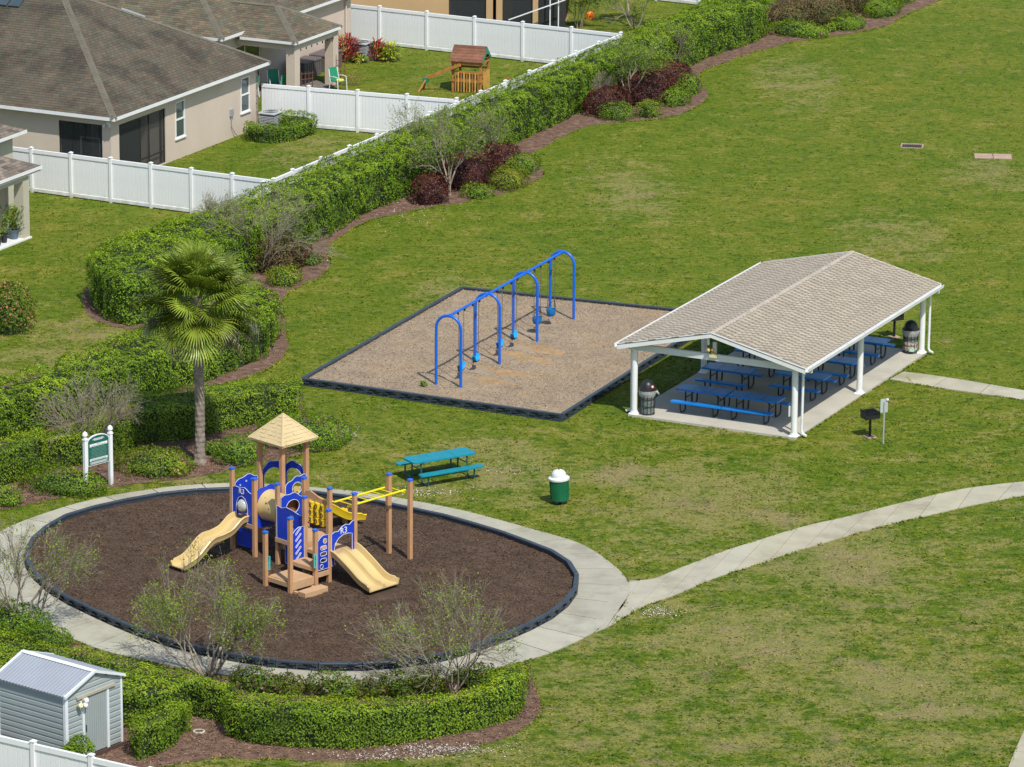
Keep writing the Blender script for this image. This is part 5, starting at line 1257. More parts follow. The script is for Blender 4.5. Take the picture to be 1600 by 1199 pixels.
        for y, dy in ((0, .26), (LT, .24)):
            xx = 0 if s < 0 else W_P
            pts = [(x + s * .06, y + .1, ze - .12), (x + s * .05, y + .12, ze - .24), (xx + s * .2, y + dy - .05, zt - .06), (xx + s * .19, y + dy - .05, .22), (xx + s * .24, y + dy - .05, .12), (xx + s * .38, y + dy - .1, .09)]
            mb = MB(); mb.tube(pts, .045, 6); mb.build('downspout', M['white_paint'], root)
    # gable fixture
    mb = MB(); mb.box(xm - .09, -.12, zt + .19, xm + .09, -.055, zt + .28); mb.lathe([(.03, 0), (.07, .05), (.055, .16)], 10, M=Matrix.Translation((xm - .16, -.09, zt + .42)) @ Matrix.Rotation(2.3, 4, 'X')); mb.lathe([(.03, 0), (.05, .04), (.04, .12)], 10, M=Matrix.Translation((xm - .02, -.09, zt + .40)) @ Matrix.Rotation(1.9, 4, 'X'))
    mb.build('gable_light', M['gold'], root)
    mb = MB(); mb.box(xm - .14, -.14, zt + .10, xm + .12, -.052, zt + .20); mb.build('camera_bracket', M['lamp'], root)
    mb = MB(); mb.tube([(xm - .18, -.15, 3.1), (xm - .17, -.15, 2.86)], [.05, .035], 8); mb.build('junction_box', M['white_paint'], root)
    mb = MB(); mb.box(W_P - .17, -.10, .75, W_P - .14, .0, 1.1); mb.build('outlet_box', M['white_paint'], root)
pavilion()

# ------------------------------------------------------------------ picnic tables
def ticks(): pass
def make_table(label, mtop, mleg, L=1.83, group=None, square=True):
    root = thing('picnic_table', label, 'picnic table', (0, 0, 0), 0, group)
    def plank(w, x0, x1, y0, y1, z, nm, c=.05):
        # rounded-corner plate with rolled down rim
        k = []
        for cx, cy, a0 in ((x1 - c, y1 - c, 0), (x0 + c, y1 - c, 90), (x0 + c, y0 + c, 180), (x1 - c, y0 + c, 270)):
            for i in range(4): a = math.radians(a0 + i * 30); k.append((cx + c * math.cos(a), cy + c * math.sin(a)))
        mb = MB(); n = len(k); v = [(x, y, z - .055) for x, y in k] + [(x, y, z - .008) for x, y in k]
        cx, cy = (x0 + x1) / 2, (y0 + y1) / 2
        v += [(cx + (x - cx) * (1 - .016 / max(abs(x1 - x0) / 2, .01)), cy + (y - cy) * (1 - .016 / max(abs(y1 - y0) / 2, .01)), z) for x, y in k]
        f = [tuple(range(n))[::-1], tuple(range(2 * n, 3 * n))]
        for r_ in range(2):
            for i in range(n): f.append((r_ * n + i, r_ * n + (i + 1) % n, r_ * n + n + (i + 1) % n, r_ * n + n + i))
        mb.add(v, f); return mb.build(nm, mtop, root)
    c = .03 if square else .12
    top = plank(0, -L / 2, L / 2, -.38, .38, .76, 'table_top', c)
    # perforation seams pressed between the welded mesh sheets
    for x in (-L / 6, L / 6):
        mb = MB(); mb.box(x - .006, -.36, .7601, x + .006, .36, .7635); mb.build('sheet_seam', mleg if square else mtop, top)
    for s in (-1, 1): plank(0, -L / 2, L / 2, s * .74 - .145, s * .74 + .145, .455, 'bench_seat', .03 if square else .11)
    r_ = .031
    for x in (-L / 2 + .32, L / 2 - .32):
        for s in (-1, 1):
            if square:
                pts = [(x, s * .28, .73), (x, s * .28, .12), (x, s * .30, .05), (x, s * .36, .03), (x, s * .58, .03), (x, s * .66, .05), (x, s * .72, .14), (x, s * .74, .43)]
            else:
                pts = [(x, s * .28, .73), (x, s * .30, .20), (x, s * .34, .05), (x, s * .42, .03), (x, s * .62, .03), (x, s * .70, .05), (x, s * .74, .14), (x, s * .74, .43)]
            mb = MB(); mb.tube(pts, r_, 6); mb.build('leg', mleg, root, smooth=True)
        mb = MB(); mb.box(x - .02, -.34, .70, x + .02, .34, .724); mb.build('support_bar', mleg, root)
        mb = MB(); mb.tube([(x, 0, .45), (x * .35, 0, .72)], .014, 5); mb.tube([(x, -.28, .45), (x, .28, .45)], .018, 5); mb.build('brace', mleg, root)
    return root
gT_ = 'blue picnic tables under the pavilion'
tab0 = make_table('front left blue picnic table beside the wire trash basket', M['table_blue'], M['black'], group=gT_)
spots = [((1.98, 1.42, 0), None), ((3.86, 1.42, 0), 'front right blue picnic table beside the corner column'),
         ((1.66, 4.25, 0), 'blue picnic table second row on the left behind the front pair'), ((4.18, 4.75, 0), 'blue picnic table second row on the right side'),
         ((1.75, 6.9, 0), 'blue picnic table third row left mostly hidden by the roof'), ((4.30, 7.05, 0), 'blue picnic table behind the middle right column'),
         ((4.28, 10.0, 0), 'rearmost blue picnic table near the far wire trash basket')]
for i, ((a, b, z), lb) in enumerate(spots):
    o = tab0 if i == 0 else copy_tree(tab0)
    if lb: o['label'] = lb
    x, y = loc(PAV_O, PAV_A, a, b); o.location = (x, y, .075); o.rotation_euler = (0, 0, PAV_A + R.uniform(-.015, .015))
teal = make_table('long teal picnic table with rounded ends standing on the grass', M['teal'], M['teal_leg'], L=2.35, square=False)
tc = at2(690, 733); teal.location = (tc[0], tc[1], 0); 
p, q = at2(640, 719, .76), at2(742, 702, .76); teal.rotation_euler = (0, 0, math.atan2(q[1] - p[1], q[0] - p[0])); teal.location = ((at2(687, 711, .76))[0], (at2(687, 711, .76))[1], 0)

# ------------------------------------------------------------------ trash baskets, dome can
def basket(label, u, v, sticker, group='wire trash baskets under the pavilion'):
    g = at2(u, v); root = thing('trash_basket', label, 'trash can', (g[0], g[1], .075), R.uniform(0, 1), group)
    mb = MB(); mb.lathe([(.23, .05), (.25, .80), (.235, .80), (.22, .06)], 20); mb.build('liner', M['can_grey'], root, smooth=True)
    for i in range(12):
        a = i * math.pi / 6; mb = MB(); mb.tube([(.25 * math.cos(a), .25 * math.sin(a), .02), (.275 * math.cos(a), .275 * math.sin(a), .80), (.31 * math.cos(a), .31 * math.sin(a), .88)], .009, 5); mb.build('bar', M['black'], root)
    for z, r_ in ((.03, .255), (.3, .262), (.56, .27), (.80, .28), (.87, .305)):
        mb = MB(); pts = [(r_ * math.cos(t * math.pi / 12), r_ * math.sin(t * math.pi / 12), z) for t in range(25)]; mb.tube(pts, .012, 5, caps=False); mb.build('hoop', M['black'], root)
    mb = MB(); mb.lathe([(.30, .84), (.30, .89), (.245, .92), (.23, 1.02), (.17, 1.13), (.07, 1.18), (.01, 1.19)], 20); mb.build('lid', M['black'], root, smooth=True)
    mb = MB(); mb.lathe([(.262, .62), (.30, .74), (.305, .85), (.29, .86)], 20); mb.add([(.27, -.1, .80), (.42, -.02, .70), (.40, .08, .62), (.27, .10, .70), (.33, .0, .84)], [(0, 1, 4), (1, 2, 4), (2, 3, 4), (0, 3, 2, 1), (3, 0, 4)]); mb.build('bag', M['bag'], root)
    if sticker == 'o':
        root.rotation_euler = (0, 0, 0)
        mb = MB(); mb.lathe([(.055, 0), (.055, .01)], 12, M=Matrix.Translation((.16, -.20, 1.0)) @ Matrix.Rotation(1.2, 4, 'X') @ Matrix.Rotation(.4, 4, 'Y')); st = mb.build('sticker', M['orange'], root)
        mb = MB(); mb.lathe([(.025, 0), (.025, .004)], 10, M=Matrix.Translation((.163, -.213, 1.004)) @ Matrix.Rotation(1.2, 4, 'X') @ Matrix.Rotation(.4, 4, 'Y')); mb.build('sticker_centre', M['white_paint'], st)
    else:
        root.rotation_euler = (0, 0, 0)
        mb = MB(); mb.box(-.06, -.285, .10, .12, -.272, .21); mb.build('paper', M['sticker'], root)
        mb = MB(); mb.lathe([(.262, .12), (.27, .42)], 16); mb.build('rubbish', mat('mixed_litter', (.35, .30, .26), .7, .9, 14), root)
basket('black wire trash basket with orange sticker at the front left column', 1011, 650, 'o')
basket('black wire trash basket with litter showing by the far right column', 1422, 554, 'g')
def dome_can():
    g = at2(875, 787); root = thing('trash_can', 'green trash can with white dome lid leaning on its post', 'trash can', (g[0], g[1], 0), 0)
    T = Matrix.Rotation(-.05, 4, 'Y')
    mb = MB(); mb.tube([(0, 0, 0), (.0, 0, .14)], .05, 8); mb.lathe([(.16, .0), (.16, .03)], 14); mb.build('post', M['black'], root)
    mb = MB(); mb.lathe([(.25, .12), (.285, .14), (.29, .17), (.285, .20), (.30, .74), (.305, .80)], 28, M=T); mb.build('drum', M['can_green'], root, smooth=True)
    for i in range(28):
        a = i * 2 * math.pi / 28; mb = MB(); mb.tube([T @ Vector((.289 * math.cos(a), .289 * math.sin(a), .19)), T @ Vector((.305 * math.cos(a), .305 * math.sin(a), .76))], .008, 4); mb.build('slat', M['can_green'], root)
    mb = MB(); mb.lathe([(.305, .79), (.335, .80), (.34, .86), (.31, .885), (.235, .895), (.235, .96), (.215, 1.03), (.16, 1.09), (.09, 1.12), (.02, 1.13)], 28, M=T); mb.build('lid', M['can_lid'], root, smooth=True)
    mb = MB(); mb.box(.0, -.04, 1.12, .03, .02, 1.17, M=T); mb.build('lid_knob', M['black'], root)
dome_can()
# ------------------------------------------------------------------ grills and sign post
def grill(label, u, v, rz):
    g = at2(u, v); root = thing('park_grill', label, 'grill', (g[0], g[1], 0), rz, 'black pedestal grills by the pavilion')
    mb = MB(); mb.tube([(0, 0, 0), (0, 0, .66)], .045, 8); mb.build('pedestal', M['black'], root)
    mb = MB(); mb.box(-.17, -.17, 0, .17, .17, .03); mb.build('footing', M['stone'], root)
    mb = MB(); a, b, z0, z1 = .27, .20, .68, .92
    mb.box(-a, -b, z0 - .02, a, b, z0); mb.box(-a, b - .01, z0, a, b, z1); mb.box(-a, -b, z0, a, -b + .01, z0 + .14)
    mb.box(-a, -b + .01, z0, -a + .01, b - .01, z1 - .04); mb.box(a - .01, -b + .01, z0, a, b - .01, z1 - .04); mb.build('fire_box', M['black'], root)
    mb = MB()
    for i in range(13): x = -a + .04 + i * .0385; mb.box(x, -b - .03, z1 - .06, x + .012, b - .02, z1 - .045)
    mb.box(-a + .02, -b - .035, z1 - .064, a - .02, -b - .02, z1 - .045); mb.build('grate', M['black'], root)
    for s in (-1, 1):
        mb = MB(); x = s * (a + .02); mb.tube([(x, -.15, z1 - .05), (x + s * .02, -.15, z1 + .05), (x + s * .02, .15, z1 + .05), (x, .15, z1 - .05)], .012, 5); mb.build('handle', M['black'], root)
grill('black pedestal grill on the grass beside the pale sign post', 1359, 683, .45)
grill('black pedestal grill partly hidden behind the pavilion roof', 1397, 527, .45)
g = at2(1380, 694); t = thing('sign_post', 'thin grey post with a blank pale sign back beside the grill', 'sign', (g[0], g[1], 0), .3)
mb = MB(); mb.box(-.025, -.015, 0, .025, .015, 1.45); mb.build('post', M['galv'], t)
mb = MB(); mb.bbox(-.13, .016, 1.08, .13, .022, 1.55, .002); mb.build('sign_plate', M['metal_sign'], t)
mb = MB(); mb.box(.06, -.03, 1.50, .14, .015, 1.56); mb.build('bracket', M['white_paint'], t)
# ------------------------------------------------------------------ drain, pads, valve ring
g = at2(1425, 229); t = thing('drain_inlet', 'small sunken drain grate with pale rim in the far grass', 'drain', (g[0], g[1], 0), -.15)
mb = MB(); mb.box(-.42, .30, 0, .42, .36, .05); mb.box(-.48, -.3, 0, -.42, .36, .05); mb.box(.42, -.3, 0, .48, .36, .045); mb.box(-.42, -.36, 0, .42, -.30, .02); mb.build('rim', M['stone'], t)
for i in range(9):
    mb = MB(); x = -.40 + i * .095; mb.box(x, -.30, .004, x + .045, .30, .018); mb.build('grate_bar', M['iron'], t)
mb = MB(); mb.box(-.42, -.30, .0, .42, .30, .003); mb.build('pit', M['black'], t)
g = at2(1552, 245); t = thing('utility_pad', 'two worn pinkish concrete pads lying flush in the far grass', 'pad', (g[0], g[1], 0), -.06)
for i in range(2):
    mb = MB(); mb.bbox(-.80 + i * .80, -.42, 0, -.03 + i * .80, .42, .035, .01); mb.build('pad_slab', M['stone'], t)
g = at2(311, 1144); t = thing('valve_ring', 'round pale valve cover ring on the mulch by the front hedge', 'cover', (g[0], g[1], 0), 0)
mb = MB(); mb.lathe([(.17, .0), (.17, .035), (.12, .04), (.115, .01)], 20); mb.build('ring', M['pvc'], t, smooth=True)
mb = MB(); mb.lathe([(.11, .0), (.11, .02)], 16); mb.build('lid', M['bed'], t)

# ================================================================== SWINGS
SWO = at2(681.5, 608.8); SWA = math.radians(66.5) - math.pi / 2
def swing_set():
    root = thing('swing_set', 'bright blue steel swing frame of four arches joined by a top rail', 'swing set', (SWO[0], SWO[1], .0), SWA)
    ys = [0, 3.3, 6.62, 9.98]; w = .93; H = 2.68; r_ = .052
    for y in ys:
        pts = [(0, y, 0), (0, y, H - w / 2)] + [(w / 2 - w / 2 * math.cos(t), y, H - w / 2 + w / 2 * math.sin(t)) for t in np.linspace(0, math.pi, 13)[1:-1]] + [(w, y, H - w / 2), (w, y, 0)]
        mb = MB(); mb.tube(pts, r_, 10); mb.build('arch', M['blue'], root, smooth=True)
    for i in range(3):
        mb = MB(); mb.tube([(w / 2, ys[i] + .04, H - .02), (w / 2, ys[i + 1] - .04, H - .02)], r_ * .95, 10); mb.build('top_rail', M['blue'], root, smooth=True)
        for j in range(2):
            mb = MB(); mb.tube([(w / 2, ys[i + j] + (.1 - .2 * j), H - .02), (w / 2, ys[i + j] + (.16 - .32 * j), H - .02)], r_ * 1.2, 10); mb.build('collar', M['blue'], root, smooth=True)
    hang = []
    for i in range(3):
        for f in (.32, .70):
            y = ys[i] + f * (ys[i + 1] - ys[i]); hang.append((w / 2, y, i))
            for s in (-.28, .28):
                mb = MB(); mb.box(w / 2 - .03, y + s - .02, H - .14, w / 2 + .03, y + s + .02, H - .03); mb.build('hanger', M['black'], root)
    return hang, w, H
hang, sw_w, sw_H = swing_set()
names = ['belt swing nearest the camera in the first bay', 'second belt swing of the first bay', 'belt swing nearest the second arch in the middle bay', 'belt swing next to the third arch', 'bucket swing nearer the camera in the far bay', 'farthest bucket swing under the last arch']
def swing(kind):
    root = thing('swing', names[0], 'swing', (0, 0, 0), 0, 'swings hanging from the blue frame')
    zt_ = sw_H - .14; zs = .62
    for s in (-1, 1):
        mb = MB(); mb.tube([(0, s * .28, zt_), (0, s * .25, zs + .1)], .010, 4)
        for k in range(26):
            f = k / 26; z = zt_ + (zs + .1 - zt_) * f; y = s * (.28 - .03 * f); mb.box(-.014, y - .007, z - .03, .014, y + .007, z)
        mb.build('chain', M['chain'], root)
    if kind == 'belt':
        path = [(0, .25, zs + .1), (0, .22, zs), (0, .12, zs - .09), (0, 0, zs - .12), (0, -.12, zs - .09), (0, -.22, zs), (0, -.25, zs + .1)]
        mb = MB(); mb.sweep([(-.07, -.008), (.07, -.008), (.07, .008), (-.07, .008)], path, side=(1, 0, 0)); mb.build('seat', M['seat_blue'], root, smooth=True)
        mb = MB(); mb.box(-.02, -.255, zs - .14, .02, -.235, zs + .1); mb.box(-.088, -.16, zs - .128, .088, .16, zs - .118); mb.build('seat_pad', M['seat_dark'], root)
    else:
        mb = MB(); mb.lathe([(.11, zs - .10), (.15, zs - .06), (.17, zs + .05), (.175, zs + .16), (.155, zs + .16), (.145, zs + .02), (.10, zs - .05)], 14); mb.build('seat', M['bucket_blue'], root, smooth=True)
        for a in (0.0, math.pi / 2, math.pi, -math.pi / 2):
            mb = MB(); mb.tube([(.2 * math.cos(a), .2 * math.sin(a), zs + .19), (.0, .27 * (1 if math.sin(a) >= 0 else -1), zs + .42)], .01, 5); mb.build('strap', M['seat_dark'], root)
    return root
protos = {'belt': swing('belt'), 'bucket': swing('bucket')}; used = set()
for i, (x, y, b) in enumerate(hang):
    k = 'bucket' if b == 2 else 'belt'; o = protos[k] if k not in used else copy_tree(protos[k]); used.add(k)
    o['label'] = names[i]; wx, wy = loc(SWO, SWA, x, y); o.location = (wx, wy, 0); o.rotation_euler = (0, 0, SWA + R.uniform(-.12, .12))
for i, pp in enumerate(scuffs):   # bare orange sand where feet drag, draped on the chip surface
    c0 = np.mean(pp, axis=0); V = [(c0[0], c0[1], float(hf_pit([c0[0]], [c0[1]])[0]) + .006)]; F = []; nr = 5; n_ = len(pp)
    for r_ in range(1, nr + 1):
        q = c0 + (np.array(pp) - c0) * r_ / nr; z_ = hf_pit(q[:, 0], q[:, 1]) + (.006 if r_ < nr else -.004) + .0007 * i; V += [(float(a), float(b), float(z)) for (a, b), z in zip(q, z_)]
    F += [(0, 1 + k, 1 + (k + 1) % n_) for k in range(n_)]
    for r_ in range(nr - 1): F += [(1 + r_ * n_ + k, 1 + (r_ + 1) * n_ + k, 1 + (r_ + 1) * n_ + (k + 1) % n_, 1 + r_ * n_ + (k + 1) % n_) for k in range(n_)]
    me = bpy.data.meshes.new('scuffed_hollow'); me.from_pydata(V, [], F); me.update(); me.polygons.foreach_set('use_smooth', np.ones(len(F), dtype=bool)); obj('scuffed_hollow', me, M['scuff'], None, 'structure')
# pale shell and pebble spills
def pebbles(label, u, v, rx, ry, n, size=.05):
    g = at2(u, v); X = g[0] + rng.normal(0, rx, n); Y = g[1] + rng.normal(0, ry, n); P = np.stack([X, Y, .02 + .02 * rng.random(n)], 1)
    obj('pebbles', leaf_mesh('pebbles', P, np.tile([0, 0, 1.0], (n, 1)), size, np.ones((n, 3)) * (.6 + .6 * rng.random((n, 1))), aspect=.8), M['pebble'], None, 'stuff')
pebbles('', 1028, 957, .40, .30, 260, .045); pebbles('', 690, 1172, .9, .25, 500); pebbles('', 610, 1183, .8, .15, 260); pebbles('', 516, 398, .08, 1.2, 90, .04); pebbles('', 640, 330, .9, 1.6, 200); pebbles('', 540, 676, .2, .5, 160); pebbles('', 663, 770, .7, .3, 200); pebbles('', 790, 735, .9, .6, 160, .04)

# ================================================================== PLAY STRUCTURE
PO = (-5.4158, 126.8938); PA_ = math.radians(-44)
def text_mesh(txt, size, th=.004):
    cu = bpy.data.curves.new('lettering', 'FONT'); cu.body = txt; cu.size = size; cu.extrude = th; cu.align_x = 'CENTER'; cu.align_y = 'CENTER'; cu.resolution_u = 3
    o = bpy.data.objects.new('tmp_text', cu); C.objects.link(o); dg = bpy.context.evaluated_depsgraph_get(); me = bpy.data.meshes.new_from_object(o.evaluated_get(dg)); bpy.data.objects.remove(o); me.materials.clear(); return me
def circ(cx, cz, r, n=16, rz=None):
    rz = rz or r; return [(cx + r * math.cos(2 * math.pi * i / n), cz + rz * math.sin(2 * math.pi * i / n)) for i in range(n)]
def capsule(cx, cz, w, h, rot=0, n=6):
    out = []
    for s, a0 in ((1, -90), (-1, 90)):
        for i in range(n): a = math.radians(a0 + 180 * i / (n - 1)); out.append((s * (w / 2 - h / 2) + h / 2 * math.cos(a), h / 2 * math.sin(a)))
    c, s_ = math.cos(rot), math.sin(rot); return [(cx + x * c - z * s_, cz + x * s_ + z * c) for x, z in out]
def play_structure():
    root = thing('play_structure', 'blue and tan playground climber with slides, tunnel and peaked roof', 'playground', (PO[0], PO[1], 0), PA_)
    PT, DK, PB_ = M['play_post'], M['play_deck'], M['play_blue']
    def post(x, y, z1, cap=True, w=.062):
        mb = MB(); mb.bbox(x - w, y - w, 0, x + w, y + w, z1, .008); p = mb.build('post', PT, root)
        if cap: mb = MB(); mb.bbox(x - w - .012, y - w - .012, z1 - .03, x + w + .012, y + w + .012, z1 + .025, .012); mb.build('post_cap', M['cap_blue'], p)
    for x, y, z in ((-4.4, .15, 2.70), (-3.4, .15, 2.58), (-2.4, .17, 2.63), (-2.38, 1.25, 2.6), (-1.05, .02, 2.55), (-1.05, 1.05, 2.6), (0, 0, 2.38), (0, 1.07, 2.66), (0, -.55, 1.88), (-.03, -1.54, 2.46), (-1.04, -1.6, 1.82), (-.77, 3.26, 2.63), (.12, 3.28, 2.64)):
        post(x, y, z)
    for x, y in ((-3.36, 1.26), (-4.36, 1.26), (-3.36, 2.26), (-4.36, 2.26)): post(x, y, 3.46, False, .07)
    # roof pyramid with moulded shingle courses
    cx, cy, hs, z0, z1 = -3.84, 1.76, .74, 3.40, 4.20
    steps = 8; 
    for q in range(4):
        mb = MB(); Mq = Matrix.Translation((cx, cy, 0)) @ Matrix.Rotation(q * math.pi / 2, 4, 'Z')
        for i in range(steps):
            f0, f1 = i / steps, (i + 1) / steps; w0, w1 = hs * (1 - f0), hs * (1 - f1); za, zb = z0 + .07 + (z1 - z0 - .07) * f0, z0 + .07 + (z1 - z0 - .07) * f1; nt = max(1, int(round(w0 * 2 / .16)))
            for k in range(nt):
                j = R.choice((0, .010, .018)); a0 = -1 + 2 * k / nt; a1 = -1 + 2 * (k + 1) / nt
                mb.add([Mq @ Vector(p) for p in ((a0 * w0, -w0 - j - .006, za), (a1 * w0, -w0 - j - .006, za), (a1 * w1, -w1, zb), (a0 * w1, -w1, zb), (a0 * w0, -w0 + .02, za - .014), (a1 * w0, -w0 + .02, za - .014))], [(0, 1, 2, 3), (0, 4, 5, 1)])
        mb.add([Mq @ Vector(p) for p in ((-hs, -hs, z0), (hs, -hs, z0), (hs, -hs - .01, z0 + .07), (-hs, -hs - .01, z0 + .07), (0, 0, z0 + .35))], [(0, 1, 2, 3), (0, 4, 1)])
        mb.build('roof_panel', M['roof_tan'], root)
        mb = MB(); a = Mq @ Vector((-hs, -hs, z0 + .05)); b = Mq @ Vector((0, 0, z1)); mb.tube([a, b], [.045, .03], 6); mb.build('roof_hip', M['roof_tan'], root, smooth=True)
    # decks (planked)
    def deck(x0, y0, x1, y1, z, nm='deck', th=.12, along='x'):
        mb = MB(); mb.bbox(x0, y0, z - th, x1, y1, z, .008); mb.build(nm, DK, root)
    deck(-4.4, .22, -3.4, 1.18, 1.2); deck(-4.28, 1.19, -3.42, 2.2, 1.42); deck(-2.34, .10, -1.12, 1.18, 1.12); deck(-1.0, .03, .0, 1.05, .95)
    deck(-1.0, -1.5, -.06, -.62, .46); deck(-1.0, -.60, -.08, -.02, .70)
    mb = MB(); mb.bbox(.30, -1.55, .0, .62, -.62, .28, .01); mb.box(.05, -1.5, .02, .30, -1.4, .2); mb.box(.05, -.8, .02, .30, -.7, .2); mb.build('entry_step', DK, root)
    for a, b, c_, d_, z in ((-1.0, -1.58, -.03, -1.50, .40), (-2.38, .03, -1.1, .10, .95), (-4.36, .08, -3.42, .15, 1.08), (-.0, -.5, .08, -.05, .50)):
        mb = MB(); mb.box(a, b, z - .10, c_, d_, z + .03); mb.build('deck_rail', DK, root)
    mb = MB(); mb.box(-.07, -1.48, .20, .0, -.60, .44); mb.build('riser', DK, root)
    mb = MB(); mb.box(-1.12, .15, .75, -1.06, 1.0, 1.10); mb.box(-2.34, 1.14, .6, -1.12, 1.2, 1.0); mb.build('riser', DK, root)
    # ---- panels
    def PX(yv): return Matrix.Translation((0, yv, 0))                                     # plate in x/z at y
    def PYm(xv): return Matrix.Translation((xv, 0, 0)) @ Matrix.Rotation(math.pi / 2, 4, 'Z')   # plate in y/z at x  (local x -> +y)
    def panel(nm, outline, holes, Mx, mt=PB_, th=.03, trim=True):
        mb = MB(); mb.plate(outline, holes, Mx, th); p = mb.build(nm, mt, root)
        if trim:
            mb = MB()
            for lp in [outline] + holes:
                for y in (-th / 2 - .002,):
                    pts = [Mx @ Vector((a, y, b)) for a, b in lp]; mb.tube(pts + [pts[0]], .0085, 4, caps=False)
            mb.build('panel_trim', M['white_paint'], p)
        return p
    def wave(x0, x1, zl, zr_, bump=.18, n=12, n2=2.0):
        return [(x0 + (x1 - x0) * i / n, zl + (zr_ - zl) * i / n + bump * math.sin(math.pi * i / n) + .025 * math.sin(n2 * 2 * math.pi * i / n)) for i in range(n + 1)]
    # left front arch panel with bubble
    arch = [(-4.17, 1.22), (-4.18, 1.5), (-4.15, 1.7), (-4.06, 1.86), (-3.92, 1.92), (-3.78, 1.86), (-3.69, 1.7), (-3.66, 1.5), (-3.67, 1.22)]
    outl = [(-4.34, 1.02)] + wave(-4.34, -3.46, 2.12, 2.08, .10)[::1] + [(-3.46, 1.02), (-3.67, 1.02)] + arch[::-1] + [(-4.17, 1.02)]
    pl = panel('arch_panel', outl, [], PX(.12))
    t = obj('lettering', text_mesh('R3', .23), M['white_paint'], pl); t.matrix_local = Matrix.Translation((-3.93, .10, 2.06)) @ Matrix.Rotation(math.pi / 2, 4, 'X')
    panel('bubble_ring', circ(-3.92, 1.62, .27, 18), [circ(-3.92, 1.62, .20, 18)], PX(.17), trim=False)
    mb = MB(); mb.lathe([(.205, 0), (.19, .07), (.14, .14), (.07, .18), (.01, .19)], 18, M=Matrix.Translation((-3.92, .16, 1.62)) @ Matrix.Rotation(math.pi / 2, 4, 'X')); mb.build('bubble_window', M['clear'], root, smooth=True)
    panel('side_panel', [(.24, 1.2)] + wave(.24, 1.16, 2.2, 2.25, .14) + [(1.16, 1.2)], [circ(.45, 2.1, .025, 8), circ(.7, 2.18, .025, 8), circ(.92, 2.2, .025, 8)], PYm(-4.38))
    # tunnel and its end panels
    panel('tunnel_panel', [(.22, 1.0)] + wave(.22, 1.18, 2.15, 2.1, .14) + [(1.18, 1.0)], [circ(.68, 1.64, .40, 20)], PYm(-3.36), trim=False)
    prof = []
    for i in range(11): x = -3.38 + i * .098; r_ = .485 if i in (0, 1, 9, 10) else .455; prof.append((r_, x))
    mb = MB()
    n = 24; vs = []
    for r_, x in prof:
        for k in range(n): w = 2 * math.pi * k / n; vs.append((x, .68 + r_ * math.cos(w), 1.65 + r_ * math.sin(w)))
    fs = [(i * n + k, i * n + (k + 1) % n, (i + 1) * n + (k + 1) % n, (i + 1) * n + k) for i in range(10) for k in range(n)]
    vs += [(p[0], .68 + (p[1] - .68) * .95, 1.65 + (p[2] - 1.65) * .95) for p in vs]; o_ = 11 * n; fs += [tuple(i + o_ for i in f[::-1]) for f in fs]
    mb.add(vs, fs); tn = mb.build('crawl_tunnel', M['slide_tan'], root, smooth=True)
    for xx, ang in ((-3.0, 3.6), (-3.15, 3.95), (-2.7, 3.95), (-2.85, 3.3)):
        mb = MB(); mb.lathe([(.05 if ang == 3.6 else .022, 0), (.05 if ang == 3.6 else .022, .004)], 5 if ang == 3.6 else 8, M=Matrix.Translation((xx, .68 + .462 * math.cos(ang), 1.65 - .462 * math.sin(ang))) @ Matrix.Rotation(ang + math.pi / 2 + math.pi, 4, 'X')); mb.build('port_hole', M['tunnel_dark'], tn)
    panel('hole_panel', [(.25, 1.0)] + wave(.25, 1.18, 2.16, 2.02, .14) + [(1.18, 1.0)], [circ(.74, 1.80, .27, 20, .22)], PYm(-2.36))
    mb = MB(); mb.lathe([(.42, 0), (.42, .01)], 20, M=Matrix.Translation((-2.55, .70, 1.72)) @ Matrix.Rotation(math.pi / 2, 4, 'Y')); mb.build('tunnel_liner', M['tunnel_dark'], root)
    # tower window panel with yellow play piece
    po = panel('window_panel', [(1.32, 1.42), (1.32, 2.05)] + wave(1.33, 2.18, 2.12, 2.30, .10, 12, 2.5) + [(2.18, 1.42)], [circ(1.80, 1.95, .20, 16, .19)], PYm(-3.30))
    mb = MB(); mb.lathe([(.17, 0), (.17, .02)], 16, M=Matrix.Translation((-3.40, 1.80, 1.93)) @ Matrix.Rotation(math.pi / 2, 4, 'Y')); mb.build('play_disc', M['play_yellow'], root)
    mb = MB(); mb.lathe([(.09, 0), (.09, .03)], 8, M=Matrix.Translation((-3.37, 1.80, 1.90)) @ Matrix.Rotation(math.pi / 2, 4, 'Y')); mb.build('play_gear', M['slide_tan'], root)
    # rear arches
    def arch_outline(a, b, z0_, zt, leg=.10, inner=.80):
        m = (a + b) / 2; w = (b - a) / 2; o1 = [(a, z0_), (a, zt - .35)] + [(m - w * math.cos(t), zt - .35 + .33 * math.sin(t) + .02 * math.sin(6 * t)) for t in np.linspace(.25, math.pi - .25, 12)] + [(b, zt - .35), (b, z0_), (b - leg, z0_), (b - leg, zt - .50)]
        o1 += [(m + (w - leg) * math.cos(t), zt - .50 + .26 * math.sin(t)) for t in np.linspace(.25, math.pi - .25, 10)] + [(a + leg, zt - .50), (a + leg, z0_)]
        return o1
    panel('rear_arch', arch_outline(1.32, 2.2, 1.42, 2.62), [], PYm(-4.36)); panel('rear_arch', arch_outline(-4.3, -3.42, 1.42, 2.6), [], PX(2.26))
    # tree panel, lattice, slotted panel, letter arch
    panel('cutout_panel', [(-2.32, .97)] + [(-2.32, 2.0), (-2.1, 1.96), (-1.9, 2.02), (-1.6, 1.98), (-1.3, 1.9), (-1.12, 1.93)] + [(-1.12, .97)], [], PX(.07))
    mb = MB(); 
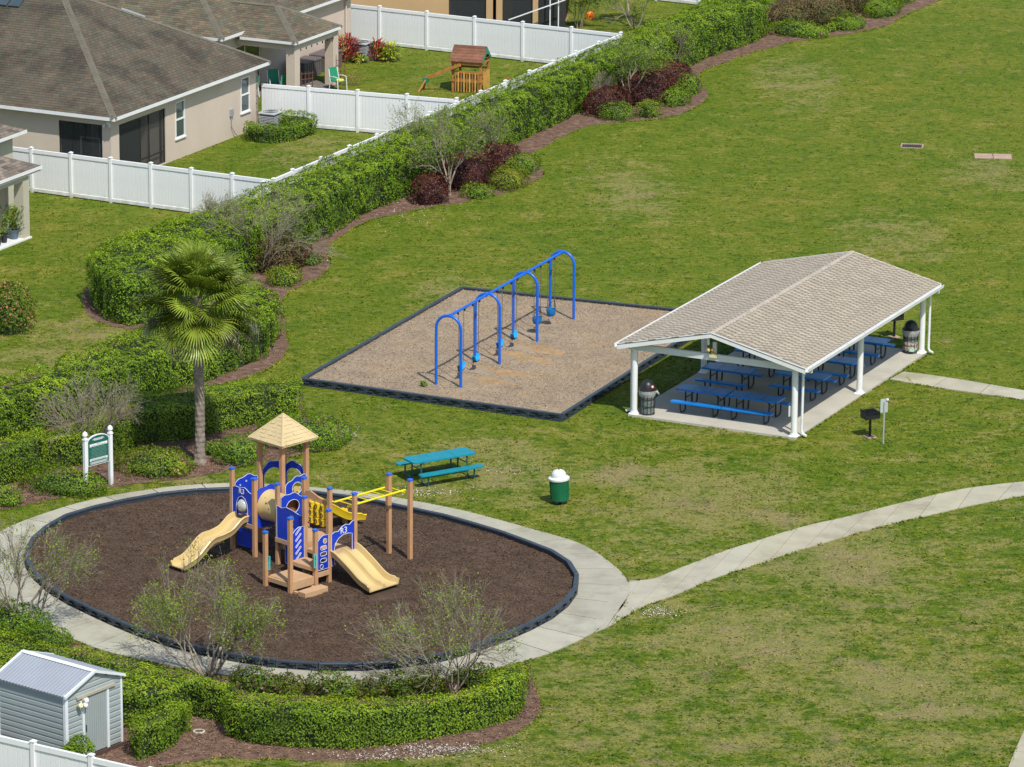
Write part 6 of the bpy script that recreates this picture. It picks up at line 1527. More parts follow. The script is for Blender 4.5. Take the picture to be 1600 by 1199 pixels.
    for c_ in (circ(-1.66, 1.72, .10, 12), circ(-1.70, 1.54, .11, 12), circ(-1.64, 1.36, .10, 12), circ(-1.76, 1.28, .07, 12)): mb.plate(c_, [], PX(.047 - .001 * len(mb.v) / 50), .006)
    mb.build('leaf_relief', mat('pale_sage_plastic', (.20, .33, .26), .5), root)
    pth = [capsule(-.30, .76 + .20 * i, .30, .045, .75) for i in range(5)]
    panel('slat_panel', [(-.53, .50)] + [(-.53, 1.52), (-.42, 1.62), (-.28, 1.68), (-.06, 1.66)] + [(-.06, .50)], pth, PYm(-1.02))
    panel('ship_panel', [(-2.2, .15), (-2.2, .75), (-1.9, .80), (-1.5, .72), (-1.2, .78), (-1.2, .15)], [circ(-1.55, .4, .1, 12)], PX(.3))
    panel('slot_panel', [(-.50, .60)] + [(-.50, 1.50), (-.40, 1.60), (-.28, 1.66), (-.06, 1.64), (-.06, .60)], [circ(-.20, 1.47, .075, 12), capsule(-.26, 1.27, .26, .12), capsule(-.26, 1.08, .26, .12), capsule(-.26, .88, .26, .12), circ(-.34, .70, .065, 12)], PYm(.03))
    o1 = [(.07, .62), (.07, 1.60), (.2, 1.66), (.34, 1.64), (.50, 1.76), (.66, 1.80), (.8, 1.76), (.93, 1.84), (1.02, 1.86), (1.02, .92), (.92, .92), (.92, 1.46), (.78, 1.50), (.55, 1.50), (.36, 1.42), (.22, 1.28), (.18, 1.1), (.18, .62)]
    pl = panel('letter_arch', o1, [], PYm(.03)); t = obj('lettering', text_mesh('R3', .27), M['white_paint'], pl); t.matrix_local = Matrix.Translation((.05, .57, 1.62)) @ Matrix.Rotation(math.pi / 2, 4, 'Z') @ Matrix.Rotation(math.pi / 2, 4, 'X')
    # tic tac toe barrels
    for i in range(3):
        for j in range(3):
            mb = MB(); mb.lathe([(.085, 0), (.095, .01), (.095, .21), (.085, .22)], 12, M=Matrix.Translation((-1.93 + i * .25, 1.15, 1.30 + j * .235))); b = mb.build('game_barrel', M['play_yellow'], root, smooth=True)
            x = -1.93 + i * .25; z = 1.41 + j * .235
            if (i + j) % 2 == 0:
                mb = MB(); mb.tube([(x - .05, 1.055, z - .06), (x + .05, 1.055, z + .06)], .012, 4); mb.tube([(x - .05, 1.055, z + .06), (x + .05, 1.055, z - .06)], .012, 4)
            else:
                mb = MB(); mb.tube([(x + .05 * math.cos(t), 1.056, z + .06 * math.sin(t)) for t in np.linspace(0, 2 * math.pi, 13)], .010, 4, caps=False)
            mb.build('game_mark', M['black'], b)
    mb = MB(); mb.plate([(-2.32, 2.05), (-2.2, 2.25), (-2.0, 2.28), (-1.6, 2.14), (-1.1, 2.10), (-1.1, 2.02), (-1.3, 2.0)], [], PX(1.17), .05); mb.build('curved_board', PT, root)
    mb = MB(); mb.tube([(-2.34, 1.15, 1.26), (-1.1, 1.15, 1.26)], .02, 6); mb.build('barrel_rod', M['black'], root)
    # monkey bars
    for a, b, c_ in ((-.93, 1.12, 3.50), (-.32, 1.1, 3.50)):
        mb = MB(); mb.tube([(a, b, 2.17), (a, c_, 2.17)], .032, 8); mb.build('side_rail', M['bar_yellow'], root, smooth=True)
    for i in range(7):
        y = 1.3 + i * .34; mb = MB(); mb.tube([(-.93, y, 2.17), (-.32, y, 2.17)], .018, 6); mb.build('rung', M['bar_yellow'], root, smooth=True)
    for a, b, c_, d_ in ((-1.05, 1.05, -.93, 1.15), (-.0, 1.07, -.32, 1.12), (-.77, 3.26, -.93, 3.26), (.12, 3.28, -.32, 3.28)):
        mb = MB(); mb.tube([(a, b, 2.20), (c_, d_, 2.17)], .022, 6); mb.build('bracket', M['bar_yellow'], root)
    mb = MB(); mb.box(-.80, 3.14, 1.55, -.70, 3.20, 1.98); mb.build('post_shroud', PT, root)
    # ---- slides
    def slide(nm, path, w, m, side, wall=.14, lanes=1, flare=0.0, th=.03):
        path = [Vector(p) for p in path]; k = len(path); mb = MB(); L = []
        a = Vector(side).normalized()
        for i, p in enumerate(path):
            t = (path[min(i + 1, k - 1)] - path[max(i - 1, 0)]).normalized(); nrm = a.cross(t); nrm = nrm if nrm.z > 0 else -nrm; nrm.normalize()
            f = 1 + flare * max(0, (i / (k - 1) - .75) / .25) ** 1.5; h = w / 2 * f; wl = wall * (1 if i < k - 2 else .75)
            up = [(-h - .05, wl - .02), (-h - .02, wl + .01), (-h + .01, wl), (-h + .05, .02), (-h + .12, 0)]
            if lanes == 2: up += [(-.10, 0), (-.055, .03), (-.02, wl * .8), (.02, wl * .8), (.055, .03), (.10, 0)]
            up += [(h - .12, 0), (h - .05, .02), (h - .01, wl), (h + .02, wl + .01), (h + .05, wl - .02)]
            lo = [(h + .03, wl - .05), (h + .0, -th), (-h - .0, -th), (-h - .03, wl - .05)]
            L.append([p + a * q[0] + nrm * q[1] for q in up + lo])
        n = len(L[0]); vs = [q for r_ in L for q in r_]; fs = [(i * n + j, i * n + (j + 1) % n, (i + 1) * n + (j + 1) % n, (i + 1) * n + j) for i in range(k - 1) for j in range(n)]
        fs += [tuple(range(n))[::-1], tuple(range((k - 1) * n, k * n))]
        mb.add(vs, fs); me = mb.mesh(nm); me.polygons.foreach_set('use_smooth', np.ones(len(me.polygons), dtype=bool)); me.set_sharp_from_angle(angle=math.radians(50)); return obj(nm, me, m, root)
    def sm(pts, k=5):
        P = [np.array(p, float) for p in pts]; P = [2 * P[0] - P[1]] + P + [2 * P[-1] - P[-2]]; out = []
        for i in range(1, len(P) - 2):
            for j in range(k):
                t = j / k; p0, p1, p2, p3 = P[i - 1:i + 3]; out.append(.5 * ((2 * p1) + (-p0 + p2) * t + (2 * p0 - 5 * p1 + 4 * p2 - p3) * t * t + (-p0 + 3 * p1 - 3 * p2 + p3) * t ** 3))
        out.append(P[-2]); return out
    slide('double_slide', sm([(.02, .56, .94), (.22, .56, .90), (.75, .56, .62), (1.15, .56, .38), (1.45, .56, .27), (1.78, .56, .25)]), 1.02, M['slide_tan'], (0, 1, 0), .19, 2, .16)
    slide('wavy_slide', sm([(-3.92, .12, 1.2), (-3.92, -.12, 1.17), (-3.92, -.50, .93), (-3.94, -.90, .83), (-3.94, -1.30, .79), (-3.95, -1.75, .46), (-3.95, -2.1, .30), (-3.95, -2.5, .25)]), .55, M['slide_tan'], (1, 0, 0), .17, 1, .05)
    slide('yellow_slide', sm([(-3.86, 2.3, 1.42), (-3.86, 2.6, 1.34), (-3.86, 3.3, .92), (-3.86, 4.0, .48), (-3.86, 4.4, .32), (-3.80, 4.8, .28)]), .62, M['play_yellow'], (1, 0, 0), .20, 1, .35)
    mb = MB(); mb.lathe([(.09, .0), (.11, .22)], 8, M=Matrix.Translation((1.42, .35, 0))); mb.lathe([(.06, .0), (.06, .2)], 8, M=Matrix.Translation((1.42, .9, 0))); mb.build('slide_foot', PT, root)
    mb = MB(); mb.box(-4.0, -2.3, 0, -3.85, -2.2, .28); mb.build('slide_foot', PT, root)
    mb = MB(); mb.box(-3.92, 4.3, 0, -3.78, 4.4, .30); mb.build('slide_foot', PT, root)
    # turquoise grips
    for x, y, z in ((.07, -.66, .95), (-.12, -1.50, .72), (-.98, -1.56, .85)):
        mb = MB(); mb.tube([(x, y, z - .2), (x + .05, y + .02, z - .2), (x + .06, y + .02, z + .22), (x, y, z + .22), (x, y, z - .2)], .018, 5); mb.tube([(x, y, z), (x + .05, y + .02, z)], .015, 5); mb.build('hand_grip', M['turquoise'], root)
    mb = MB(); mb.box(-4.30, .25, .28, -3.5, .3, .85); mb.build('under_panel', PB_, root)
play_structure()

# ================================================================== RULES SIGN
def rules_sign():
    a = at2(134.5, 768); b = at2(173.5, 757.5); ang = math.atan2(b[1] - a[1], b[0] - a[0]); w = math.hypot(b[0] - a[0], b[1] - a[1])
    root = thing('rules_sign', 'green arched park rules sign between two white ball topped posts', 'sign', (a[0], a[1], 0), ang)
    for x in (0, w):
        mb = MB(); mb.bbox(x - .06, -.06, 0, x + .06, .06, 1.78, .008); p = mb.build('post', M['white'], root)
        mb = MB(); mb.box(x - .075, -.075, 1.70, x + .075, .075, 1.73); mb.lathe([(.05, 1.78), (.045, 1.80), (.085, 1.84), (.09, 1.89), (.06, 1.95), (.015, 1.985)], 14, x, 0); mb.build('finial', M['white'], p, smooth=True)
    x0, x1, zb, zs, zt = .07, w - .07, .80, 1.58, 1.80
    def arc(x0, x1, zb, zs, zt, n=12): return [(x0, zb), (x1, zb), (x1, zs)] + [((x0 + x1) / 2 + (x1 - x0) / 2 * math.cos(t), zs + (zt - zs) * math.sin(t) ** .9) for t in np.linspace(.12, math.pi - .12, n)] + [(x0, zs)]
    mb = MB(); mb.plate(arc(x0, x1, zb, zs, zt), [], Matrix.Identity(4), .05); mb.build('frame_board', M['white'], root)
    e = .028; mb = MB(); mb.plate(arc(x0 + e, x1 - e, zb + e, zs - .005, zt - e), [], Matrix.Translation((0, -.03, 0)), .012); fb = mb.build('sign_face', M['sign_green'], root)
    cx = (x0 + x1) / 2; hw = (x1 - x0) / 2 - .085; r_ = random.Random(5)
    def bar(z0, z1, xa, xb, m, nm, y=-.0385):
        mb = MB(); mb.box(xa, y - .002, z0, xb, y, z1); return mb.build(nm, m, fb)
    bar(1.43, 1.52, cx - hw, cx + hw, M['white'], 'text_panel'); bar(.955, 1.03, cx - hw, cx + hw, M['white'], 'text_panel'); bar(.845, .93, cx - hw, cx + hw, M['sign_pale'], 'text_panel')
    # illegible small print: rows of word-sized strokes
    def line(z, xa, xb, h, m, y):
        mb = MB(); x = xa
        while x < xb:
            l = r_.uniform(.02, .055); mb.box(x, y - .002, z, min(x + l, xb), y, z + h); x += l + .012
        mb.build('print_line', m, fb)
    for z, f in ((1.62, .62), (1.645, .85), (1.67, .7)): line(z, cx - hw * f * .8, cx + hw * f * .8, .018, M['white'], -.0385)
    line(1.495, cx - .08, cx + .08, .012, M['sign_ink'], -.0415); line(1.45, cx - hw * .8, cx + hw * .8, .014, M['sign_ink'], -.0415)
    for i in range(8): line(1.38 - i * .046, cx - hw * r_.uniform(.75, .95), cx + hw * r_.uniform(.75, .95), .011, M['sign_pale'], -.0385)
    for i in range(2): line(.962 + i * .03, cx - hw * .85, cx + hw * .85, .012, M['sign_ink'], -.0415)
    for i in range(3): line(.855 + i * .024, cx - hw * .85, cx + hw * .85, .009, M['white'], -.0415)
rules_sign()

# ================================================================== SHED
def shed():
    ox, oy, yaw, W, L, ze, zr = -11.738, 111.472, .923, 2.174, 2.40, 2.05, 2.44
    root = thing('garden_shed', 'small grey metal shed with white trim and ribbed roof', 'shed', (ox, oy, 0), yaw)
    def siding(nm, A, B, zf, out, skip=None):
        """horizontal lapped siding from A to B; zf(t)=top height"""
        A = Vector((A[0], A[1], 0)); B = Vector((B[0], B[1], 0)); d = (B - A); Lw = d.length; d.normalize(); n_ = Vector(out); step = .155; z = .14
        while z < 2.5:
            segs = [(0, Lw)]
            if skip and z < skip[2] + .0: segs = [(0, skip[0]), (skip[1], Lw)]
            for a, b in segs:
                # clip to gable
                ta, tb = a, b; zt = z + step
                if zf is not None:
                    inside_ = [t for t in np.linspace(a, b, 60) if zf(t) >= min(zt, z + step * .5)]
                    if not inside_: continue
                    ta, tb = inside_[0], inside_[-1]
                elif z + step > ze + .02: continue
                P, Q = A + d * ta, A + d * tb; mb = MB()
                v = [P + n_ * .022 + Vector((0, 0, z)), Q + n_ * .022 + Vector((0, 0, z)), Q + n_ * .018 + Vector((0, 0, z + step * .62)), P + n_ * .018 + Vector((0, 0, z + step * .62)), P + n_ * .004 + Vector((0, 0, z + step * .72)), Q + n_ * .004 + Vector((0, 0, z + step * .72)), Q + n_ * .004 + Vector((0, 0, z + step * .97)), P + n_ * .004 + Vector((0, 0, z + step * .97)), P - n_ * .01 + Vector((0, 0, z)), Q - n_ * .01 + Vector((0, 0, z)), P - n_ * .01 + Vector((0, 0, z + step)), Q - n_ * .01 + Vector((0, 0, z + step))]
                mb.add(v, [(0, 1, 2, 3), (3, 2, 5, 4), (4, 5, 6, 7), (7, 6, 11, 10), (8, 10, 11, 9), (0, 8, 9, 1), (0, 3, 4, 7, 10, 8), (1, 9, 11, 6, 5, 2)]); mb.build(nm, M['shed_wall'], root)
            z += step
    gz = lambda t: ze + (zr - ze) * (1 - abs(t - W / 2) / (W / 2)) - .03
    siding('siding_board', (0, 0), (W, 0), gz, (0, -1, 0), (.70, 1.42 + .20, 1.80))
    siding('siding_board', (0, L), (0, 0), None, (-1, 0, 0)); 
    mb = MB(); mb.box(W - .02, .0, .12, W, L, ze - .02); mb.box(0.02, L - .02, .12, W - .02, L, ze - .02); mb.build('wall', M['shed_wall'], root)
    for x, y in ((0, 0), (W, 0), (0, L)):
        mb = MB(); mb.box(x - .035, y - .035, .10, x + .075 if x == 0 else x + .035, y + .05, ze); mb.build('corner_trim', M['shed_trim'], root)
    # door
    mb = MB(); x0, x1 = .72, 1.58
    mb.box(x0, -.02, .14, x1, 0.0, 1.78)
    for i in range(10): x = x0 + .03 + i * .085; mb.bbox(x, -.032, .16, x + .055, -.0205, 1.76, .004)
    dr = mb.build('door', M['shed_wall'], root); 
    for x in (.62, 1.58): mb = MB(); mb.box(x, -.05, .12, x + .085, -.022, 1.80); mb.build('door_jamb', M['shed_trim'], root)
    mb = MB(); mb.box(.40, -.075, 1.80, 1.90, -.02, 1.87); mb.build('door_track', M['shed_track'], root)
    mb = MB(); mb.box(.75, -.045, .80, .78, -.033, 1.0); mb.build('door_handle', M['black'], dr)
    mb = MB(); mb.box(-.02, -.06, .02, W + .02, -.012, .115); mb.box(-.02, -.01, .02, .03, L, .115); mb.box(W - .03, -.01, .02, W + .02, L, .115); mb.build('skid', M['shed_base'], root)
    # ribbed roof
    oh = .10
    for s in (0, 1):
        xe = -oh if s == 0 else W + oh; zee = ze - .035; k = 46; vs = []; prof = []
        for i in range(k + 1):
            y = -oh + (L + 2 * oh) * i / k; h = .014 if (i % 2) else 0; vs += [(xe, y, zee + h), (W / 2, y, zr + h)]
        fs = [(2 * i, 2 * i + 1, 2 * i + 3, 2 * i + 2) for i in range(k)]
        n = len(vs); vs += [(a, b, c_ - .03) for a, b, c_ in vs]; fs += [(f[3] + n, f[2] + n, f[1] + n, f[0] + n) for f in fs]
        mb = MB(); mb.add(vs, fs); mb.build('roof', M['shed_roof'], root)
        for y in (-oh - .012, L + oh - .02):
            mb = MB(); v = []
            for yy in (y, y + .07): v += [(xe, yy, zee - .05), (W / 2, yy, zr - .05), (W / 2, yy, zr + .025), (xe, yy, zee + .025)]
            mb.add(v, [(0, 1, 2, 3), (7, 6, 5, 4), (0, 4, 5, 1), (1, 5, 6, 2), (2, 6, 7, 3), (3, 7, 4, 0)]); mb.build('rake_trim', M['shed_trim'], root)
    mb = MB(); mb.add([(W / 2 - .10, -oh, zr), (W / 2, -oh, zr + .045), (W / 2 + .10, -oh, zr), (W / 2 - .10, L + oh, zr), (W / 2, L + oh, zr + .045), (W / 2 + .10, L + oh, zr)], [(0, 1, 4, 3), (1, 2, 5, 4), (0, 3, 5, 2), (0, 2, 1), (3, 4, 5)]); mb.build('ridge_cap', M['shed_trim'], root)
    # flood light left of the door
    mb = MB(); mb.lathe([(.02, 0), (.03, .06)], 8, M=Matrix.Translation((.52, -.04, 1.72)) @ Matrix.Rotation(1.4, 4, 'X')); fl = mb.build('flood_light', M['lamp'], root)
    for x, z, a, m in ((.44, 1.62, 1.2, 'lamp'), (.62, 1.60, 1.3, 'lens'), (.66, 1.72, 1.3, 'lens')):
        mb = MB(); mb.lathe([(.03, 0), (.065, .04), (.075, .13), (.05, .15)], 12, M=Matrix.Translation((x, -.05, z)) @ Matrix.Rotation(a, 4, 'X')); mb.build('lamp_head', M[m], fl, smooth=True)
shed()

# ================================================================== TREES
gM = 'many stemmed crape myrtles'
bare_tree('nearly bare tree at the left edge beside the ring walk', 36, 985, 3.5, 2.1, 21, 7, 1500, .065, (-.05, 0), gM, tintb=(1.35, 1.15, 1.2), thick=.040)
bare_tree('leafy many stemmed tree in front of the playground slides', 325, 1056, 4.0, 2.35, 5, 8, 4600, .062, (0, 0), gM, tintb=(1.3, 1.15, 1.2), thick=.040)
bare_tree('sparse many stemmed tree behind the curved front hedge', 706, 1080, 3.6, 2.4, 33, 8, 2300, .06, (0, 0), gM, tintb=(1.4, 1.2, 1.3), thick=.038)
bare_tree('leafless grey tree standing behind the rules sign', 150, 722, 3.4, 2.1, 14, 8, 500, .05, (0, 0), gM, tintb=(1.4, 1.15, 1.6), thick=.036)
bare_tree('thin leafless tree rising from the hedge behind the palm', 408, 425, 3.3, 2.5, 61, 9, 1500, .06, (-.12, 0), gM, tintb=(1.2, 1.1, 1.3), thick=.032)
bare_tree('pale trunked tree between the burgundy shrubs of the middle bed', 702, 306, 4.0, 2.0, 47, 5, 2600, .075, (0, 0), gM, tintb=(1.15, 1.1, 1.2), thick=.045, trunk=.5)
bare_tree('second slim tree behind the middle bed', 768, 262, 3.2, 1.6, 72, 5, 2000, .075, (0, 0), gM, tintb=(1.15, 1.1, 1.2), thick=.036)
bare_tree('slim tree with pale forked trunk in the upper bed', 983, 166, 3.4, 1.85, 8, 4, 2800, .075, (0, 0), gM, tintb=(1.2, 1.15, 1.2), thick=.040, trunk=.6)
bare_tree('small tree at the right of the upper bed', 1052, 114, 2.5, 1.35, 18, 5, 1700, .075, (0, 0), gM, tintb=(1.15, 1.1, 1.2), thick=.032)
bare_tree('sparse tree whose twigs hang over the middle white fence', 660, 268, 3.1, 1.7, 91, 5, 800, .07, (-.1, 0), gM, tintb=(1.1, 1.05, 1.2), thick=.03)
bare_tree('dark leafy tree in the yard beyond the white fence corner', 992, 44, 3.8, 2.4, 28, 4, 4200, .09, (0, 0), None, tintb=(.75, .85, .9), thick=.05, name='yard_tree')
bare_tree('bushy yellow green tree beside the screened patio', 905, 44, 2.4, .9, 38, 5, 1200, .10, (0, 0), None, tintb=(1.3, 1.15, .9), thick=.03, name='yard_tree')
bare_tree('bare tree stems at the top edge behind the brown shrubs', 1256, 16, 3.2, 1.3, 77, 6, 500, .07, (0, 0), gM, tintb=(1.1, 1.05, 1.2), thick=.036)
bare_tree('dense grey leafless bush behind the burgundy shrubs', 932, 166, 1.75, .95, 54, 16, 250, .05, (0, 0), None, tintb=(1.2, 1.0, 1.6), thick=.018, name='bare_bush', twigs=1.6)
bare_tree('loose twiggy bush poking above the hedge by the left fence', 340, 395, 2.5, 1.5, 55, 9, 900, .06, (0, 0), None, tintb=(1.0, 1.0, 1.2), thick=.02, name='bare_bush')

def palm():
    g = at2(312, 724); root = thing('palm_tree', 'tall cabbage palm with fan leaves and hanging grey moss', 'palm tree', (g[0], g[1], 0), 0)
    H = 5.65; mb = MB(); n = 18; vs = []; rings = 64
    for i in range(rings + 1):
        z = H * i / rings; r_ = .158 + .09 * math.exp(-z / .22) + .012 * ((i % 2) * 2 - 1) * .5 + (.03 if z > 4.3 else 0) * min(1, (z - 4.3) / .6 if z > 4.3 else 0)
        for k in range(n):
            a = 2 * math.pi * k / n; rr = r_ * (1 + .05 * math.sin(5 * a + i * .9) + R.uniform(-.02, .02)); vs.append((rr * math.cos(a) + .03 * math.sin(z), rr * math.sin(a), z))
    fs = [(i * n + k, i * n + (k + 1) % n, (i + 1) * n + (k + 1) % n, (i + 1) * n + k) for i in range(rings) for k in range(n)] + [tuple(range(rings * n, rings * n + n))]
    mb.add(vs, fs); mb.build('trunk', M['palm_bark'], root, smooth=False)
    def frond_mesh(seed, dead=False):
        r = random.Random(seed); V, F, T = [], [], []; fb = (.55, .75, .9, 1.0, 1.15, 1.3)[seed % 6]; L = r.uniform(.85, 1.1)          # petiole along +x, blade beyond
        nb = 44
        for i in range(nb):
            t = -1 + 2 * i / (nb - 1); ang = t * 2.15; ln = (1.02 - .30 * abs(t) ** 2) * r.uniform(.9, 1.05) * 1.02; w = .031
            o = Vector((L + .18 * (1 - abs(t)), 0, -.02)); d = Vector((math.cos(ang), math.sin(ang), .22 * abs(math.sin(ang)) - .05)).normalized(); s = Vector((-math.sin(ang), math.cos(ang), 0))
            fold = Vector((0, 0, .012 if i % 2 else -.012)); k = len(V)
            p1 = o + d * .08; p2 = o + d * ln * .45 + fold; p3 = o + d * ln * .76 + Vector((-.01, 0, -.06 - .06 * r.random())); p4 = o + d * ln * .98 + Vector((-.03, 0, -.20 - .18 * r.random()))
            V += [p1 - s * w * .3, p1 + s * w * .3, p2 + s * w, p2 - s * w, p3 + s * w * .6, p3 - s * w * .6, p4]
            F += [(k, k + 1, k + 2, k + 3), (k + 3, k + 2, k + 4, k + 5), (k + 5, k + 4, k + 6)]; b = r.uniform(.8, 1.2) * fb; T += [(b * r.uniform(.9, 1.25), b, b)] * 7
        me = bpy.data.meshes.new('leaf_blade'); me.from_pydata([tuple(p) for p in V], [], F); me.update(); set_tint(me, np.array(T)); me.materials.append(M['palm_dead'] if dead else M['palm_leaf'])
        pm = MB(); pm.tube([(.05, 0, 0), (L * .5, 0, .03), (L + .30, 0, -.03)], [.028, .02, .008], 5); pe = pm.mesh('petiole'); pe.materials.append(M['palm_dead'] if dead else M['palm_leaf']); set_tint(pe, (1.1, 1.2, 1.0))
        return me, pe
    live = [frond_mesh(i) for i in range(6)]; dead = [frond_mesh(20 + i, True) for i in range(2)]
    nF = 64
    for i in range(nF):
        f = i / nF; el = math.radians(86 - 122 * f ** .9); az = i * 2.39996 + R.uniform(-.2, .2)
        isd = f > .93; me, pe = (R.choice(dead) if isd else R.choice(live))
        o = obj('frond', pe, None, root); z = H - .05 - .45 * f
        s = R.uniform(.92, 1.1) * (1.0 if f > .12 else .85)
        o.location = (0.02, 0, z); el += math.radians(R.uniform(-14, 14)); o.rotation_euler = (R.uniform(-.7, .7), -el, az + R.uniform(-.3, .3)); o.scale = (s, s, s); obj('leaf_blade', me, None, o)
    # hanging dead skirts / moss
    r = random.Random(3)
    for j, (a, rad, z0, L) in enumerate([(-1.7, .25, 5.0, 1.6), (-1.2, .45, 4.9, 1.35), (-2.1, .5, 4.7, 1.0), (.0, 1.0, 4.6, 1.1), (-.4, .7, 4.5, 1.0), (3.0, 1.5, 4.9, 1.1), (2.6, 1.0, 4.6, .9), (-2.8, .9, 4.5, .9), (.3, 1.7, 4.7, .9)]):
        V, F = [], []
        for i in range(200):
            x = rad * math.cos(a) + r.gauss(0, .13); y = rad * math.sin(a) + r.gauss(0, .13); z = z0 - r.random() * L * .45; l = r.uniform(.15, .5) * L; w = .010; k = len(V); th = r.uniform(0, 3.14); dx, dy = w * math.cos(th), w * math.sin(th)
            V += [(x - dx, y - dy, z), (x + dx, y + dy, z), (x + r.gauss(0, .05), y + r.gauss(0, .05), z - l)]; F.append((k, k + 1, k + 2))
        me = bpy.data.meshes.new('hanging_moss'); me.from_pydata(V, [], F); me.update(); obj('hanging_moss', me, M['moss'], root, 'stuff')
palm()

# ================================================================== YARD THINGS
def ac(label, u, v, h=.85, z0=0.0):
    g = at2(u, v); root = thing('air_conditioner', label, 'air conditioner', (g[0], g[1], 0), E64 - math.pi / 2, 'outdoor air conditioner units')
    mb = MB(); mb.box(-.45, -.45, 0, .45, .45, .08); mb.build('pad', M['concrete_base'], root)
    mb = MB(); mb.bbox(-.36, -.36, .08, .36, .36, h, .03); mb.build('coil', M['ac_dark'], root)
    for i in range(9): 
        z = .14 + i * (h - .2) / 9; mb = MB(); 
        mb.box(-.375, -.375, z, .375, -.362, z + .035); mb.box(.362, -.36, z, .375, .375, z + .035); mb.build('louvre', M['ac_grey'], root)
    mb = MB(); mb.bbox(-.40, -.40, h, .40, .40, h + .06, .02); tp = mb.build('top_panel', M['ac_grey'], root)
    mb = MB()
    for k in range(4):
        rr = .08 + .08 * k; mb.tube([(rr * math.cos(t), rr * math.sin(t), h + .068) for t in np.linspace(0, 2 * math.pi, 21)], .008, 4, caps=False)
    mb.build('fan_guard', M['ac_dark'], tp)
ac('grey air conditioner inside the horseshoe hedge', 423, 205, .80); ac('grey air conditioner between the crimson plants', 566, 94, .80)
def garden_chair(label, x, y, rz, cushion=None):
    root = thing('garden_chair', label, 'chair', (x, y, .05), rz, 'patio chairs on the open porch')
    for s in (-1, 1):
        mb = MB(); mb.tube([(s * .27, .30, .0), (s * .27, .27, .40), (s * .27, .24, .62), (s * .27, -.02, .64), (s * .27, -.22, .60)], .02, 6); mb.tube([(s * .27, -.30, 0), (s * .27, -.22, .42), (s * .25, -.34, .95)], .02, 6); mb.build('arm_frame', M['white_paint'], root)
    mb = MB(); mb.box(-.25, -.24, .40, .25, .27, .43); mb.build('seat', M['chair_green'], root)
    mb = MB(); mb.box(-.25, -.015, 0, .25, .015, .58, M=Matrix.Translation((0, -.24, .42)) @ Matrix.Rotation(.22, 4, 'X')); mb.build('backrest', M['chair_green'], root)
    if cushion: mb = MB(); mb.bbox(-.2, -.05, .43, .1, .22, .50, .03); mb.build('cushion', M[cushion], root)
fb_ = E64 - math.pi / 2
x, y = hb(.55, 2.9); garden_chair('green white framed chair on the grass by the right porch column', x, y, fb_ - 1.9, 'cushion')
x, y = hb(-1.7, 1.1); garden_chair('green high backed chair beneath the porch roof', x, y, fb_ - 2.4)
x, y = hb(-.9, .75); garden_chair('white framed chair at the front of the porch', x, y, fb_ + .6, 'cushion2')
x, y = hb(-2.2, -.2); garden_chair('green chair partly hidden behind the white fence', x, y, fb_ + 1.0)
for lb, a, b, L in (('long grey deck box along the porch wall', -2.3, 5.0, 1.6), ('second grey deck box farther along the wall', -2.3, 7.0, 1.6)):
    x, y = hb(a, b); root = thing('deck_box', lb, 'storage box', (x, y, 0), fb_, 'grey storage boxes along the wall')
    mb = MB(); mb.bbox(-.42, -L / 2, 0, .42, L / 2, .70, .02)
    for i in range(8): mb.box(.4205, -L / 2 + .08 + i * L / 8.4, .05, .435, -L / 2 + .2 + i * L / 8.4, .66)
    mb.build('box_body', M['deckbox'], root); mb = MB(); mb.bbox(-.45, -L / 2 - .03, .705, .46, L / 2 + .03, .79, .03); mb.build('lid', M['deckbox'], root)
def trellis(label, a, b, rz, w=.55, h=1.25, diag=False):
    x, y = hb(a, b); root = thing('trellis', label, 'trellis', (x, y, 0), rz, 'small brown trellises by the porch')
    if not diag:
        for i in range(4): mb = MB(); xx = -w / 2 + i * w / 3; mb.box(xx - .014, -.012, 0, xx + .014, .012, h); mb.build('upright', M['trellis'], root)
        for i in range(5): mb = MB(); z = .15 + i * .25; mb.box(-w / 2 - .04, -.03, z, w / 2 + .04, -.013, z + .028); mb.build('crossbar', M['trellis'], root)
    else:
        for i in range(5):
            for s in (-1, 1): mb = MB(); x0 = -w / 2 + i * w / 5; mb.tube([(x0, .01 * s, 0), (x0 + s * .35, .01 * s, .6)], .012, 4); mb.build('lath', M['trellis'], root)
trellis('brown trellis right of the front porch column', .15, .75, fb_ + 1.0); trellis('brown trellis against the rear porch column', .0, 3.95, fb_ + .6, .6, 1.4); trellis('diamond lattice trellis at the porch corner', .6, 4.2, fb_ + .5, .7, .6, True)
for a, b, c_, e, k, lb in ((0.2, 2.2, .35, .35, 'leaf', 'leafy pot plant between the porch columns'),):
    x, y = hb(a, b)
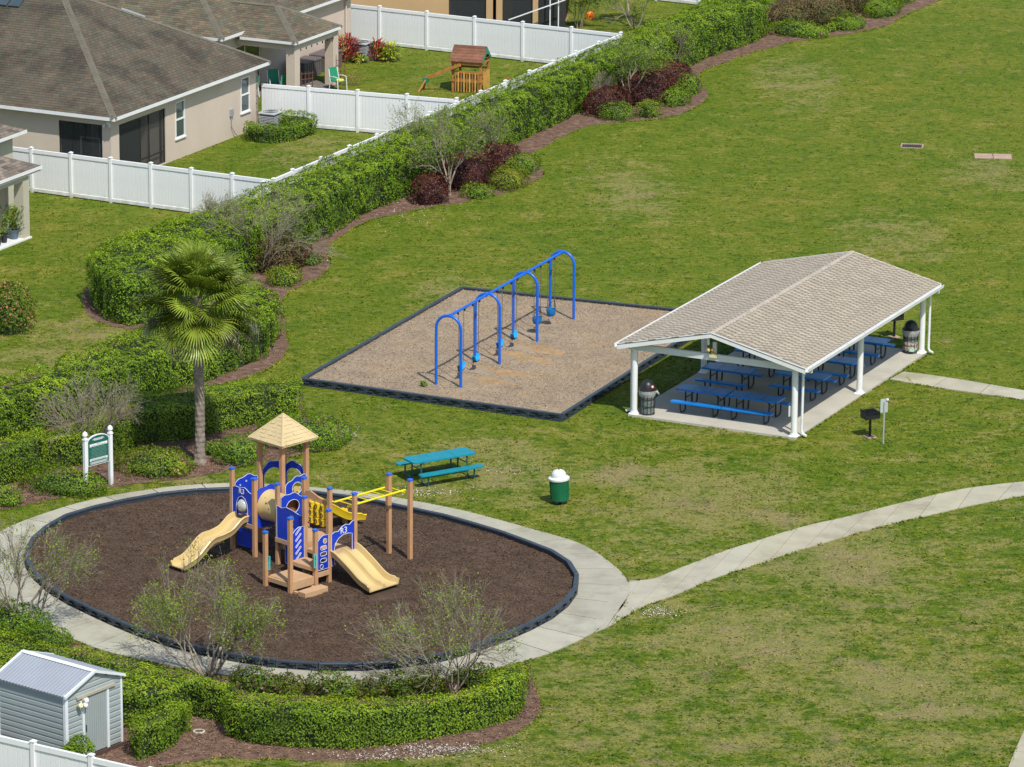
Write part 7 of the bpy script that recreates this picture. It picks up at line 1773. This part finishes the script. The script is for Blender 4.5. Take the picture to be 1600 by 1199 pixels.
# wooden play house
def play_house():
    g = at2(735, 141); root = thing('wooden_play_house', 'wooden backyard play house with red brown roof and green trim', 'play house', (g[0], g[1], 0), math.radians(-16))
    W, D, H = 1.3, 1.15, 1.35
    for x in (-W / 2, W / 2):
        for y in (-D / 2, D / 2): mb = MB(); mb.bbox(x - .05, y - .05, 0, x + .05, y + .05, H + .12, .008); mb.build('post', M['cedar'], root)
    for z in (.55, .95, H):
        for y in (-D / 2, D / 2): mb = MB(); mb.box(-W / 2 - .06, y - .08 if y < 0 else y + .052, z - .06, W / 2 + .06, y - .052 if y < 0 else y + .08, z + .04); mb.build('rail', M['cedar'], root)
        for x in (-W / 2, W / 2): mb = MB(); mb.box(x - .08 if x < 0 else x + .052, -D / 2, z - .06, x - .052 if x < 0 else x + .08, D / 2, z + .04); mb.build('rail', M['cedar'], root)
    mb = MB(); mb.box(-W / 2, -D / 2, .50, W / 2, D / 2, .56); mb.build('floor', M['cedar'], root)
    for i in range(9):
        x = -W / 2 + .12 + i * .132; mb = MB(); mb.box(x, -D / 2 - .10, .05, x + .06, -D / 2 - .082, .92); mb.build('slat', M['cedar_light' if i % 2 else 'cedar'], root)
    for i in range(8):
        y = -D / 2 + .12 + i * .132; mb = MB(); mb.box(W / 2 + .082, y, .05, W / 2 + .10, y + .06, .92); mb.build('slat', M['cedar_light'], root)
    rz = H + .12; hr = .62; ov = .18
    for s in (-1, 1):
        n = 6
        for i in range(n):
            f0, f1 = i / n, (i + 1) / n; y0 = s * (D / 2 + ov) * (1 - f0); y1 = s * (D / 2 + ov) * (1 - f1); z0 = rz + hr * f0 - .05; z1 = rz + hr * f1 - .05
            mb = MB(); v = [(-W / 2 - .12, y0, z0 + .025), (W / 2 + .12, y0, z0 + .025), (W / 2 + .12, y1, z1 + .01), (-W / 2 - .12, y1, z1 + .01), (-W / 2 - .12, y0, z0), (W / 2 + .12, y0, z0), (W / 2 + .12, y1, z1 - .01), (-W / 2 - .12, y1, z1 - .01)]
            mb.add(v, [(0, 1, 2, 3), (7, 6, 5, 4), (0, 4, 5, 1), (1, 5, 6, 2), (2, 6, 7, 3), (3, 7, 4, 0)]); me = mb.mesh('roof_board'); set_tint(me, R.uniform(.75, 1.3)); obj('roof_board', me, M['cedar_roof'], root)
    for x in (-W / 2 - .13, W / 2 + .125):
        mb = MB(); mb.plate([(-D / 2 - .16, 0), (-D / 2, 0), (-.15, .30), (.15, .30), (D / 2, 0), (D / 2 + .16, 0), (0, .60)], [], Matrix.Translation((x, 0, rz - .07)) @ Matrix.Rotation(math.pi / 2, 4, 'Z'), .02); mb.build('gable_trim', M['playset_green'], root)
    mb = MB(); mb.box(0, -.05, -.07, 1.9, .05, .07, M=Matrix.Translation((-.25, -.75, 1.30)) @ Matrix.Rotation(math.radians(180), 4, 'Z') @ Matrix.Rotation(.42, 4, 'Y')); mb.build('swing_beam', M['cedar'], root)
    mb = MB(); mb.tube([(-1.85, -.75, .55), (-2.1, -1.15, 0)], .04, 6); mb.tube([(-1.85, -.75, .55), (-2.1, -.35, 0)], .04, 6); mb.build('beam_leg', M['cedar'], root)
    mb = MB(); mb.box(-2.0, -.82, .38, -1.75, -.68, .60); mb.build('beam_bracket', M['playset_green'], root)
play_house()
g = at2(800, 127); t = thing('sandbox_toy', 'flat red toy on the grass behind the hedge', 'toy', (g[0], g[1], 0), -.3); mb = MB(); mb.bbox(-.28, -.18, 0, .28, .18, .12, .03); mb.build('toy_body', M['red_toy'], t)
# potted plants at the left house
for i, (u, v, r_, h, lb) in enumerate([(27, 377, .22, .95, 'blue grey pot with leafy plant by the left house wall'), (12, 383, .15, .7, 'small dark pot with thin plant in the middle of the row'), (2, 388, .15, .6, 'dark pot at the picture edge by the left house')]):
    g = at2(u, v); t = thing('potted_plant', lb, 'potted plant', (g[0] - .15, g[1] + .15, .06), 0, 'potted plants by the left house')
    mb = MB(); mb.lathe([(r_ * .7, 0), (r_, .34), (r_ * 1.08, .36), (r_ * .95, .37), (r_ * .9, .33)], 16); mb.build('pot', M['pot' if i == 0 else 'black'], t, smooth=True)
    n = 420 if i == 0 else 160; P = np.stack([rng.normal(0, r_ * .75, n), rng.normal(0, r_ * .75, n), .38 + rng.random(n) * h], 1); obj('leaves', leaf_mesh('leaves', P, np.tile([0, 0, 1.0], (n, 1)), .10, leaf_tint(P, (1, .95, 1)), spread=1.5), M['leaf'], t, 'stuff')
    mb = MB(); 
    for k in range(5): mb.tube([(0, 0, .3), (R.gauss(0, r_ * .5), R.gauss(0, r_ * .5), .35 + h * .8)], .008, 4)
    mb.build('stems', M['twig'], t)
# garden ornaments beyond the top fence
g = at2(845, 46); t = thing('garden_flag', 'white garden flag with red edge beyond the top fence', 'flag', (g[0], g[1], 0), 0)
mb = MB(); mb.tube([(0, 0, 0), (0, 0, 2.3)], .012, 5); mb.build('pole', M['black'], t); mb = MB(); mb.plate([(0, 1.75), (.25, 1.7), (.42, 2.0), (.18, 2.3), (0, 2.1)], [], Matrix.Translation((0, .02, 0)), .01); mb.build('cloth', M['flag_white'], t)
g = at2(858, 44); t = thing('flower_pot', 'red flowers in a pot beyond the top fence', 'potted plant', (g[0], g[1], 1.35), 0)
g = at2(922, 30); 
t2 = thing('hanging_toy', 'orange toy among leaves beyond the top fence', 'toy', (g[0], g[1], 0), 0); mb = MB(); mb.bbox(-.2, -.15, 0, .2, .15, .4, .1); mb.build('toy_body', M['orange_toy'], t2)
n = 90; P = np.stack([rng.normal(0, .12, n), rng.normal(0, .12, n), .45 + rng.random(n) * .3], 1); t.location.z = 1.2; obj('petals', leaf_mesh('petals', P, np.tile([0, 0, 1.0], (n, 1)), .1, np.ones((n, 3))), M['flag_red'], t, 'stuff'); mb = MB(); mb.lathe([(.1, .0), (.16, .38), (.14, .40)], 12); mb.build('pot', M['pot'], t)
# small weed in the swing pit
shrub('small green weed growing in the swing pit chips', 661, 612, .13, .10, .26, None, leaf=.08, dens=900, name='weed', cat='weed', push=False, lift=.15)
print('LEAVES', NLEAF[0])
